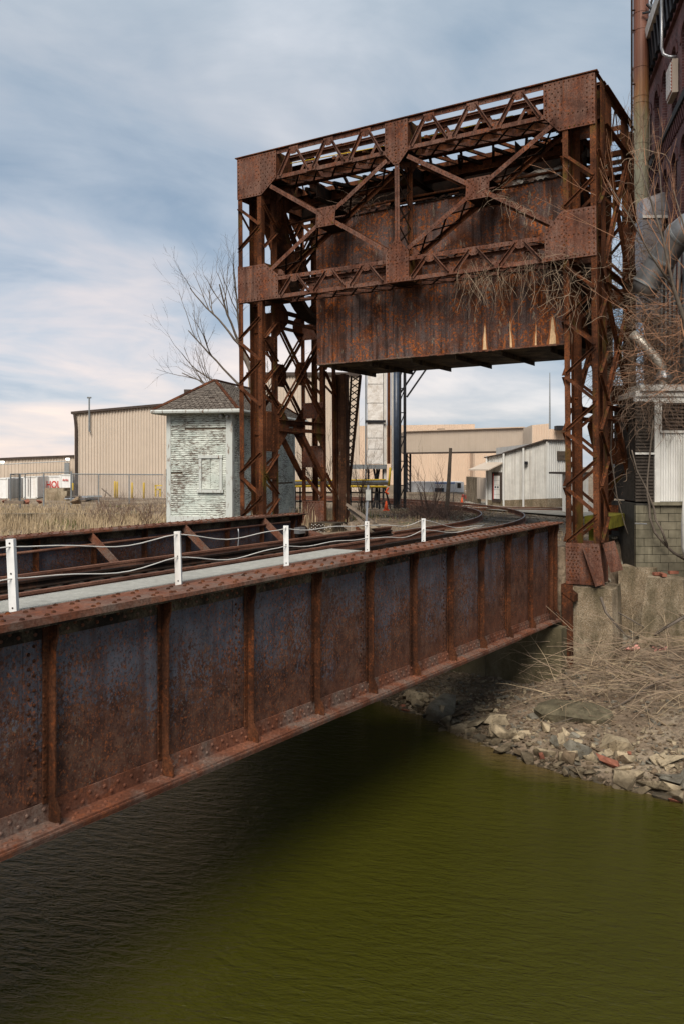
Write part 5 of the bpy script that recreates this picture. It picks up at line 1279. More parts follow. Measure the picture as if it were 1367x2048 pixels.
m = MB(); m.tube([at(1098, 865, 120), at(1098, 745, 120)], [0.14, 0.05], 6); m.buildtop('radio_mast', 'zinc_post', 'thin grey radio mast rising above the white building roof', 'mast')
# white corrugated building
wb = thing('white_building', at(1050, 1018, 37), 'white corrugated building with dock door, awning and stained concrete base', 'building')
zb_ = -1.86
cA, cB, cC, cD = at(971, 0, 39.0), at(1006, 0, 38), at(1092, 0, 36.6), at(1145, 0, 37.6)
zf = at(0, 999, 38).z
def zz(v, Y): return at(0, v, Y).z
m = MB(); corr(m, cA[:2], cB[:2], -1.55, zz(916, 39), 9, 0.025, zz(909, 38)); m.build('wall', 'shed_metal', wb)
m = MB(); corr(m, cB[:2], cC[:2], -1.52, zz(908, 38), 26, 0.022, zz(882, 36.6)); m.build('wall', 'shed_metal_worn', wb)
m = MB(); corr(m, cC[:2], cD[:2], -1.40, zz(882, 36.6), 13, 0.05); m.build('wall', 'shed_metal', wb)
m = MB()
def strip(p, q, z0a, z1a, z0b, z1b, off):
    d = (q-p); n_ = Vector((d.y, -d.x, 0)).normalized()
    if n_.dot(-p) < 0: n_ = -n_
    p = Vector((p.x, p.y, 0)); q = Vector((q.x, q.y, 0))
    m.hexa([p+n_*off+Z3*z0a, q+n_*off+Z3*z0b, q-n_*0.2+Z3*z0b, p-n_*0.2+Z3*z0a, p+n_*off+Z3*z1a, q+n_*off+Z3*z1b, q-n_*0.2+Z3*z1b, p-n_*0.2+Z3*z1a])
strip(cA, cB, -2.0, -1.55, -2.0, -1.53, 0.04); strip(cB, cC, -2.0, -1.53, -2.0, -1.40, 0.045); strip(cC, cD, -2.0, -1.41, -2.0, -1.41, 0.05); m.build('foundation', 'concrete_old', wb)
m = MB(); strip(cA, cB, zz(916, 39), zz(914, 39), zz(909, 38), zz(907, 38), 0.15); strip(cB, cC, zz(908, 38), zz(905.5, 38), zz(882, 36.6), zz(878.5, 36.6), 0.15); strip(cC, cD, zz(882, 36.6), zz(878.5, 36.6), zz(882, 36.6), zz(878.5, 36.6), 0.12); m.build('roof_trim', 'brown_trim', wb)
m = MB(); m.plate([(cA.x, cA.y), (cB.x, cB.y), (cC.x, cC.y), (cD.x, cD.y), (cD.x+3, 48), (cA.x+2, 50)], Z3*0.1, lambda x, y: Vector((x, y, zz(880, 34.5)-(abs(x-cC.x))*0.12))); m.build('roof', 'brown_trim', wb) if False else None
for u, Y in ((971.5, 38.85), (1005.5, 37.85), (1045, 37.2)):
    m = MB(); p = at(u, 1016, Y); m.tube([Vector((p.x, Y, -1.86)), Vector((p.x, Y, zz(912 if u < 1000 else (907 if u < 1020 else 896), Y)))], 0.045, 7); m.build('downpipe', 'shed_metal', wb)
# dock door
p0, p1 = cA.lerp(cB, 0.40), cA.lerp(cB, 0.86)
def on(f, off, z): d = (cB-cA).normalized(); n_ = Vector((d.y, -d.x, 0)); n_ = n_ if n_.dot(-cA) > 0 else -n_; q = cA.lerp(cB, f); return Vector((q.x, q.y, z))+n_*off
m = MB(); m.hexa([on(.40, .10, -1.62), on(.90, .10, -1.62), on(.90, .0, -1.62), on(.40, .0, -1.62), on(.40, .10, -.28), on(.90, .10, -.28), on(.90, 0, -.28), on(.40, 0, -.28)]); fr = m.build('door_frame', 'brown_trim', wb)
m = MB(); m.hexa([on(.48, .12, -1.50), on(.52, .12, -1.50), on(.52, .101, -1.50), on(.48, .101, -1.50), on(.48, .12, -.35), on(.52, .12, -.35), on(.52, .101, -.35), on(.48, .101, -.35)]); m.build('door_jamb', 'red_paint', wb)
for i in range(5):
    z0 = -1.48+i*0.21; m = MB(); m.hexa([on(.54, .13, z0), on(.85, .13, z0), on(.85, .101, z0), on(.54, .101, z0), on(.54, .13, z0+.2), on(.85, .13, z0+.2), on(.85, .101, z0+.2), on(.54, .101, z0+.2)]); m.build('door_panel', 'white_paint', wb)
for f in (.60, .74):
    m = MB(); m.hexa([on(f, .14, -.99), on(f+.08, .14, -.99), on(f+.08, .131, -.99), on(f, .131, -.99), on(f, .14, -.91), on(f+.08, .14, -.91), on(f+.08, .131, -.91), on(f, .131, -.91)]); m.build('door_pane', 'glass_dark', wb)
m = MB(); m.hexa([on(-.15, 1.0, -.20), on(1.0, 1.0, -.20), on(1.0, 0.05, 0.12), on(-.05, 0.05, 0.12), on(-.15, 1.0, -.15), on(1.0, 1.0, -.15), on(1.0, 0.05, .17), on(-.05, 0.05, .17)]); m.build('awning', 'beige_metal', wb)
def on2(f, off, z, a=cC, b=cD): d = (b-a).normalized(); n_ = Vector((d.y, -d.x, 0)); n_ = n_ if n_.dot(-a) > 0 else -n_; q = a.lerp(b, f); return Vector((q.x, q.y, z))+n_*off
lv = MB(); lv.hexa([on2(.34, .07, zz(921, 37)), on2(.72, .07, zz(921, 37)), on2(.72, .055, zz(921, 37)), on2(.34, .055, zz(921, 37)), on2(.34, .07, zz(902, 37)), on2(.72, .07, zz(902, 37)), on2(.72, .055, zz(902, 37)), on2(.34, .055, zz(902, 37))]); lo_ = lv.build('louver', 'louver_dark', wb)
for i in range(7):
    z0 = zz(920.5-i*2.6, 37); m = MB(); m.hexa([on2(.35, .10, z0), on2(.71, .10, z0), on2(.71, .071, z0+.03), on2(.35, .071, z0+.03), on2(.35, .105, z0+.012), on2(.71, .105, z0+.012), on2(.71, .071, z0+.042), on2(.35, .071, z0+.042)]); m.build('slat', 'wood_old', lo_)
m = MB(); p = on2(.53, .06, zz(926, 37.3), cB, cC); m.box(p-Vector((0.07, 0.14, 0.07)), p+Vector((0.07, 0, 0.07))); m.build('wall_lamp', 'black_steel', wb)
m = MB(); corr(m, at(952, 0, 40.4)[:2], at(971, 0, 39.4)[:2], -1.55, zz(955, 40), 3, 0.02); m.build('annex_wall', 'beige_metal', wb)
m = MB(); m.box((at(952, 0, 40.5).x, 40.5, -2), (cA.x, 44, zz(955, 40))); m.build('annex', 'concrete_old', wb)
m = MB(); m.box((cC.x-0.3, 38.0, -2), (cD.x, 47, zz(883, 36.6)-.05)); m.build('core', 'shed_metal', wb)
ws = thing('small_white_shed', at(1140, 1015, 33.5), 'small white metal shed with grey cap tucked behind the right tower leg', 'shed')
m = MB(); corr(m, at(1123, 0, 33.5)[:2], at(1175, 0, 33.0)[:2], -1.9, zz(948, 33.5), 12, 0.02); m.build('wall', 'shed_metal', ws)
m = MB(); m.box((at(1121, 0, 33).x, 32.9, zz(948, 33.5)), (at(1176, 0, 33).x, 35, zz(944, 33.5))); m.build('roof', 'brown_trim', ws)
# covered truck, pickup, cone, leaning pole
tk = thing('covered_truck', at(870, 990, 62), 'trailer wrapped in white and blue printed sheeting behind the small bare tree', 'truck')
a, b = at(818, 990, 62), at(926, 964, 62)
m = MB(); m.box((a.x, 62, a.z+0.02), (b.x, 64.5, b.z)); bd = m.build('body', 'tarp_white', tk)
for (u0, v0, u1, v1, mt) in ((820, 987, 925, 988.5, 'blue_print'), (868, 965, 908, 967.5, 'blue_print'), (868, 976, 886, 986, 'green_dark'), (820, 984, 850, 985, 'red_paint'), (913, 966, 920, 976, 'louver_dark')):
    if mt == 'green_dark': mt = 'navy_steel'
    m = MB(); p, q = at(u0, v1, 61.97), at(u1, v0, 61.97); m.box((p.x, 61.96, p.z), (q.x, 61.998, q.z)); m.build('print', mt, bd)
for u in (832, 845, 905, 916):
    m = MB(); p = at(u, 993, 62); m.tube([Vector((p.x, 61.98, p.z)), Vector((p.x, 62.4, p.z))], 0.17, 12); m.build('wheel', 'rubber', tk)
m = MB(); m.box(at(820, 993, 62.2), at(924, 990, 62.2)+Vector((0, 0.3, 0))); m.build('chassis', 'black_steel', tk)
pk = thing('pickup_truck', at(940, 1006, 50), 'red pickup truck parked beside the white corrugated building', 'pickup')
p = at(929, 1003, 50); q = at(951, 985, 50)
m = MB(); m.add([Vector((p.x, 50, p.z+.12)), Vector((q.x, 50, p.z+.12)), Vector((q.x, 50, -1.72)), Vector((q.x, 50, -1.72)), Vector((p.x, 50, -1.72))], [(0, 1, 2, 4)]) if False else None
m.box((p.x, 50, -1.98), (q.x, 51.6, -1.72)); m.build('body', 'red_paint', pk)
m = MB(); m.hexa([Vector((p.x+.10, 50.1, -1.72)), Vector((q.x-.08, 50.1, -1.72)), Vector((q.x-.08, 51.5, -1.72)), Vector((p.x+.10, 51.5, -1.72)), Vector((p.x+.18, 50.25, -1.50)), Vector((q.x-.16, 50.25, -1.50)), Vector((q.x-.16, 51.4, -1.50)), Vector((p.x+.18, 51.4, -1.50))]); cabm = m.build('cab', 'glass_dark', pk)
m = MB(); m.box((p.x+.17, 50.22, -1.502), (q.x-.15, 51.4, -1.485)); m.build('cab_roof', 'white_paint', pk)
for x in (p.x+.1, q.x-.1):
    m = MB(); m.tube([Vector((x-.04, 50.0, -2.02)), Vector((x+.04, 50.0, -2.02))], 0.1, 12); m.build('wheel', 'rubber', pk)
    m = MB(); m.box((x-.05, 49.98, -1.85), (x+.05, 49.999, -1.80)); m.build('headlight', 'white_paint', pk)
m = MB(); m.box((p.x-0.01, 49.93, -1.99), (q.x+.01, 49.995, -1.93)); m.build('bumper', 'galvanised', pk)
m = MB(); p = at(922, 1006, 44); m.tube([p, p+Z3*0.28], [0.08, 0.02], 10); m.buildtop('traffic_cone', 'orange_plastic', 'tiny orange traffic cone by the mesh fence near the pickup', 'traffic cone')
m = MB(); m.tube([at(892, 1018, 33), at(896, 960, 33), at(899.5, 896, 33)], [0.085, 0.075, 0.06], 8); m.buildtop('wooden_pole', 'bark', 'broken off wooden pole leaning slightly among the brush', 'pole')
wf2 = thing('wire_fence', at(880, 1002, 46), 'dark wire mesh fence behind the brush in front of the covered truck', 'fence')
m = MB(); wires(m, at(815, 0, 46).x, at(948, 0, 46).x, 46, 46, -1.9, at(0, 987, 46).z, 0.07, 0.006); m.build('mesh', 'louver_dark', wf2, kind='stuff')
for u in (840, 868, 905, 928, 948):
    m = MB(); p = at(u, 0, 46); m.tube([Vector((p.x, 46, -1.95)), Vector((p.x, 46, at(0, 985, 46).z))], 0.03, 6); m.build('post', 'louver_dark', wf2)
# ================================================================ right side: brick factory, chimney, ducts, shed
bw = thing('brick_building', (9.6, 24, -2.4), 'tall dark purple brick factory with arched windows at the right edge', 'building')
D0 = Vector((8.86, 22, 0)); dF = Vector((0.189, 0.982, 0)).normalized(); nF = Vector((-dF.y, dF.x, 0))
def Fc(d, z, off=0.0): return D0+dF*d+nF*off+Z3*z
def arch(dc, w_, z0, zt, n=8):
    r_ = w_/2; pts = [(dc-r_, z0), (dc+r_, z0)]
    for i in range(n+1): th = math.pi*i/n; pts.append((dc+r_*math.cos(th), zt-r_+r_*math.sin(th)))
    return pts
wins = []
for d in (5.45, 4.10, 2.75, 1.35, -0.05, -1.5): wins.append((d, 0.74, 9.55, 11.5))
for d in (5.1, 3.9, 2.65, 1.35, 0.05, -1.4): wins.append((d, 0.74, 5.9, 8.6))
for d in (5.1, 3.9, 2.65, 1.35, 0.05, -1.4): wins.append((d, 0.74, 2.6, 5.0))
outer = [(-2.7, -2.6), (6.6, -2.6), (6.6, 12.1), (-2.7, 12.1)]
loops = [[Vector((x, y, 0)) for x, y in outer]]+[[Vector((x, y, 0)) for x, y in arch(*w_)] for w_ in wins]
tri = tessellate_polygon(loops); flat_ = [p for l in loops for p in l]
me = bpy.data.meshes.new('wall'); bl = Vector(bw.location)
vs = [Fc(p.x, p.y)-bl for p in flat_]; fs = [tuple(t) for t in tri]; uvs = [(p.x, p.y) for p in flat_]
k = len(outer)
def addv(d, z, off): vs.append(Fc(d, z, off)-bl); uvs.append((d+off, z)); return len(vs)-1
for w_ in wins:
    pts = arch(*w_); n = len(pts); ids = list(range(k, k+n)); k += n
    back = [addv(x, y, -0.28) for x, y in pts]
    for i in range(n): j = (i+1) % n; fs.append((ids[i], ids[j], back[j], back[i]))
q = [addv(6.6, -2.6, 0), addv(6.6, 12.1, 0)]; vs.append(Fc(6.6, 12.1, -9)-bl); uvs.append((15.6, 12.1)); vs.append(Fc(6.6, -2.6, -9)-bl); uvs.append((15.6, -2.6)); fs.append((q[0], q[1], len(vs)-2, len(vs)-1))
me.from_pydata([tuple(v) for v in vs], [], fs); uvl = me.uv_layers.new(name='uv')
for lp in me.loops: uvl.data[lp.index].uv = uvs[lp.vertex_index]
me.materials.append(M['brick_wall']); wallo = bpy.data.objects.new('wall', me); scene.collection.objects.link(wallo); wallo.parent = bw
for w_ in wins:
    dc, ww, z0, zt = w_
    m = MB(); m.plate(arch(dc, ww, z0, zt), nF*-0.02, lambda x, y: Fc(x, y, -0.26)); wo_ = m.build('window', 'glass_dark', bw)
    m = MB()
    for a, b in (((dc-ww/2, z0), (dc-ww/2, zt-ww/2)), ((dc+ww/2, z0), (dc+ww/2, zt-ww/2)), ((dc-ww/2, z0), (dc+ww/2, z0)), ((dc-ww/2, (z0+zt)/2), (dc+ww/2, (z0+zt)/2)), ((dc, z0), (dc, (z0+zt)/2)), ((dc-ww/2, zt-ww/2), (dc+ww/2, zt-ww/2))): m.beam(Fc(*a, -0.23), Fc(*b, -0.23), nF, 0.07, 0.06)
    m.build('frame', 'brown_trim', wo_)
    m = MB(); ring = [(dc+(ww/2+0.005)*math.cos(math.pi*i/10), zt-ww/2+(ww/2+0.005)*math.sin(math.pi*i/10)) for i in range(11)]; ring2 = [(dc+(ww/2+0.17)*math.cos(math.pi*i/10), zt-ww/2+(ww/2+0.17)*math.sin(math.pi*i/10)) for i in range(11)]
    for i in range(10): m.hexa([Fc(*ring[i], 0), Fc(*ring[i+1], 0), Fc(*ring2[i+1], 0), Fc(*ring2[i], 0), Fc(*ring[i], .03), Fc(*ring[i+1], .03), Fc(*ring2[i+1], .03), Fc(*ring2[i], .03)])
    m.build('arch_course', 'brick_wall_plain', wo_)
m = MB(); m.hexa([Fc(-2.7, 9.28, 0), Fc(6.6, 9.28, 0), Fc(6.6, 9.28, .16), Fc(-2.7, 9.28, .16), Fc(-2.7, 9.48, 0), Fc(6.6, 9.48, 0), Fc(6.6, 9.40, .2), Fc(-2.7, 9.40, .2)]); m.build('sill_course', 'black_steel', bw)
m = MB(); d = -2.7
while d < 6.6: m.hexa([Fc(d, 8.98, 0), Fc(d+.11, 8.98, 0), Fc(d+.11, 8.98, .05), Fc(d, 8.98, .05), Fc(d, 9.28, 0), Fc(d+.11, 9.28, 0), Fc(d+.11, 9.28, .11), Fc(d, 9.28, .11)]); d += 0.22
m.build('corbel_table', 'brick_wall_plain', bw)
m = MB(); m.hexa([Fc(-2.7, 12.1, -.4), Fc(6.7, 12.1, -.4), Fc(6.7, 12.1, .10), Fc(-2.7, 12.1, .10), Fc(-2.7, 13.1, -.4), Fc(6.7, 13.1, -.4), Fc(6.7, 13.1, .10), Fc(-2.7, 13.1, .10)]); m.build('parapet', 'brick_wall_plain', bw)
m = MB(); d = -2.7
while d < 6.6:
    m.hexa([Fc(d, 12.15, .1), Fc(d+.22, 12.15, .1), Fc(d+.22, 12.15, .22), Fc(d, 12.15, .22), Fc(d, 12.95, .1), Fc(d+.1, 12.95, .1), Fc(d+.1, 12.95, .30), Fc(d, 12.95, .30)]); d += 0.46
m.build('cornice_brackets', 'black_steel', bw)
m = MB(); m.hexa([Fc(-2.7, 12.98, -.3), Fc(6.8, 12.98, -.3), Fc(6.8, 12.98, .36), Fc(-2.7, 12.98, .36), Fc(-2.7, 13.25, -.3), Fc(6.8, 13.25, -.3), Fc(6.8, 13.25, .40), Fc(-2.7, 13.25, .40)]); m.build('cornice', 'shed_metal_worn', bw)
m = MB(); m.hexa([Fc(-2.7, -2.6, -9), Fc(6.5, -2.6, -9), Fc(6.5, -2.6, -.5), Fc(-2.7, -2.6, -.5), Fc(-2.7, 12.9, -9), Fc(6.5, 12.9, -9), Fc(6.5, 12.9, -.5), Fc(-2.7, 12.9, -.5)]); m.build('core', 'louver_dark', bw)
# roof frame (steel) above the parapet
rfm = thing('roof_frame', Fc(2, 13.25), 'open steel frame standing on the brick building roof beside the chimney', 'steel frame')
for d in (5.8, 4.2, 2.6, 1.0):
    m = MB(); m.beam(Fc(d, 13.25, -.1), Fc(d, 17.5, -.1), dF, 0.09, 0.09); m.build('post', 'galvanised', rfm)
for z in (14.0, 15.1, 16.4):
    m = MB(); m.beam(Fc(6.2, z, -.1), Fc(0.5, z, -.1), nF, 0.07, 0.07); m.build('rail', 'galvanised', rfm)
for a, b in (((5.8, 13.3), (4.2, 15.1)), ((4.2, 13.3), (5.8, 15.1)), ((4.2, 15.1), (2.6, 16.4)), ((2.6, 13.3), (4.2, 15.1)), ((2.6, 15.1), (1.0, 17))):
    m = MB(); m.beam(Fc(*a, -.1), Fc(*b, -.1), nF, 0.06, 0.06); m.build('brace', 'galvanised', rfm)
# wall mounted units
def unit(d0, d1, z0, z1, out, lb):
    t = thing('vent_unit', Fc((d0+d1)/2, z0, out/2), lb, 'vent unit')
    m = MB(); m.hexa([Fc(d0, z0, .02), Fc(d1, z0, .02), Fc(d1, z0, out), Fc(d0, z0, out), Fc(d0, z1, .02), Fc(d1, z1, .02), Fc(d1, z1, out), Fc(d0, z1, out)]); m.build('casing', 'beige_metal', t)
    m = MB(); m.hexa([Fc(d0+.06, z0+.06, out), Fc(d1-.06, z0+.06, out), Fc(d1-.06, z0+.06, out+.01), Fc(d0+.06, z0+.06, out+.01), Fc(d0+.06, z1-.06, out), Fc(d1-.06, z1-.06, out), Fc(d1-.06, z1-.06, out+.01), Fc(d0+.06, z1-.06, out+.01)]); m.build('grille_back', 'orange_grille', t)
    n = 9
    for i in range(n):
        z = lerp(z0+.1, z1-.1, i/(n-1)); m = MB(); m.beam(Fc(d0+.06, z, out+.025), Fc(d1-.06, z, out+.025), nF, 0.03, 0.03); m.build('grille_bar', 'white_paint', t)
    for i in range(7):
        dd = lerp(d0+.1, d1-.1, i/6); m = MB(); m.beam(Fc(dd, z0+.06, out+.03), Fc(dd, z1-.06, out+.03), nF, 0.02, 0.02); m.build('grille_bar', 'white_paint', t)
unit(0.69, 1.46, 10.0, 10.9, 0.17, 'pale boxy wall unit with red latticed grille high on the brick wall')
unit(5.2, 5.7, 9.9, 11.2, 0.2, 'tall narrow pale casing on the brick wall just right of the chimney')
m = MB(); m.tube([at(1322, -30, 22.9), at(1322, 95, 22.9), at(1326, 108, 22.9), at(1337, 113, 22.8), at(1352, 113, 22.7)], 0.042, 10); m.buildtop('downpipe', 'galvanised', 'galvanised pipe hooking into the brick wall above the latticed unit', 'pipe', smooth=True)
# chimney
ch = thing('chimney', (9.14, 26, -2.4), 'tall round steel chimney streaked rust red above and olive below', 'chimney')
xc_ = at(1280.5, 0, 26).x
segs = [372, 322, 287, 206, 193, 135, 60, 26, -60, -160]
for a, b in zip(segs, segs[1:]):
    za, zc = at(0, a, 26).z, at(0, b, 26).z; m = MB(); m.tube([Vector((xc_, 26, za)), Vector((xc_, 26, zc-.02)), ], 0.228, 20); m.tube([Vector((xc_, 26, zc-.035)), Vector((xc_, 26, zc))], 0.238, 20); m.build('shell_ring', 'rust_chimney', ch, smooth=False)
m = MB(); m.tube([at(1262, 430, 25.8), at(1262, -60, 25.8)], 0.03, 6); m.build('guide_pole', 'rust_dark', ch)
for v in (168, 60, 20):
    m = MB(); m.beam(at(1262, v, 25.8), at(1268, v, 25.9), Y3, 0.04, 0.03); m.build('bracket', 'rust_dark', ch)
for (u0, v0, u1, v1) in ((1283, 26, 1330, 16), (1292, 39, 1322, 39), (1292, 8, 1322, 38)):
    m = MB(); m.beam(at(u0, v0, 25.7), at(u1, v1, 25.4), Y3, 0.06, 0.05); m.build('tie_arm', 'black_steel', ch)
m = MB(); m.tube([Vector((xc_, 26, at(0, 420, 26).z)), Vector((xc_, 26, at(0, 380, 26).z)), Vector((xc_, 26, at(0, 368, 26).z))], [0.22, 0.24, 0.25], 20); m.build('base_collar', 'rust_chimney', ch)
hd = thing('exhaust_hood', (9.3, 25.3, -2.4), 'pale grey sheet metal plenum below the chimney half hidden by twigs', 'duct')
m = MB(); zt2 = at(0, 385, 25).z; zm = at(0, 440, 25).z; zl = at(0, 640, 25).z
xa2, xb2 = at(1276, 0, 25).x, at(1336, 0, 25).x
m.hexa([Vector((xa2, 24.7, zm)), Vector((xb2, 24.7, zm)), Vector((xb2, 25.5, zm)), Vector((xa2, 25.5, zm)), Vector((xa2+.1, 24.9, zt2-.2)), Vector((xb2-.15, 24.9, zt2)), Vector((xb2-.15, 25.4, zt2)), Vector((xa2+.1, 25.4, zt2-.2))]); m.build('hood', 'smoke_duct', hd)
for i in range(3):
    m = MB(); m.box((xa2, 24.7, lerp(zl, zm, i/3)+.01), (xb2-0.28, 25.5, lerp(zl, zm, (i+1)/3)-.01)); m.build('panel', 'smoke_duct', hd)
m = MB(); m.box((xa2, 24.66, zm-.03), (xb2+.5, 24.69, zm+.05)); m.box((xa2, 24.66, at(0, 560, 25).z), (xb2, 24.69, at(0, 556, 25).z)); m.build('flange', 'duct_white', hd)
# silver duct
dk = thing('silver_duct', at(1340, 520, 21), 'fat silver elbowed duct climbing across the brick wall at right edge', 'duct')
pth = [(1284, 590, 21.4), (1291, 568, 21.3), (1305, 545, 21.2), (1322, 520, 21.0), (1340, 492, 20.8), (1356, 470, 20.6), (1375, 455, 20.4), (1410, 445, 20.2)]
pp = [at(*q) for q in pth]; m = MB(); m.tube(pp, [0.30, 0.335, 0.34, 0.335, 0.335, 0.34, 0.36, 0.36], 24); m.build('duct', 'galvanised', dk, smooth=True)
for i in (1, 3, 5):
    d = (pp[i+1]-pp[i]).normalized(); m = MB(); m.tube([pp[i]-d*.03, pp[i]+d*.03], 0.355, 24); m.build('collar', 'zinc_post', dk)
# roof shed with louver
sh = thing('roof_shed', at(1330, 1005, 20.8), 'white ribbed shed with dark louver and small grey roof vent on block wall', 'shed')
YS = 20.8; xs0, xs1 = at(1307, 0, YS).x, at(1400, 0, YS).x; xw = at(1268, 0, YS).x
def sz(v): return at(0, v, YS).z
m = MB(); corr(m, (xs0+.13, YS), (xs1, YS), sz(1003), sz(866), 17, 0.025); m.build('wall', 'shed_metal', sh)
m = MB(); m.box((xs0, YS-.03, sz(1005)), (xs0+.13, YS+.05, sz(790))); m.build('corner_post', 'shed_metal_worn', sh)
m = MB(); m.box((xw, YS-.06, sz(793)), (xs1, YS+2, sz(782))); m.build('fascia', 'shed_metal_worn', sh)
m = MB(); m.box((xw+.1, YS-.12, sz(782)), (xs1, YS+2, sz(770))); m.build('roof', 'duct_white', sh)
m = MB(); m.box((xw, YS-.02, sz(803)), (xs1, YS+.1, sz(793))); m.build('header', 'shed_metal', sh)
m = MB(); m.box((xs0+.14, YS+.02, sz(862)), (xs1, YS+.1, sz(804))); lv_ = m.build('louver', 'louver_dark', sh)
for i in range(8):
    z0 = sz(860-i*7.2); m = MB(); m.hexa([Vector((xs0+.16, YS-.05, z0)), Vector((xs1, YS-.05, z0)), Vector((xs1, YS+.018, z0+.05)), Vector((xs0+.16, YS+.018, z0+.05)), Vector((xs0+.16, YS-.05, z0+.014)), Vector((xs1, YS-.05, z0+.014)), Vector((xs1, YS+.018, z0+.064)), Vector((xs0+.16, YS+.018, z0+.064))]); m.build('slat', 'brown_trim', lv_)
m = MB(); m.box((xs0+.12, YS-.05, sz(866)), (xs1, YS-.0, sz(861))); m.box((xs0+.12, YS-.05, sz(806)), (xs1, YS, sz(802))); m.box((xs0+.12, YS-.052, sz(866)), (xs0+.17, YS+.01, sz(802))); m.build('louver_frame', 'shed_metal_worn', lv_)
m = MB()
n = 30
for i in range(n): z0 = lerp(sz(1003), sz(803), i/n); z1 = lerp(sz(1003), sz(803), (i+.6)/n); m.box((xw+.02, YS-.0, z0), (xs0-.01, YS+.08, z1)); 
m.box((xw+.02, YS+.03, sz(1003)), (xs0-.01, YS+.1, sz(803))); m.build('dark_siding', 'dark_corrugated', sh)
m = MB(); m.box((xw, YS-.05, sz(909)), (xs0, YS-.01, sz(905))); m.build('girt', 'shed_metal_worn', sh)
m = MB(); m.box((xw+.1, YS+.11, sz(1003)), (xs1, YS+1.9, sz(800))); m.build('core', 'louver_dark', sh)
lp = [at(1262, 668, 21.3), at(1280, 684, 21.2), at(1298, 703, 21.1), at(1312, 719, 21.0), at(1321, 732, 21.0), at(1325, 750, 21.0)]
dp = thing('vent_duct', at(1325, 770, 21), 'slim bent silver pipe rising from a cone cap on the shed roof', 'duct')
m = MB(); m.tube(lp, 0.125, 14); m.build('duct', 'duct_silver', dp, smooth=True)
m = MB(); m.tube([at(1325, 741, 21.0), at(1325, 752, 21), at(1325, 757, 21)], [0.13, 0.20, 0.21], 16); m.build('cone_cap', 'galvanised', dp)
m = MB(); m.tube([at(1325, 757, 21), at(1325, 772, 21)], 0.10, 12); m.build('neck', 'duct_silver', dp)
m = MB(); m.hexa([at(1322, 770, 22.0), at(1400, 770, 22), at(1400, 770, 22.4), at(1322, 770, 22.4), at(1338, 736, 22), at(1400, 690, 22), at(1400, 690, 22.4), at(1338, 736, 22.4)]); m.buildtop('screen_panel', 'galvanised', 'sloping grey mesh guard panel beside the roof vent pipe', 'panel')
# steel bars of the factory's lower windows
bars = thing('window_bars', Fc(2, 2.0, .2), 'row of upright grey steel bars against the dark factory wall', 'bars')
for i in range(9):
    m = MB(); m.beam(Fc(-1.2+i*0.62, 1.3, .12), Fc(-1.2+i*0.62, 5.6, .12), nF, 0.05, 0.07); m.build('bar', 'zinc_post', bars)
# concrete block wall
blk = thing('block_wall', at(1320, 1125, 20.6), 'mossy grey concrete block wall below the white shed', 'wall')
YB = 20.7; x0 = at(1270, 0, YB).x; zb0 = -2.75; bh = 0.2; bwid = 0.40; first = {}
m = MB(); m.box((x0+.01, YB+.02, zb0-.4), (x0+2.6, YB+1.9, sz(1006)-.01)); m.build('mortar_core', 'mortar_dark', blk)
r_ = 0
zc = zb0-.2
while zc+bh < sz(1004)+.03:
    xx = x0+(-bwid/2 if r_ % 2 else 0)
    while xx < x0+2.4:
        a = max(xx, x0); b = min(xx+bwid, x0+2.6); key = round(b-a, 2); off = rng.uniform(-.006, .006)
        if b-a > 0.05:
            if key not in first:
                m = MB(); m.box((x0, YB-.02, zb0), (x0+(b-a)-.012, YB+.10, zb0+bh-.012)); o = m.build('concrete_block', 'concrete_block_grey', blk); first[key] = o
            else: o = first[key].copy(); scene.collection.objects.link(o); o.parent = blk
            o.location = Vector((a-x0, off, zc-zb0))
        xx += bwid
    zc += bh; r_ += 1
m = MB(); m.box((x0+.35, YB-.10, sz(1010)), (x0+2.6, YB+.1, sz(1004))); m.build('coping', 'concrete_block_grey', blk)
m = MB(); m.tube([at(1268, 1047, 20.4), at(1292, 1048, 20.4)], 0.018, 6); m.build('conduit', 'galvanised', blk)
m = MB(); pz = at(1378, 1000, 19.2); m.tube([Vector((pz.x, 19.2, at(0, 1003, 19.2).z)), Vector((pz.x, 19.2, at(0, 1050, 19.2).z)), Vector((pz.x, 19.2, at(0, 1095, 19.2).z)), Vector((pz.x, 19.2, at(0, 1116, 19.2).z))], [0.15, 0.185, 0.18, 0.14], 20); m.tube([Vector((pz.x, 19.2, -2.1)), Vector((pz.x, 19.2, -3.2))], 0.08, 8); m.buildtop('tank_cylinder', 'duct_white', 'pale rounded tank edge at the right border before the block wall', 'tank', smooth=True)
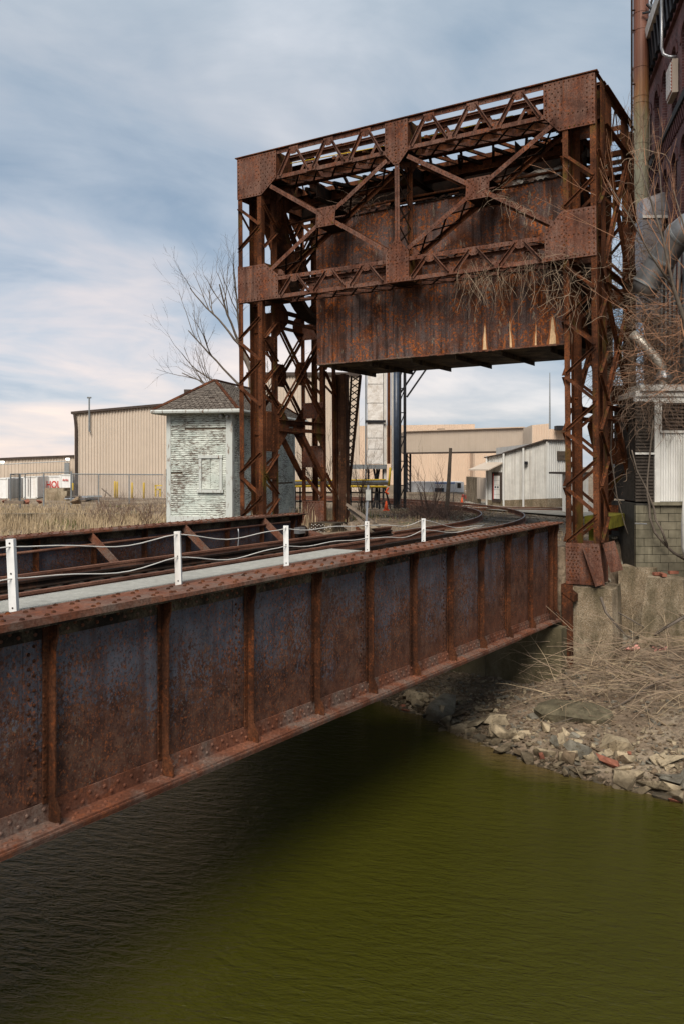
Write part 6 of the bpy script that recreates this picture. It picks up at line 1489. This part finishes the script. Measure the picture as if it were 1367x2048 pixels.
# concrete piers
def pier(c, w0, w1, dz0, dz1, lb, yaw=0.0, n=9, seed=1, dp=0.9):
    """battered, weathered concrete pier: subdivided tapered block with roughened skin"""
    rg = random.Random(seed); m = MB(); k = 10; t = thing('concrete_pier', (c[0], c[1], dz0), lb, 'concrete pier')
    def pt(i, j, z): return None
    cs, sn = math.cos(yaw), math.sin(yaw); rows = 12
    per = [(-1, -1), (-.33, -1), (.33, -1), (1, -1), (1, -.33), (1, .33), (1, 1), (.33, 1), (-.33, 1), (-1, 1), (-1, .33), (-1, -.33)]
    np_ = len(per)
    for r_ in range(rows+1):
        f = r_/rows; w_ = lerp(w0, w1, f)/2; z = lerp(dz0, dz1, f)
        for (px, py) in per:
            x, y = px*w_, py*w_*dp; nn = noise.noise(Vector((x*3+seed*7, y*3, z*2.2)))*0.045+rg.uniform(-.012, .012)
            cr = 1-0.05*(abs(px) == 1 and abs(py) == 1)
            x *= cr+nn; y *= cr+nn
            m.v.append(Vector((c[0]+x*cs-y*sn, c[1]+x*sn+y*cs, z+(rg.uniform(-.035, .01) if r_ == rows else 0))))
    for r_ in range(rows):
        for i in range(np_): j = (i+1) % np_; a = r_*np_; m.f.append((a+i, a+j, a+np_+j, a+np_+i))
    m.f.append(tuple(rows*np_+i for i in range(np_))); m.build('block', 'concrete_old', t); return t
yw = math.atan2(P.y, P.x)
p1c = B(0.42, 0.58, 0); pr1 = pier((p1c.x, p1c.y), 1.10, 0.95, -4.8, -2.75, 'nearest weathered concrete pier carrying the right front tower leg', yw, seed=2)
p2c = at(1285, 0, 20.6); pier((p2c.x, 20.9), 1.0, 0.85, -4.2, -2.46, 'rear rounded concrete pier partly hidden between the other two', yw, seed=5)
p3c = at(1334, 0, 19.3); pier((p3c.x, 19.35), 1.12, 0.80, -4.1, -2.52, 'tapered concrete pier at the right with loose bricks on top', yw, seed=9)
p4c = B(3.6, 0.4, 0); pier((p4c.x, p4c.y), 1.2, 1.1, -4.2, -2.98, 'dark concrete pier under the right rear tower leg', yw, seed=12)
for k, (u, v, Y, rz, lb) in enumerate([(1314, 1137, 19.45, .2, 'red brick lying left on top of the tapered pier'), (1325, 1139, 19.25, 1.5, 'red brick standing endwise in the middle of the tapered pier top'), (1345, 1133, 19.7, .1, 'red brick at the back right of the tapered pier top')]):
    p = at(u, v, Y); p.z = -2.50; m = MB(); m.box((-.11, -.05, 0), (.11, .05, .065), lambda x, y, z: p+Vector((x*math.cos(rz)-y*math.sin(rz), x*math.sin(rz)+y*math.cos(rz), z))); m.buildtop('brick', 'brick_red', lb, 'brick', 'loose bricks on the pier')

# timber and steel wreckage at the left heel
for k, (a, b, w_, h_, mt, lb) in enumerate([(at(697, 1012, 22), at(752, 1050, 20.5), .22, .07, 'wood_old', 'topmost pale plank sloping down from the scaled post'), (at(700, 1020, 22.2), at(742, 1064, 20.5), .2, .08, 'wood_old', 'second grey plank under the topmost sloping plank'), (at(690, 1052, 21.5), at(725, 1078, 20.3), .2, .08, 'wood_old', 'lower plank leaning behind the short upright stump'), (at(704, 1046, 20.6), at(706, 1092, 20.3), .12, .12, 'wood_old', 'short upright timber stump left of the fourth white post'), (at(712, 1055, 21.2), at(748, 1092, 20.2), .16, .08, 'rust_stiff', 'rusty board end dropping towards the rails')]):
    m = MB(); m.beam(a, b, Y3 if k != 3 else X3, w_, h_); m.buildtop('plank', mt, lb, 'plank', 'planks and timbers dumped by the left tower foot')
hb = thing('heel_housing', B(-0.2, -8.0, -2.6), 'riveted rusty steel housing of the span hinge beside the left tower foot', 'machinery')
m = MB(); m.box((0.2, -8.0, -2.9), (0.24, -6.6, -1.95), Bf); m.build('back_plate', 'rust_stiff', hb)
m = MB(); m.beam(B(-0.35, -8.2, -1.45), B(-0.1, -5.6, -2.15), A, 0.35, 0.09); m.build('inclined_girder', 'rust_gusset', hb)
m = MB(); m.beam(B(-0.2, -8.3, -2.0), B(-0.1, -5.2, -2.7), A, 0.06, 0.7); m.build('inclined_web', 'rust_stiff', hb)
m = MB(); m.box((0.9, -7.65, -2.6), (1.7, -6.85, -1.62), Bf); m.build('anchor_block', 'rust_black', hb)
m = MB()
rg = random.Random(5)
for i in range(12):
    for j in range(9):
        if rg.random() < .8: m.dome(B(0.9, -7.6+i*.062, -2.4+j*.088+.03*(i % 2)), -A, 0.019)
m.build('rivets', 'steel_bolt', hb, kind='stuff')
m = MB(); m.tube([B(-0.5, -6.9, -1.75), B(-0.62, -6.9, -1.75)], 0.17, 18); m.build('bearing', 'rust_dark', hb)
m = MB(); m.box((-0.9, -6.92, -1.78), (-0.62, -6.75, -1.62), Bf); m.build('junction_box', 'galvanised', hb)

# ================================================================ plants
def wander(p, d, L, n, bend, rg, droop=0.0, zmin=None):
    pts = [Vector(p)]; d = Vector(d).normalized()
    for i in range(n):
        d = (d+Vector((rg.uniform(-1, 1), rg.uniform(-1, 1), rg.uniform(-1, 1)))*bend-Z3*droop).normalized()
        q = pts[-1]+d*(L/n)
        if zmin is not None and q.z < zmin: q.z = zmin+0.01; d.z = abs(d.z)*0.2
        pts.append(q)
    return pts
def branch(m, p, d, L, r, depth, rg, up=0.12, bend=0.13, kids=(3, 5), spread=0.7, sides=5, shrink=0.58):
    n = max(3, min(9, int(L/0.22))); pts = [Vector(p)]; d = Vector(d).normalized()
    for i in range(n):
        d = (d+Vector((rg.uniform(-1, 1), rg.uniform(-1, 1), rg.uniform(-1, 1)))*bend+Z3*up*0.3).normalized(); pts.append(pts[-1]+d*(L/n))
    rr = [lerp(r, r*0.35 if depth > 0 else max(r*0.25, 0.0025), i/n) for i in range(n+1)]
    m.tube(pts, rr, sides if depth > 1 else 4 if depth > 0 else 3, cap=False)
    if depth <= 0: return
    for k in range(rg.randint(*kids)):
        f = rg.uniform(0.3, 1.0); i = min(n-1, int(f*n)); q = pts[i].lerp(pts[i+1], f*n-i); dd = (pts[i+1]-pts[i]).normalized()
        s = Vector((rg.uniform(-1, 1), rg.uniform(-1, 1), rg.uniform(-.6, 1))); s = (s-dd*s.dot(dd)).normalized()
        branch(m, q, dd+s*spread*rg.uniform(0.6, 1.3), L*shrink*rg.uniform(0.7, 1.15), max(rr[i]*0.6, 0.003), depth-1, rg, up, bend*1.1, kids, spread, sides, shrink)
def tree(name, base, limbs, mt, label, rg, depth=3, trunk=None, kids=(3, 5), cat='tree', up=0.12):
    t = thing(name, base, label, cat); m = MB()
    if trunk: m.tube([Vector(q[:3]) for q in trunk], [q[3] for q in trunk], 9); m.build('trunk', mt, t, smooth=True)
    m = MB()
    for p, d, L, r_ in limbs: branch(m, p, d, L, r_, depth, rg, kids=kids, up=up)
    m.build('crown', mt, t); return t
# tree behind the hut
rg = random.Random(21); Yt = 34
b0 = at(520, 1000, Yt); b0.z = -1.9
def A3(u, v, Y=Yt): return at(u, v, Y)
tr = [(*b0, .15), (*A3(512, 900), .13), (*A3(505, 800), .11), (*A3(500, 740), .09), (*A3(485, 690), .07)]
limbs = [(A3(500, 740), A3(425, 560)-A3(500, 740), 3.6, .075), (A3(505, 790), A3(360, 680)-A3(505, 790), 3.6, .06), (A3(485, 690), A3(455, 540)-A3(485, 690), 3.2, .055), (A3(507, 810), A3(300, 720)-A3(507, 810), 3.4, .055), (A3(480, 690), A3(340, 570)-A3(480, 690), 3.1, .055), (A3(510, 850), A3(330, 760)-A3(510, 850), 3.3, .045), (A3(470, 780), A3(300, 730)-A3(470, 780), 2.6, .04), (A3(500, 740), A3(570, 600)-A3(500, 740), 2.6, .04), (A3(508, 830), A3(600, 700)-A3(508, 830), 2.4, .035)]
tree('bare_tree', b0, limbs, 'bark', 'bare leafless tree spreading its branches above and behind the wooden hut', rg, 3, tr, kids=(3, 4))
# big drawn limb towards upper left (curved)
rg = random.Random(5)
for (uu, vv, Y, name, lb, hgt, n_, dep, mt) in ((640, 985, 33, 'bare_shrub', 'dense grey brown leafless thicket seen between the hut and the scaled post', 2.6, 9, 3, 'bark'), (720, 1000, 33, 'bare_shrub', 'arching leafless brush in front of the white duct tower', 2.4, 7, 3, 'vine'), (862, 1000, 32, 'bare_sapling', 'small bare sapling fanning up behind the railing beside the leaning pole', 1.7, 5, 2, 'bush_brown')):
    b = at(uu, vv, Y); b.z = -1.9; m = MB(); t = thing(name, b, lb, 'shrub' if 'shrub' in name else 'sapling')
    for i in range(n_):
        an = rg.uniform(0, 6.28); lean = rg.uniform(.1, .55); branch(m, b+Vector((rg.uniform(-.3, .3), rg.uniform(-.3, .3), 0)), Vector((math.cos(an)*lean, math.sin(an)*lean*.6, 1)), hgt*rg.uniform(.6, 1), .022, dep-1 if name != 'bare_sapling' else dep, rg, up=.15)
    m.build('branches', mt, t)
# brush at the yard (tangle around the sapling)
m = MB(); rg = random.Random(8)
for i in range(700):
    u = rg.gauss(866, 34); Y = rg.uniform(28, 36); p = at(u, 0, Y); p.z = gz(p.x, p.y)
    m.tube(wander(p, (rg.uniform(-1.2, 1.2), rg.uniform(-.6, .6), rg.uniform(.2, 1.2)), rg.uniform(.3, 1.1), 5, .28, rg), [.007, .006, .006, .005, .004, .002], 3, False)
tag(m.build('brush', 'bush_brown'), 'tangled reddish brown brush around the sapling beyond the railing', 'brush', kind='stuff')
# dead grass bank on the left, with green patches and a shrub
m = MB(); m2 = MB(); rg = random.Random(11)
def blade(mm, p, h, rg, w_=0.011):
    an = rg.uniform(0, 6.28); lean = rg.uniform(.05, .55)*h; dx = Vector((math.cos(an), math.sin(an), 0)); sx = Vector((-dx.y, dx.x, 0))*w_
    a = p; b = p+dx*lean*.35+Z3*h*.6; c = p+dx*lean+Z3*h*rg.uniform(.75, 1.0)
    k = len(mm.v); mm.v += [a-sx, a+sx, b-sx*.8, b+sx*.8, c]; mm.f += [(k, k+1, k+3, k+2), (k+2, k+3, k+4)]
for i in range(26000):
    s = rg.uniform(0.0, 11)**1.0; t = -8.6-rg.random()**0.9*30; q = B(s, t, 0); q.z = ground_z(s, t)-.02
    cl_ = noise.noise(Vector((q.x*.8, q.y*.8, 4)))
    if cl_ < -0.25 and rg.random() < .6: continue
    if s > 8 and rg.random() < .6: continue
    h = rg.uniform(.22, .72)*(1+cl_)*(1.0 if s < 7 else .4)
    if noise.noise(Vector((q.x*.5+9, q.y*.5, 2))) > .28 and rg.random() < .5: blade(m2, q, h*.55, rg)
    else: blade(m, q, h, rg, rg.choice([.006, .010, .014]))
for i in range(1500):   # tufts between the tracks and in the yard
    s = rg.uniform(1, 18); t = rg.uniform(-9, -5.5) if rg.random() < .6 else rg.uniform(-2.4, -.2); q = B(s, t, 0); q.z = ground_z(s, t)-.02
    blade(m if rg.random() < .85 else m2, q, rg.uniform(.05, .2), rg, .008)
tag(m.build('dry_grass', 'dry_grass'), 'pale dead grass covering the left bank above the far girder', 'grass', kind='stuff')
tag(m2.build('green_grass', 'green_grass'), 'small patches of fresh green grass in the dead bank grass', 'grass', kind='stuff')
rg = random.Random(31)
m = MB()
for i in range(60): q = B(rg.uniform(.5, 7), rg.uniform(-32, -10), 0); q.z = ground_z((q-O).dot(A), (q-O).dot(P)); m.tube(wander(q, (rg.uniform(-.8, .8), rg.uniform(-.4, .4), 1), rg.uniform(.5, 1.0), 5, .12, rg), [.012, .011, .009, .008, .006, .003], 4, False)
tag(m.build('dead_stalks', 'twig_tan'), 'tall pale dead stalks sticking out of the bank grass', 'stalks', kind='stuff')
for (u, Y, lb) in ((240, 34, 'brown twiggy leafless bush on the bank between fence and far girder'), (205, 35, 'smaller brown twiggy bush left of the larger one on the bank'), (287, 33, 'thin brown twiggy bush nearest the hut on the bank')):
    b = at(u, 0, Y); b.z = gz(b.x, b.y); t = thing('twiggy_bush', b, lb, 'bush'); m = MB()
    for i in range(13): an = rg.uniform(0, 6.28); branch(m, b+Vector((rg.uniform(-.5, .5), 0, 0)), Vector((math.cos(an)*.75, math.sin(an)*.4, 1)), rg.uniform(.6, 1.15), .012, 2, rg, up=.1, kids=(3, 5), spread=.6)
    m.build('branches', 'bush_brown', t)
# vines on the tower
def vines(name, mt, label, n, src, L, droop, bend, rg, r0=.006, segs=9, cat='vine', zmin=None, dirf=None):
    m = MB()
    for i in range(n):
        p = src(rg); d = dirf(rg) if dirf else Vector((rg.uniform(-1, 1), rg.uniform(-1, 1), rg.uniform(-.6, .4)))
        l = rg.uniform(*L); pts = wander(p, d, l, segs, bend, rg, droop, zmin); r_ = r0*rg.uniform(.5, 1.3)
        m.tube(pts, [r_]*(segs)+[r_*.4], 3, False)
        if rg.random() < .5:
            k = rg.randint(2, segs-2); m.tube(wander(pts[k], Vector((rg.uniform(-1, 1), rg.uniform(-1, 1), rg.uniform(-1, .3))), l*.35, 5, bend*1.3, rg, droop), r_*.6, 3, False)
    return tag(m.build(name, mt), label, cat, kind='stuff')
rg = random.Random(41)
vines('hanging_vines', 'twig_grey', 'pale dry vines hanging from the lower chord in front of the counterweight', 120, lambda r: T(r.uniform(-.1, .3), r.choice([r.gauss(-2.3, .18), r.gauss(-1.7, .2), r.gauss(-1.0, .45)]), 4.75+r.uniform(-.05, .3)), (.3, 1.5), .10, .24, rg, .0028, segs=12, dirf=lambda r: Vector((r.uniform(-.5, .5), r.uniform(-.4, .2), r.uniform(-1.3, -.1))))
vines('brace_vines', 'twig_grey', 'thin dry vines trailing along the right hand diagonal brace', 40, lambda r: (lambda f: T(-.05, lerp(-1.9, -.3, f), lerp(6.65, 5.65, f)+.05))(r.random()), (.2, .8), .12, .42, rg, .0036)
vines('leg_vines', 'twig_grey', 'dense bundle of pale vines drooping over the right front leg below its gusset', 75, lambda r: T(r.uniform(-.12, .1), r.gauss(.1, .30), 4.75-abs(r.gauss(0, .6))), (.3, 1.3), .07, .34, rg, .0038, dirf=lambda r: Vector((r.uniform(-.8, .8), r.uniform(-.5, .3), r.uniform(-1.3, .5))))
vines('chord_vines', 'vine', 'few brown vines scattered on the counterweight top and inner beams', 60, lambda r: T(r.uniform(.9, 1.3), r.uniform(-6.6, -5.2), 7.05+r.uniform(0, .5)), (.3, .9), .05, .45, rg, .005)
def tanglesrc(r):
    z = r.choice([r.uniform(-1, 8.3), r.gauss(4.0, 1.0), r.gauss(2.6, .7)]); return T(r.uniform(2.5, 4.3), r.uniform(.1, 1.4), z)
vines('tower_tangle', 'vine', 'thick tangle of dead brown vines smothering the right rear tower leg', 900, tanglesrc, (.4, 1.5), .05, .42, rg, .0055)
vines('tower_tangle_pale', 'twig_grey', 'greyish dead vines mixed through the tangle on the right rear leg', 420, tanglesrc, (.5, 1.6), .08, .36, rg, .0055)
vines('shed_vines', 'vine', 'dead climbing vines hanging over the roof shed and the dark siding', 190, lambda r: at(r.uniform(1255, 1345), r.uniform(740, 850), r.uniform(20.2, 20.65)), (.3, 1.4), .09, .42, rg, .0045, segs=12)
vines('wall_vines', 'vine', 'mesh of dead climber stems across the factory wall above the shed', 520, lambda r: at(r.uniform(1275, 1400), r.uniform(620, 770), r.uniform(20.6, 21.8)), (.5, 1.4), .02, .36, rg, .0045)
vines('wall_vines_orange', 'twig_orange', 'reddish young shoots criss crossing the factory wall and ducts', 190, lambda r: at(r.uniform(1275, 1400), r.uniform(590, 770), r.uniform(19.8, 20.6)), (.5, 1.3), -.02, .22, rg, .005)
# thick stems climbing on the wall and pier
for k, (pts, r_, lb) in enumerate([([(1367, 1118, 20.3), (1345, 1105, 20.3), (1325, 1085, 20.4), (1308, 1065, 20.4), (1298, 1035, 20.45), (1297, 1010, 20.5), (1293, 990, 20.5), (1293, 960, 20.5), (1299, 900, 20.5), (1305, 840, 20.5)], .035, 'thick grey vine stem snaking up the block wall to the shed corner'), ([(1333, 1092, 20.3), (1322, 1060, 20.3), (1310, 1040, 20.4), (1306, 1015, 20.5), (1290, 975, 20.5), (1272, 940, 20.5), (1262, 900, 20.4)], .03, 'second vine stem crossing left from block wall to tower leg'), ([(1218, 780, 21.5), (1222, 850, 21.4), (1220, 910, 21.4), (1232, 990, 21.4), (1248, 1050, 21.3), (1262, 1090, 21.3)], .02, 'slender vine hanging inside the right tower from strut to base')]):
    m = MB(); m.tube([at(*q) for q in pts], [lerp(r_, r_*.5, i/(len(pts)-1)) for i in range(len(pts))], 7); m.buildtop('vine_stem', 'bark', lb, 'vine', None, True)
# orange twigged tree leaning in from the right
rg = random.Random(77); Yo = 16.5
ot = thing('orange_twig_tree', at(1405, 1200, 17), 'young leafless tree with bright orange twigs reaching in from the right edge', 'tree')
tm = MB(); lim = [[(1400, 1200, 17, .10), (1385, 900, 17, .085), (1368, 640, 16.8, .065), (1345, 575, 16.6, .05), (1325, 480, 16.5, .032), (1300, 400, 16.4, .022), (1275, 320, 16.3, .010)],
       [(1368, 640, 16.8, .05), (1375, 560, 16.6, .04), (1372, 470, 16.4, .025), (1345, 380, 16.2, .012)],
       [(1345, 575, 16.6, .035), (1300, 510, 16.4, .024), (1262, 440, 16.3, .016), (1215, 365, 16.2, .007)],
       [(1325, 480, 16.5, .025), (1322, 400, 16.4, .015), (1315, 300, 16.3, .006)]]
for l in lim: tm.tube([at(*q[:3]) for q in l], [q[3]*.75 for q in l], 7)
tm.build('trunk', 'bark', ot, smooth=True)
tm = MB()
for l in lim:
    for (a, b) in zip(l[1:], l[2:]):
        for k in range(3):
            f = rg.random(); p = at(*a[:3]).lerp(at(*b[:3]), f); d = (at(*b[:3])-at(*a[:3])).normalized()
            branch(tm, p, d+Vector((rg.uniform(-1.1, .7), rg.uniform(-.6, .6), rg.uniform(-.2, 1.0)))*.8, rg.uniform(.5, 1.15), max(.006, b[3]*.4), 1, rg, up=.35, bend=.10, kids=(2, 4), spread=.55)
for (u, v, du, dv) in ((1250, 620, -60, -30), (1240, 480, -110, -60), (1330, 690, -60, -60), (1290, 330, -10, -80), (1190, 390, -80, -25)):
    p = at(u, v, 16.4); d = at(u+du, v+dv, 16.4)-p; branch(tm, p, d, d.length*1.2, .007, 1, rg, up=.1, bend=.08, kids=(2, 3), spread=.5)
tm.build('crown', 'twig_orange', ot)
vines('top_twigs', 'vine', 'fine dark twigs rising from the back of the tower top at right', 60, lambda r: T(r.uniform(2.8, 3.9), r.uniform(.3, 1.2), 8.4+r.uniform(-.8, .3)), (.5, 1.3), -.08, .22, rg, .0045, dirf=lambda r: Vector((r.uniform(-.6, .8), r.uniform(-.5, .5), 1)))

# ================================================================ the right bank: stones, rubble, dead branches
rg = random.Random(99)
def bankp(s, t, up=0.0): return B(s, t, ground_z(s, t)+up)
named = [(-4.35, .05, .62, .5, 'rock_pale', 'large flat pale slab at the waterline in the left part of the bank'), (-4.5, 1.35, .42, .8, 'rock_pale', 'squarish pale block at the water edge'), (-4.0, 2.0, .78, .55, 'rock_pale', 'big smooth light grey slab in the middle of the rubble'), (-4.35, 2.35, .52, .5, 'rock_pale', 'rounded pale stone leaning below the smooth slab'), (-4.75, 3.35, .62, 1.1, 'rock_grey', 'upright dark wedge shaped stone at the right waterline'), (-4.9, 2.95, .7, .5, 'rock_pale', 'broad half sunken stone lying in the shallows'), (-3.0, 1.0, 0, .32, 'rock_moss', 'long mossy slab sticking out of the bank under the dead branches'), (-2.9, -1.75, 1.0, .6, 'rock_grey', 'large dark block in the shade under the bridge end'), (-3.6, -1.0, .62, .45, 'rock_pale', 'flat pale slab behind the waterline near the bridge shade'), (-3.7, -.25, .55, .5, 'rock_pale', 'tilted pale slab left of the large flat slab'), (-2.2, 2.6, .6, .6, 'rock_brown', 'brown boulder half buried upslope'), (-4.6, 4.2, .6, .4, 'rock_pale', 'thin broken slab lying at the far right of the rubble'), (-2.6, 3.9, .5, .6, 'rock_grey', 'grey stone under the crossing branches at right')]
for s, t, sz_, fl, mt, lb in named:
    m = MB()
    sz_ *= .85
    if sz_ == 0:
        c_ = bankp(s, t, .05); ax = (P*.93+Y3*-.2+Z3*.05).normalized(); sd = Vector((-ax.y, ax.x, .35)).normalized(); up_ = ax.cross(sd)
        rows_ = [(-.75, .10, .05), (-.5, .26, .10), (-.1, .30, .13), (.35, .26, .14), (.7, .17, .10), (.8, .05, .05)]
        for x_, w_, h_ in rows_:
            for a_, b_ in ((-1, -1), (1, -1), (1, .8), (-.2, 1.1), (-1, .7)): m.v.append(c_+ax*(x_+rg.uniform(-.03, .03))+sd*(a_*w_*rg.uniform(.9, 1.1))+up_*(b_*h_*rg.uniform(.85, 1.15)))
        for r_ in range(5):
            for i_ in range(5): j_ = (i_+1) % 5; m.f.append((r_*5+i_, r_*5+j_, r_*5+5+j_, r_*5+5+i_))
        m.f.append((4, 3, 2, 1, 0)); m.f.append(tuple(25+i_ for i_ in range(5)))
    else: rock_mesh(m, bankp(s, t, sz_*fl*.16), sz_, rg, fl)
    m.buildtop('stone', mt, lb, 'stone', 'stones along the river bank')
grp = {'rock_pale': 'pale angular stone among the loose rubble by the water', 'rock_grey': 'grey angular stone among the loose rubble by the water', 'rock_brown': 'brown angular stone among the loose rubble by the water', 'brick_red': 'reddish brick fragment among the loose rubble by the water'}
tone = {'rock_pale': 'pale', 'rock_grey': 'grey', 'rock_brown': 'brown', 'brick_red': 'brick red'}
def stone_label(mt, sz, d, t):
    a = 'small' if sz < .17 else 'fist sized' if sz < .23 else 'medium' if sz < .33 else 'big'
    w_ = 'half in the water' if d < .08 else 'at the waterline' if d < .4 else 'just above the waterline' if d < .9 else 'upslope under the twigs'
    r_ = 'in the bridge shade' if t < -1.5 else 'at the edge of the bridge shade' if t < -.4 else 'left of the long mossy slab' if t < .6 else 'below the long mossy slab' if t < 1.7 else 'beside the big smooth slab' if t < 2.8 else 'by the dark wedge stone' if t < 3.8 else 'at the far right'
    return '%s %s angular stone %s %s' % (a, tone[mt], w_, r_)
for i in range(290):
    t = rg.uniform(-2.9, 4.9); s0 = shore(t); s = s0+abs(rg.gauss(0, .95))-.15
    if t > 2.5: s = s0+rg.random()*1.6-.1
    sz_ = min(.45, .105/(rg.random()*0.85+.15)**0.95)*(1.1 if s < s0+.9 else .8); mt = rg.choices(['rock_pale', 'rock_grey', 'rock_brown', 'brick_red'], [7, 2, 1.6, .10])[0]
    m = MB(); rock_mesh(m, bankp(s, t, sz_*.10), sz_, rg, rg.uniform(.35, .9)); o = m.buildtop('stone', mt, stone_label(mt, sz_, s-s0, t), 'stone', {'rock_pale': 'pale loose stones', 'rock_grey': 'grey loose stones', 'rock_brown': 'brown loose stones', 'brick_red': 'brick fragments'}[mt])
for mt, n, a, b in (('rock_pale', 2000, .03, .11), ('rock_brown', 2200, .03, .12), ('rock_grey', 1100, .03, .13)):
    m = MB()
    for i in range(n):
        t = rg.uniform(-4, 5.5); s = lerp(shore(t)-.1, -.1, rg.random()**1.3); z_ = rg.uniform(a, b); rock_mesh(m, bankp(s, t, z_*.1), z_, rg, .6)
    tag(m.build('gravel', mt), {'rock_pale': 'pale gravel strewn over the river bank', 'rock_brown': 'brown gravel and clods strewn over the bank', 'rock_grey': 'grey gravel strewn over the river bank'}[mt], 'gravel', kind='stuff')
m = MB()
for i in range(2600):
    s = rg.uniform(.3, 16); t = rg.uniform(-11, -.3)
    if -6 < t < -1.8 and rg.random() < .4: continue
    rock_mesh(m, bankp(s, t, .01), rg.uniform(.03, .10), rg, .6)
tag(m.build('ballast', 'rock_brown'), 'loose brown ballast and litter around the curving track', 'ballast', kind='stuff')
for k, (u, v, Y, lb) in enumerate(((1262, 1298, 17.6, 'pink foam scrap at left among the dead branches'), (1318, 1296, 17.8, 'pink foam scrap at right above the dead branches'))):
    m = MB()
    for j in range(7): rock_mesh(m, onray(u+rg.uniform(-14, 14), v+rg.uniform(-5, 4), .04), rg.uniform(.06, .16), rg, .7)
    m.buildtop('foam_scrap', 'pink_foam', lb, 'foam scrap')
# dead branch pile: long stems radiating from the right
def stems(name, n, mt, label, r0, src, dirf, L, bend=.10, droop=.05):
    m = MB()
    for i in range(n):
        p = src(); d = dirf(); l = rg.uniform(*L); segs = 8; pts = [p]; dd = d.normalized()
        for j in range(segs):
            dd = (dd+Vector((rg.uniform(-1, 1), rg.uniform(-1, 1), rg.uniform(-1, 1)))*bend-Z3*droop).normalized(); q = pts[-1]+dd*(l/segs)
            g_ = gz(q.x, q.y)+.02
            if q.z < g_: q.z = g_+rg.uniform(0, .04); dd.z = abs(dd.z)*.3
            pts.append(q)
        r_ = r0*rg.uniform(.5, 1.3); m.tube(pts, [lerp(r_, r_*.3, j/segs) for j in range(segs+1)], 4, False)
        for kk in range(rg.randint(0, 3)):
            j = rg.randint(2, segs-1); m.tube(wander(pts[j], dd+Vector((rg.uniform(-.8, .8), rg.uniform(-.8, .8), rg.uniform(-.3, .6))), l*.3, 4, bend*1.4, rg), [r_*.5, r_*.4, r_*.3, r_*.2, r_*.15], 3, False)
    return tag(m.build(name, mt), label, 'branches', kind='stuff')
stems('brush_pile', 130, 'twig_grey', 'pile of long dead grey stems fanned out over the right bank', .011, lambda: bankp(rg.uniform(-2.6, .2), rg.uniform(.8, 5.0), rg.uniform(.05, .45)), lambda: -P*rg.uniform(.2, 1)-A*rg.uniform(-1.0, 1.3)+Z3*rg.uniform(-.15, .5), (.8, 2.6), .15)
stems('brush_pile_tan', 130, 'twig_tan', 'tan dead twigs lying across the right bank', .008, lambda: bankp(rg.uniform(-3.0, 0), rg.uniform(.3, 5.2), rg.uniform(.03, .35)), lambda: Vector((rg.uniform(-1, .6), rg.uniform(-1, .5), rg.uniform(-.1, .4))), (.5, 2.0))
stems('fine_twigs', 380, 'vine', 'mat of fine dead twigs and straw on the right bank', .004, lambda: bankp(rg.uniform(-3.4, 0), rg.uniform(-.3, 5.4), rg.uniform(.0, .2)), lambda: Vector((rg.uniform(-1, 1), rg.uniform(-1, 1), rg.uniform(0, .5))), (.3, 1.1), .2)
for k, (pts, r_, lb) in enumerate([([(1200, 1195, 18.2), (1210, 1225, 18), (1235, 1255, 17.8), (1255, 1275, 17.6), (1300, 1290, 17.4), (1345, 1300, 17.2)], .030, 'bent grey dead limb arching down from the nearest pier'), ([(1370, 1232, 17.6), (1330, 1255, 17.4), (1300, 1275, 17.2), (1262, 1290, 17), (1200, 1310, 16.8)], .035, 'thick dead limb lying from the right edge below the piers'), ([(1367, 1350, 15.8), (1310, 1365, 15.8), (1240, 1410, 15.7), (1150, 1435, 15.6), (1080, 1455, 15.5)], .018, 'long straight dead stem crossing the lower bank'), ([(1235, 1225, 18.4), (1270, 1245, 18.2), (1300, 1262, 18), (1330, 1275, 17.9)], .018, 'short dead stem crossing in front of the middle pier'), ([(1125, 1362, 16.8), (1140, 1400, 16.4), (1137, 1402, 16.4)], .03, 'short dark stake standing in the bank under the twigs')]):
    m = MB(); pp_ = [(at(*q) if q[1] < 1262 else onray(q[0], q[1], .06+.05*(j_ % 2))) for j_, q in enumerate(pts)]; m.tube(pp_, [lerp(r_, r_*.35, i/(len(pp_)-1)) for i in range(len(pp_))], 6); m.buildtop('dead_limb', 'bark', lb, 'dead limb', None, True)
# rubbish and soil heap in the dark base of the right tower
m = MB()
for i in range(160): p = bankp(rg.uniform(.8, 5), rg.uniform(.3, 2.4), .02); rock_mesh(m, p, rg.uniform(.08, .3), rg, .6)
tag(m.build('rubble_heap', 'rock_grey'), 'dark rubble lying inside the base of the right tower', 'rubble', kind='stuff')
m = MB(); m.box((1.2, .1, -1.55), (3.1, .7, -1.25), T); m.box((1.5, .12, -2.6), (1.62, .3, -1.55), T); m.box((2.6, .12, -2.6), (2.72, .3, -1.55), T); m.buildtop('mossy_beam', 'mossy', 'green mossy beam across the base of the right tower', 'beam')
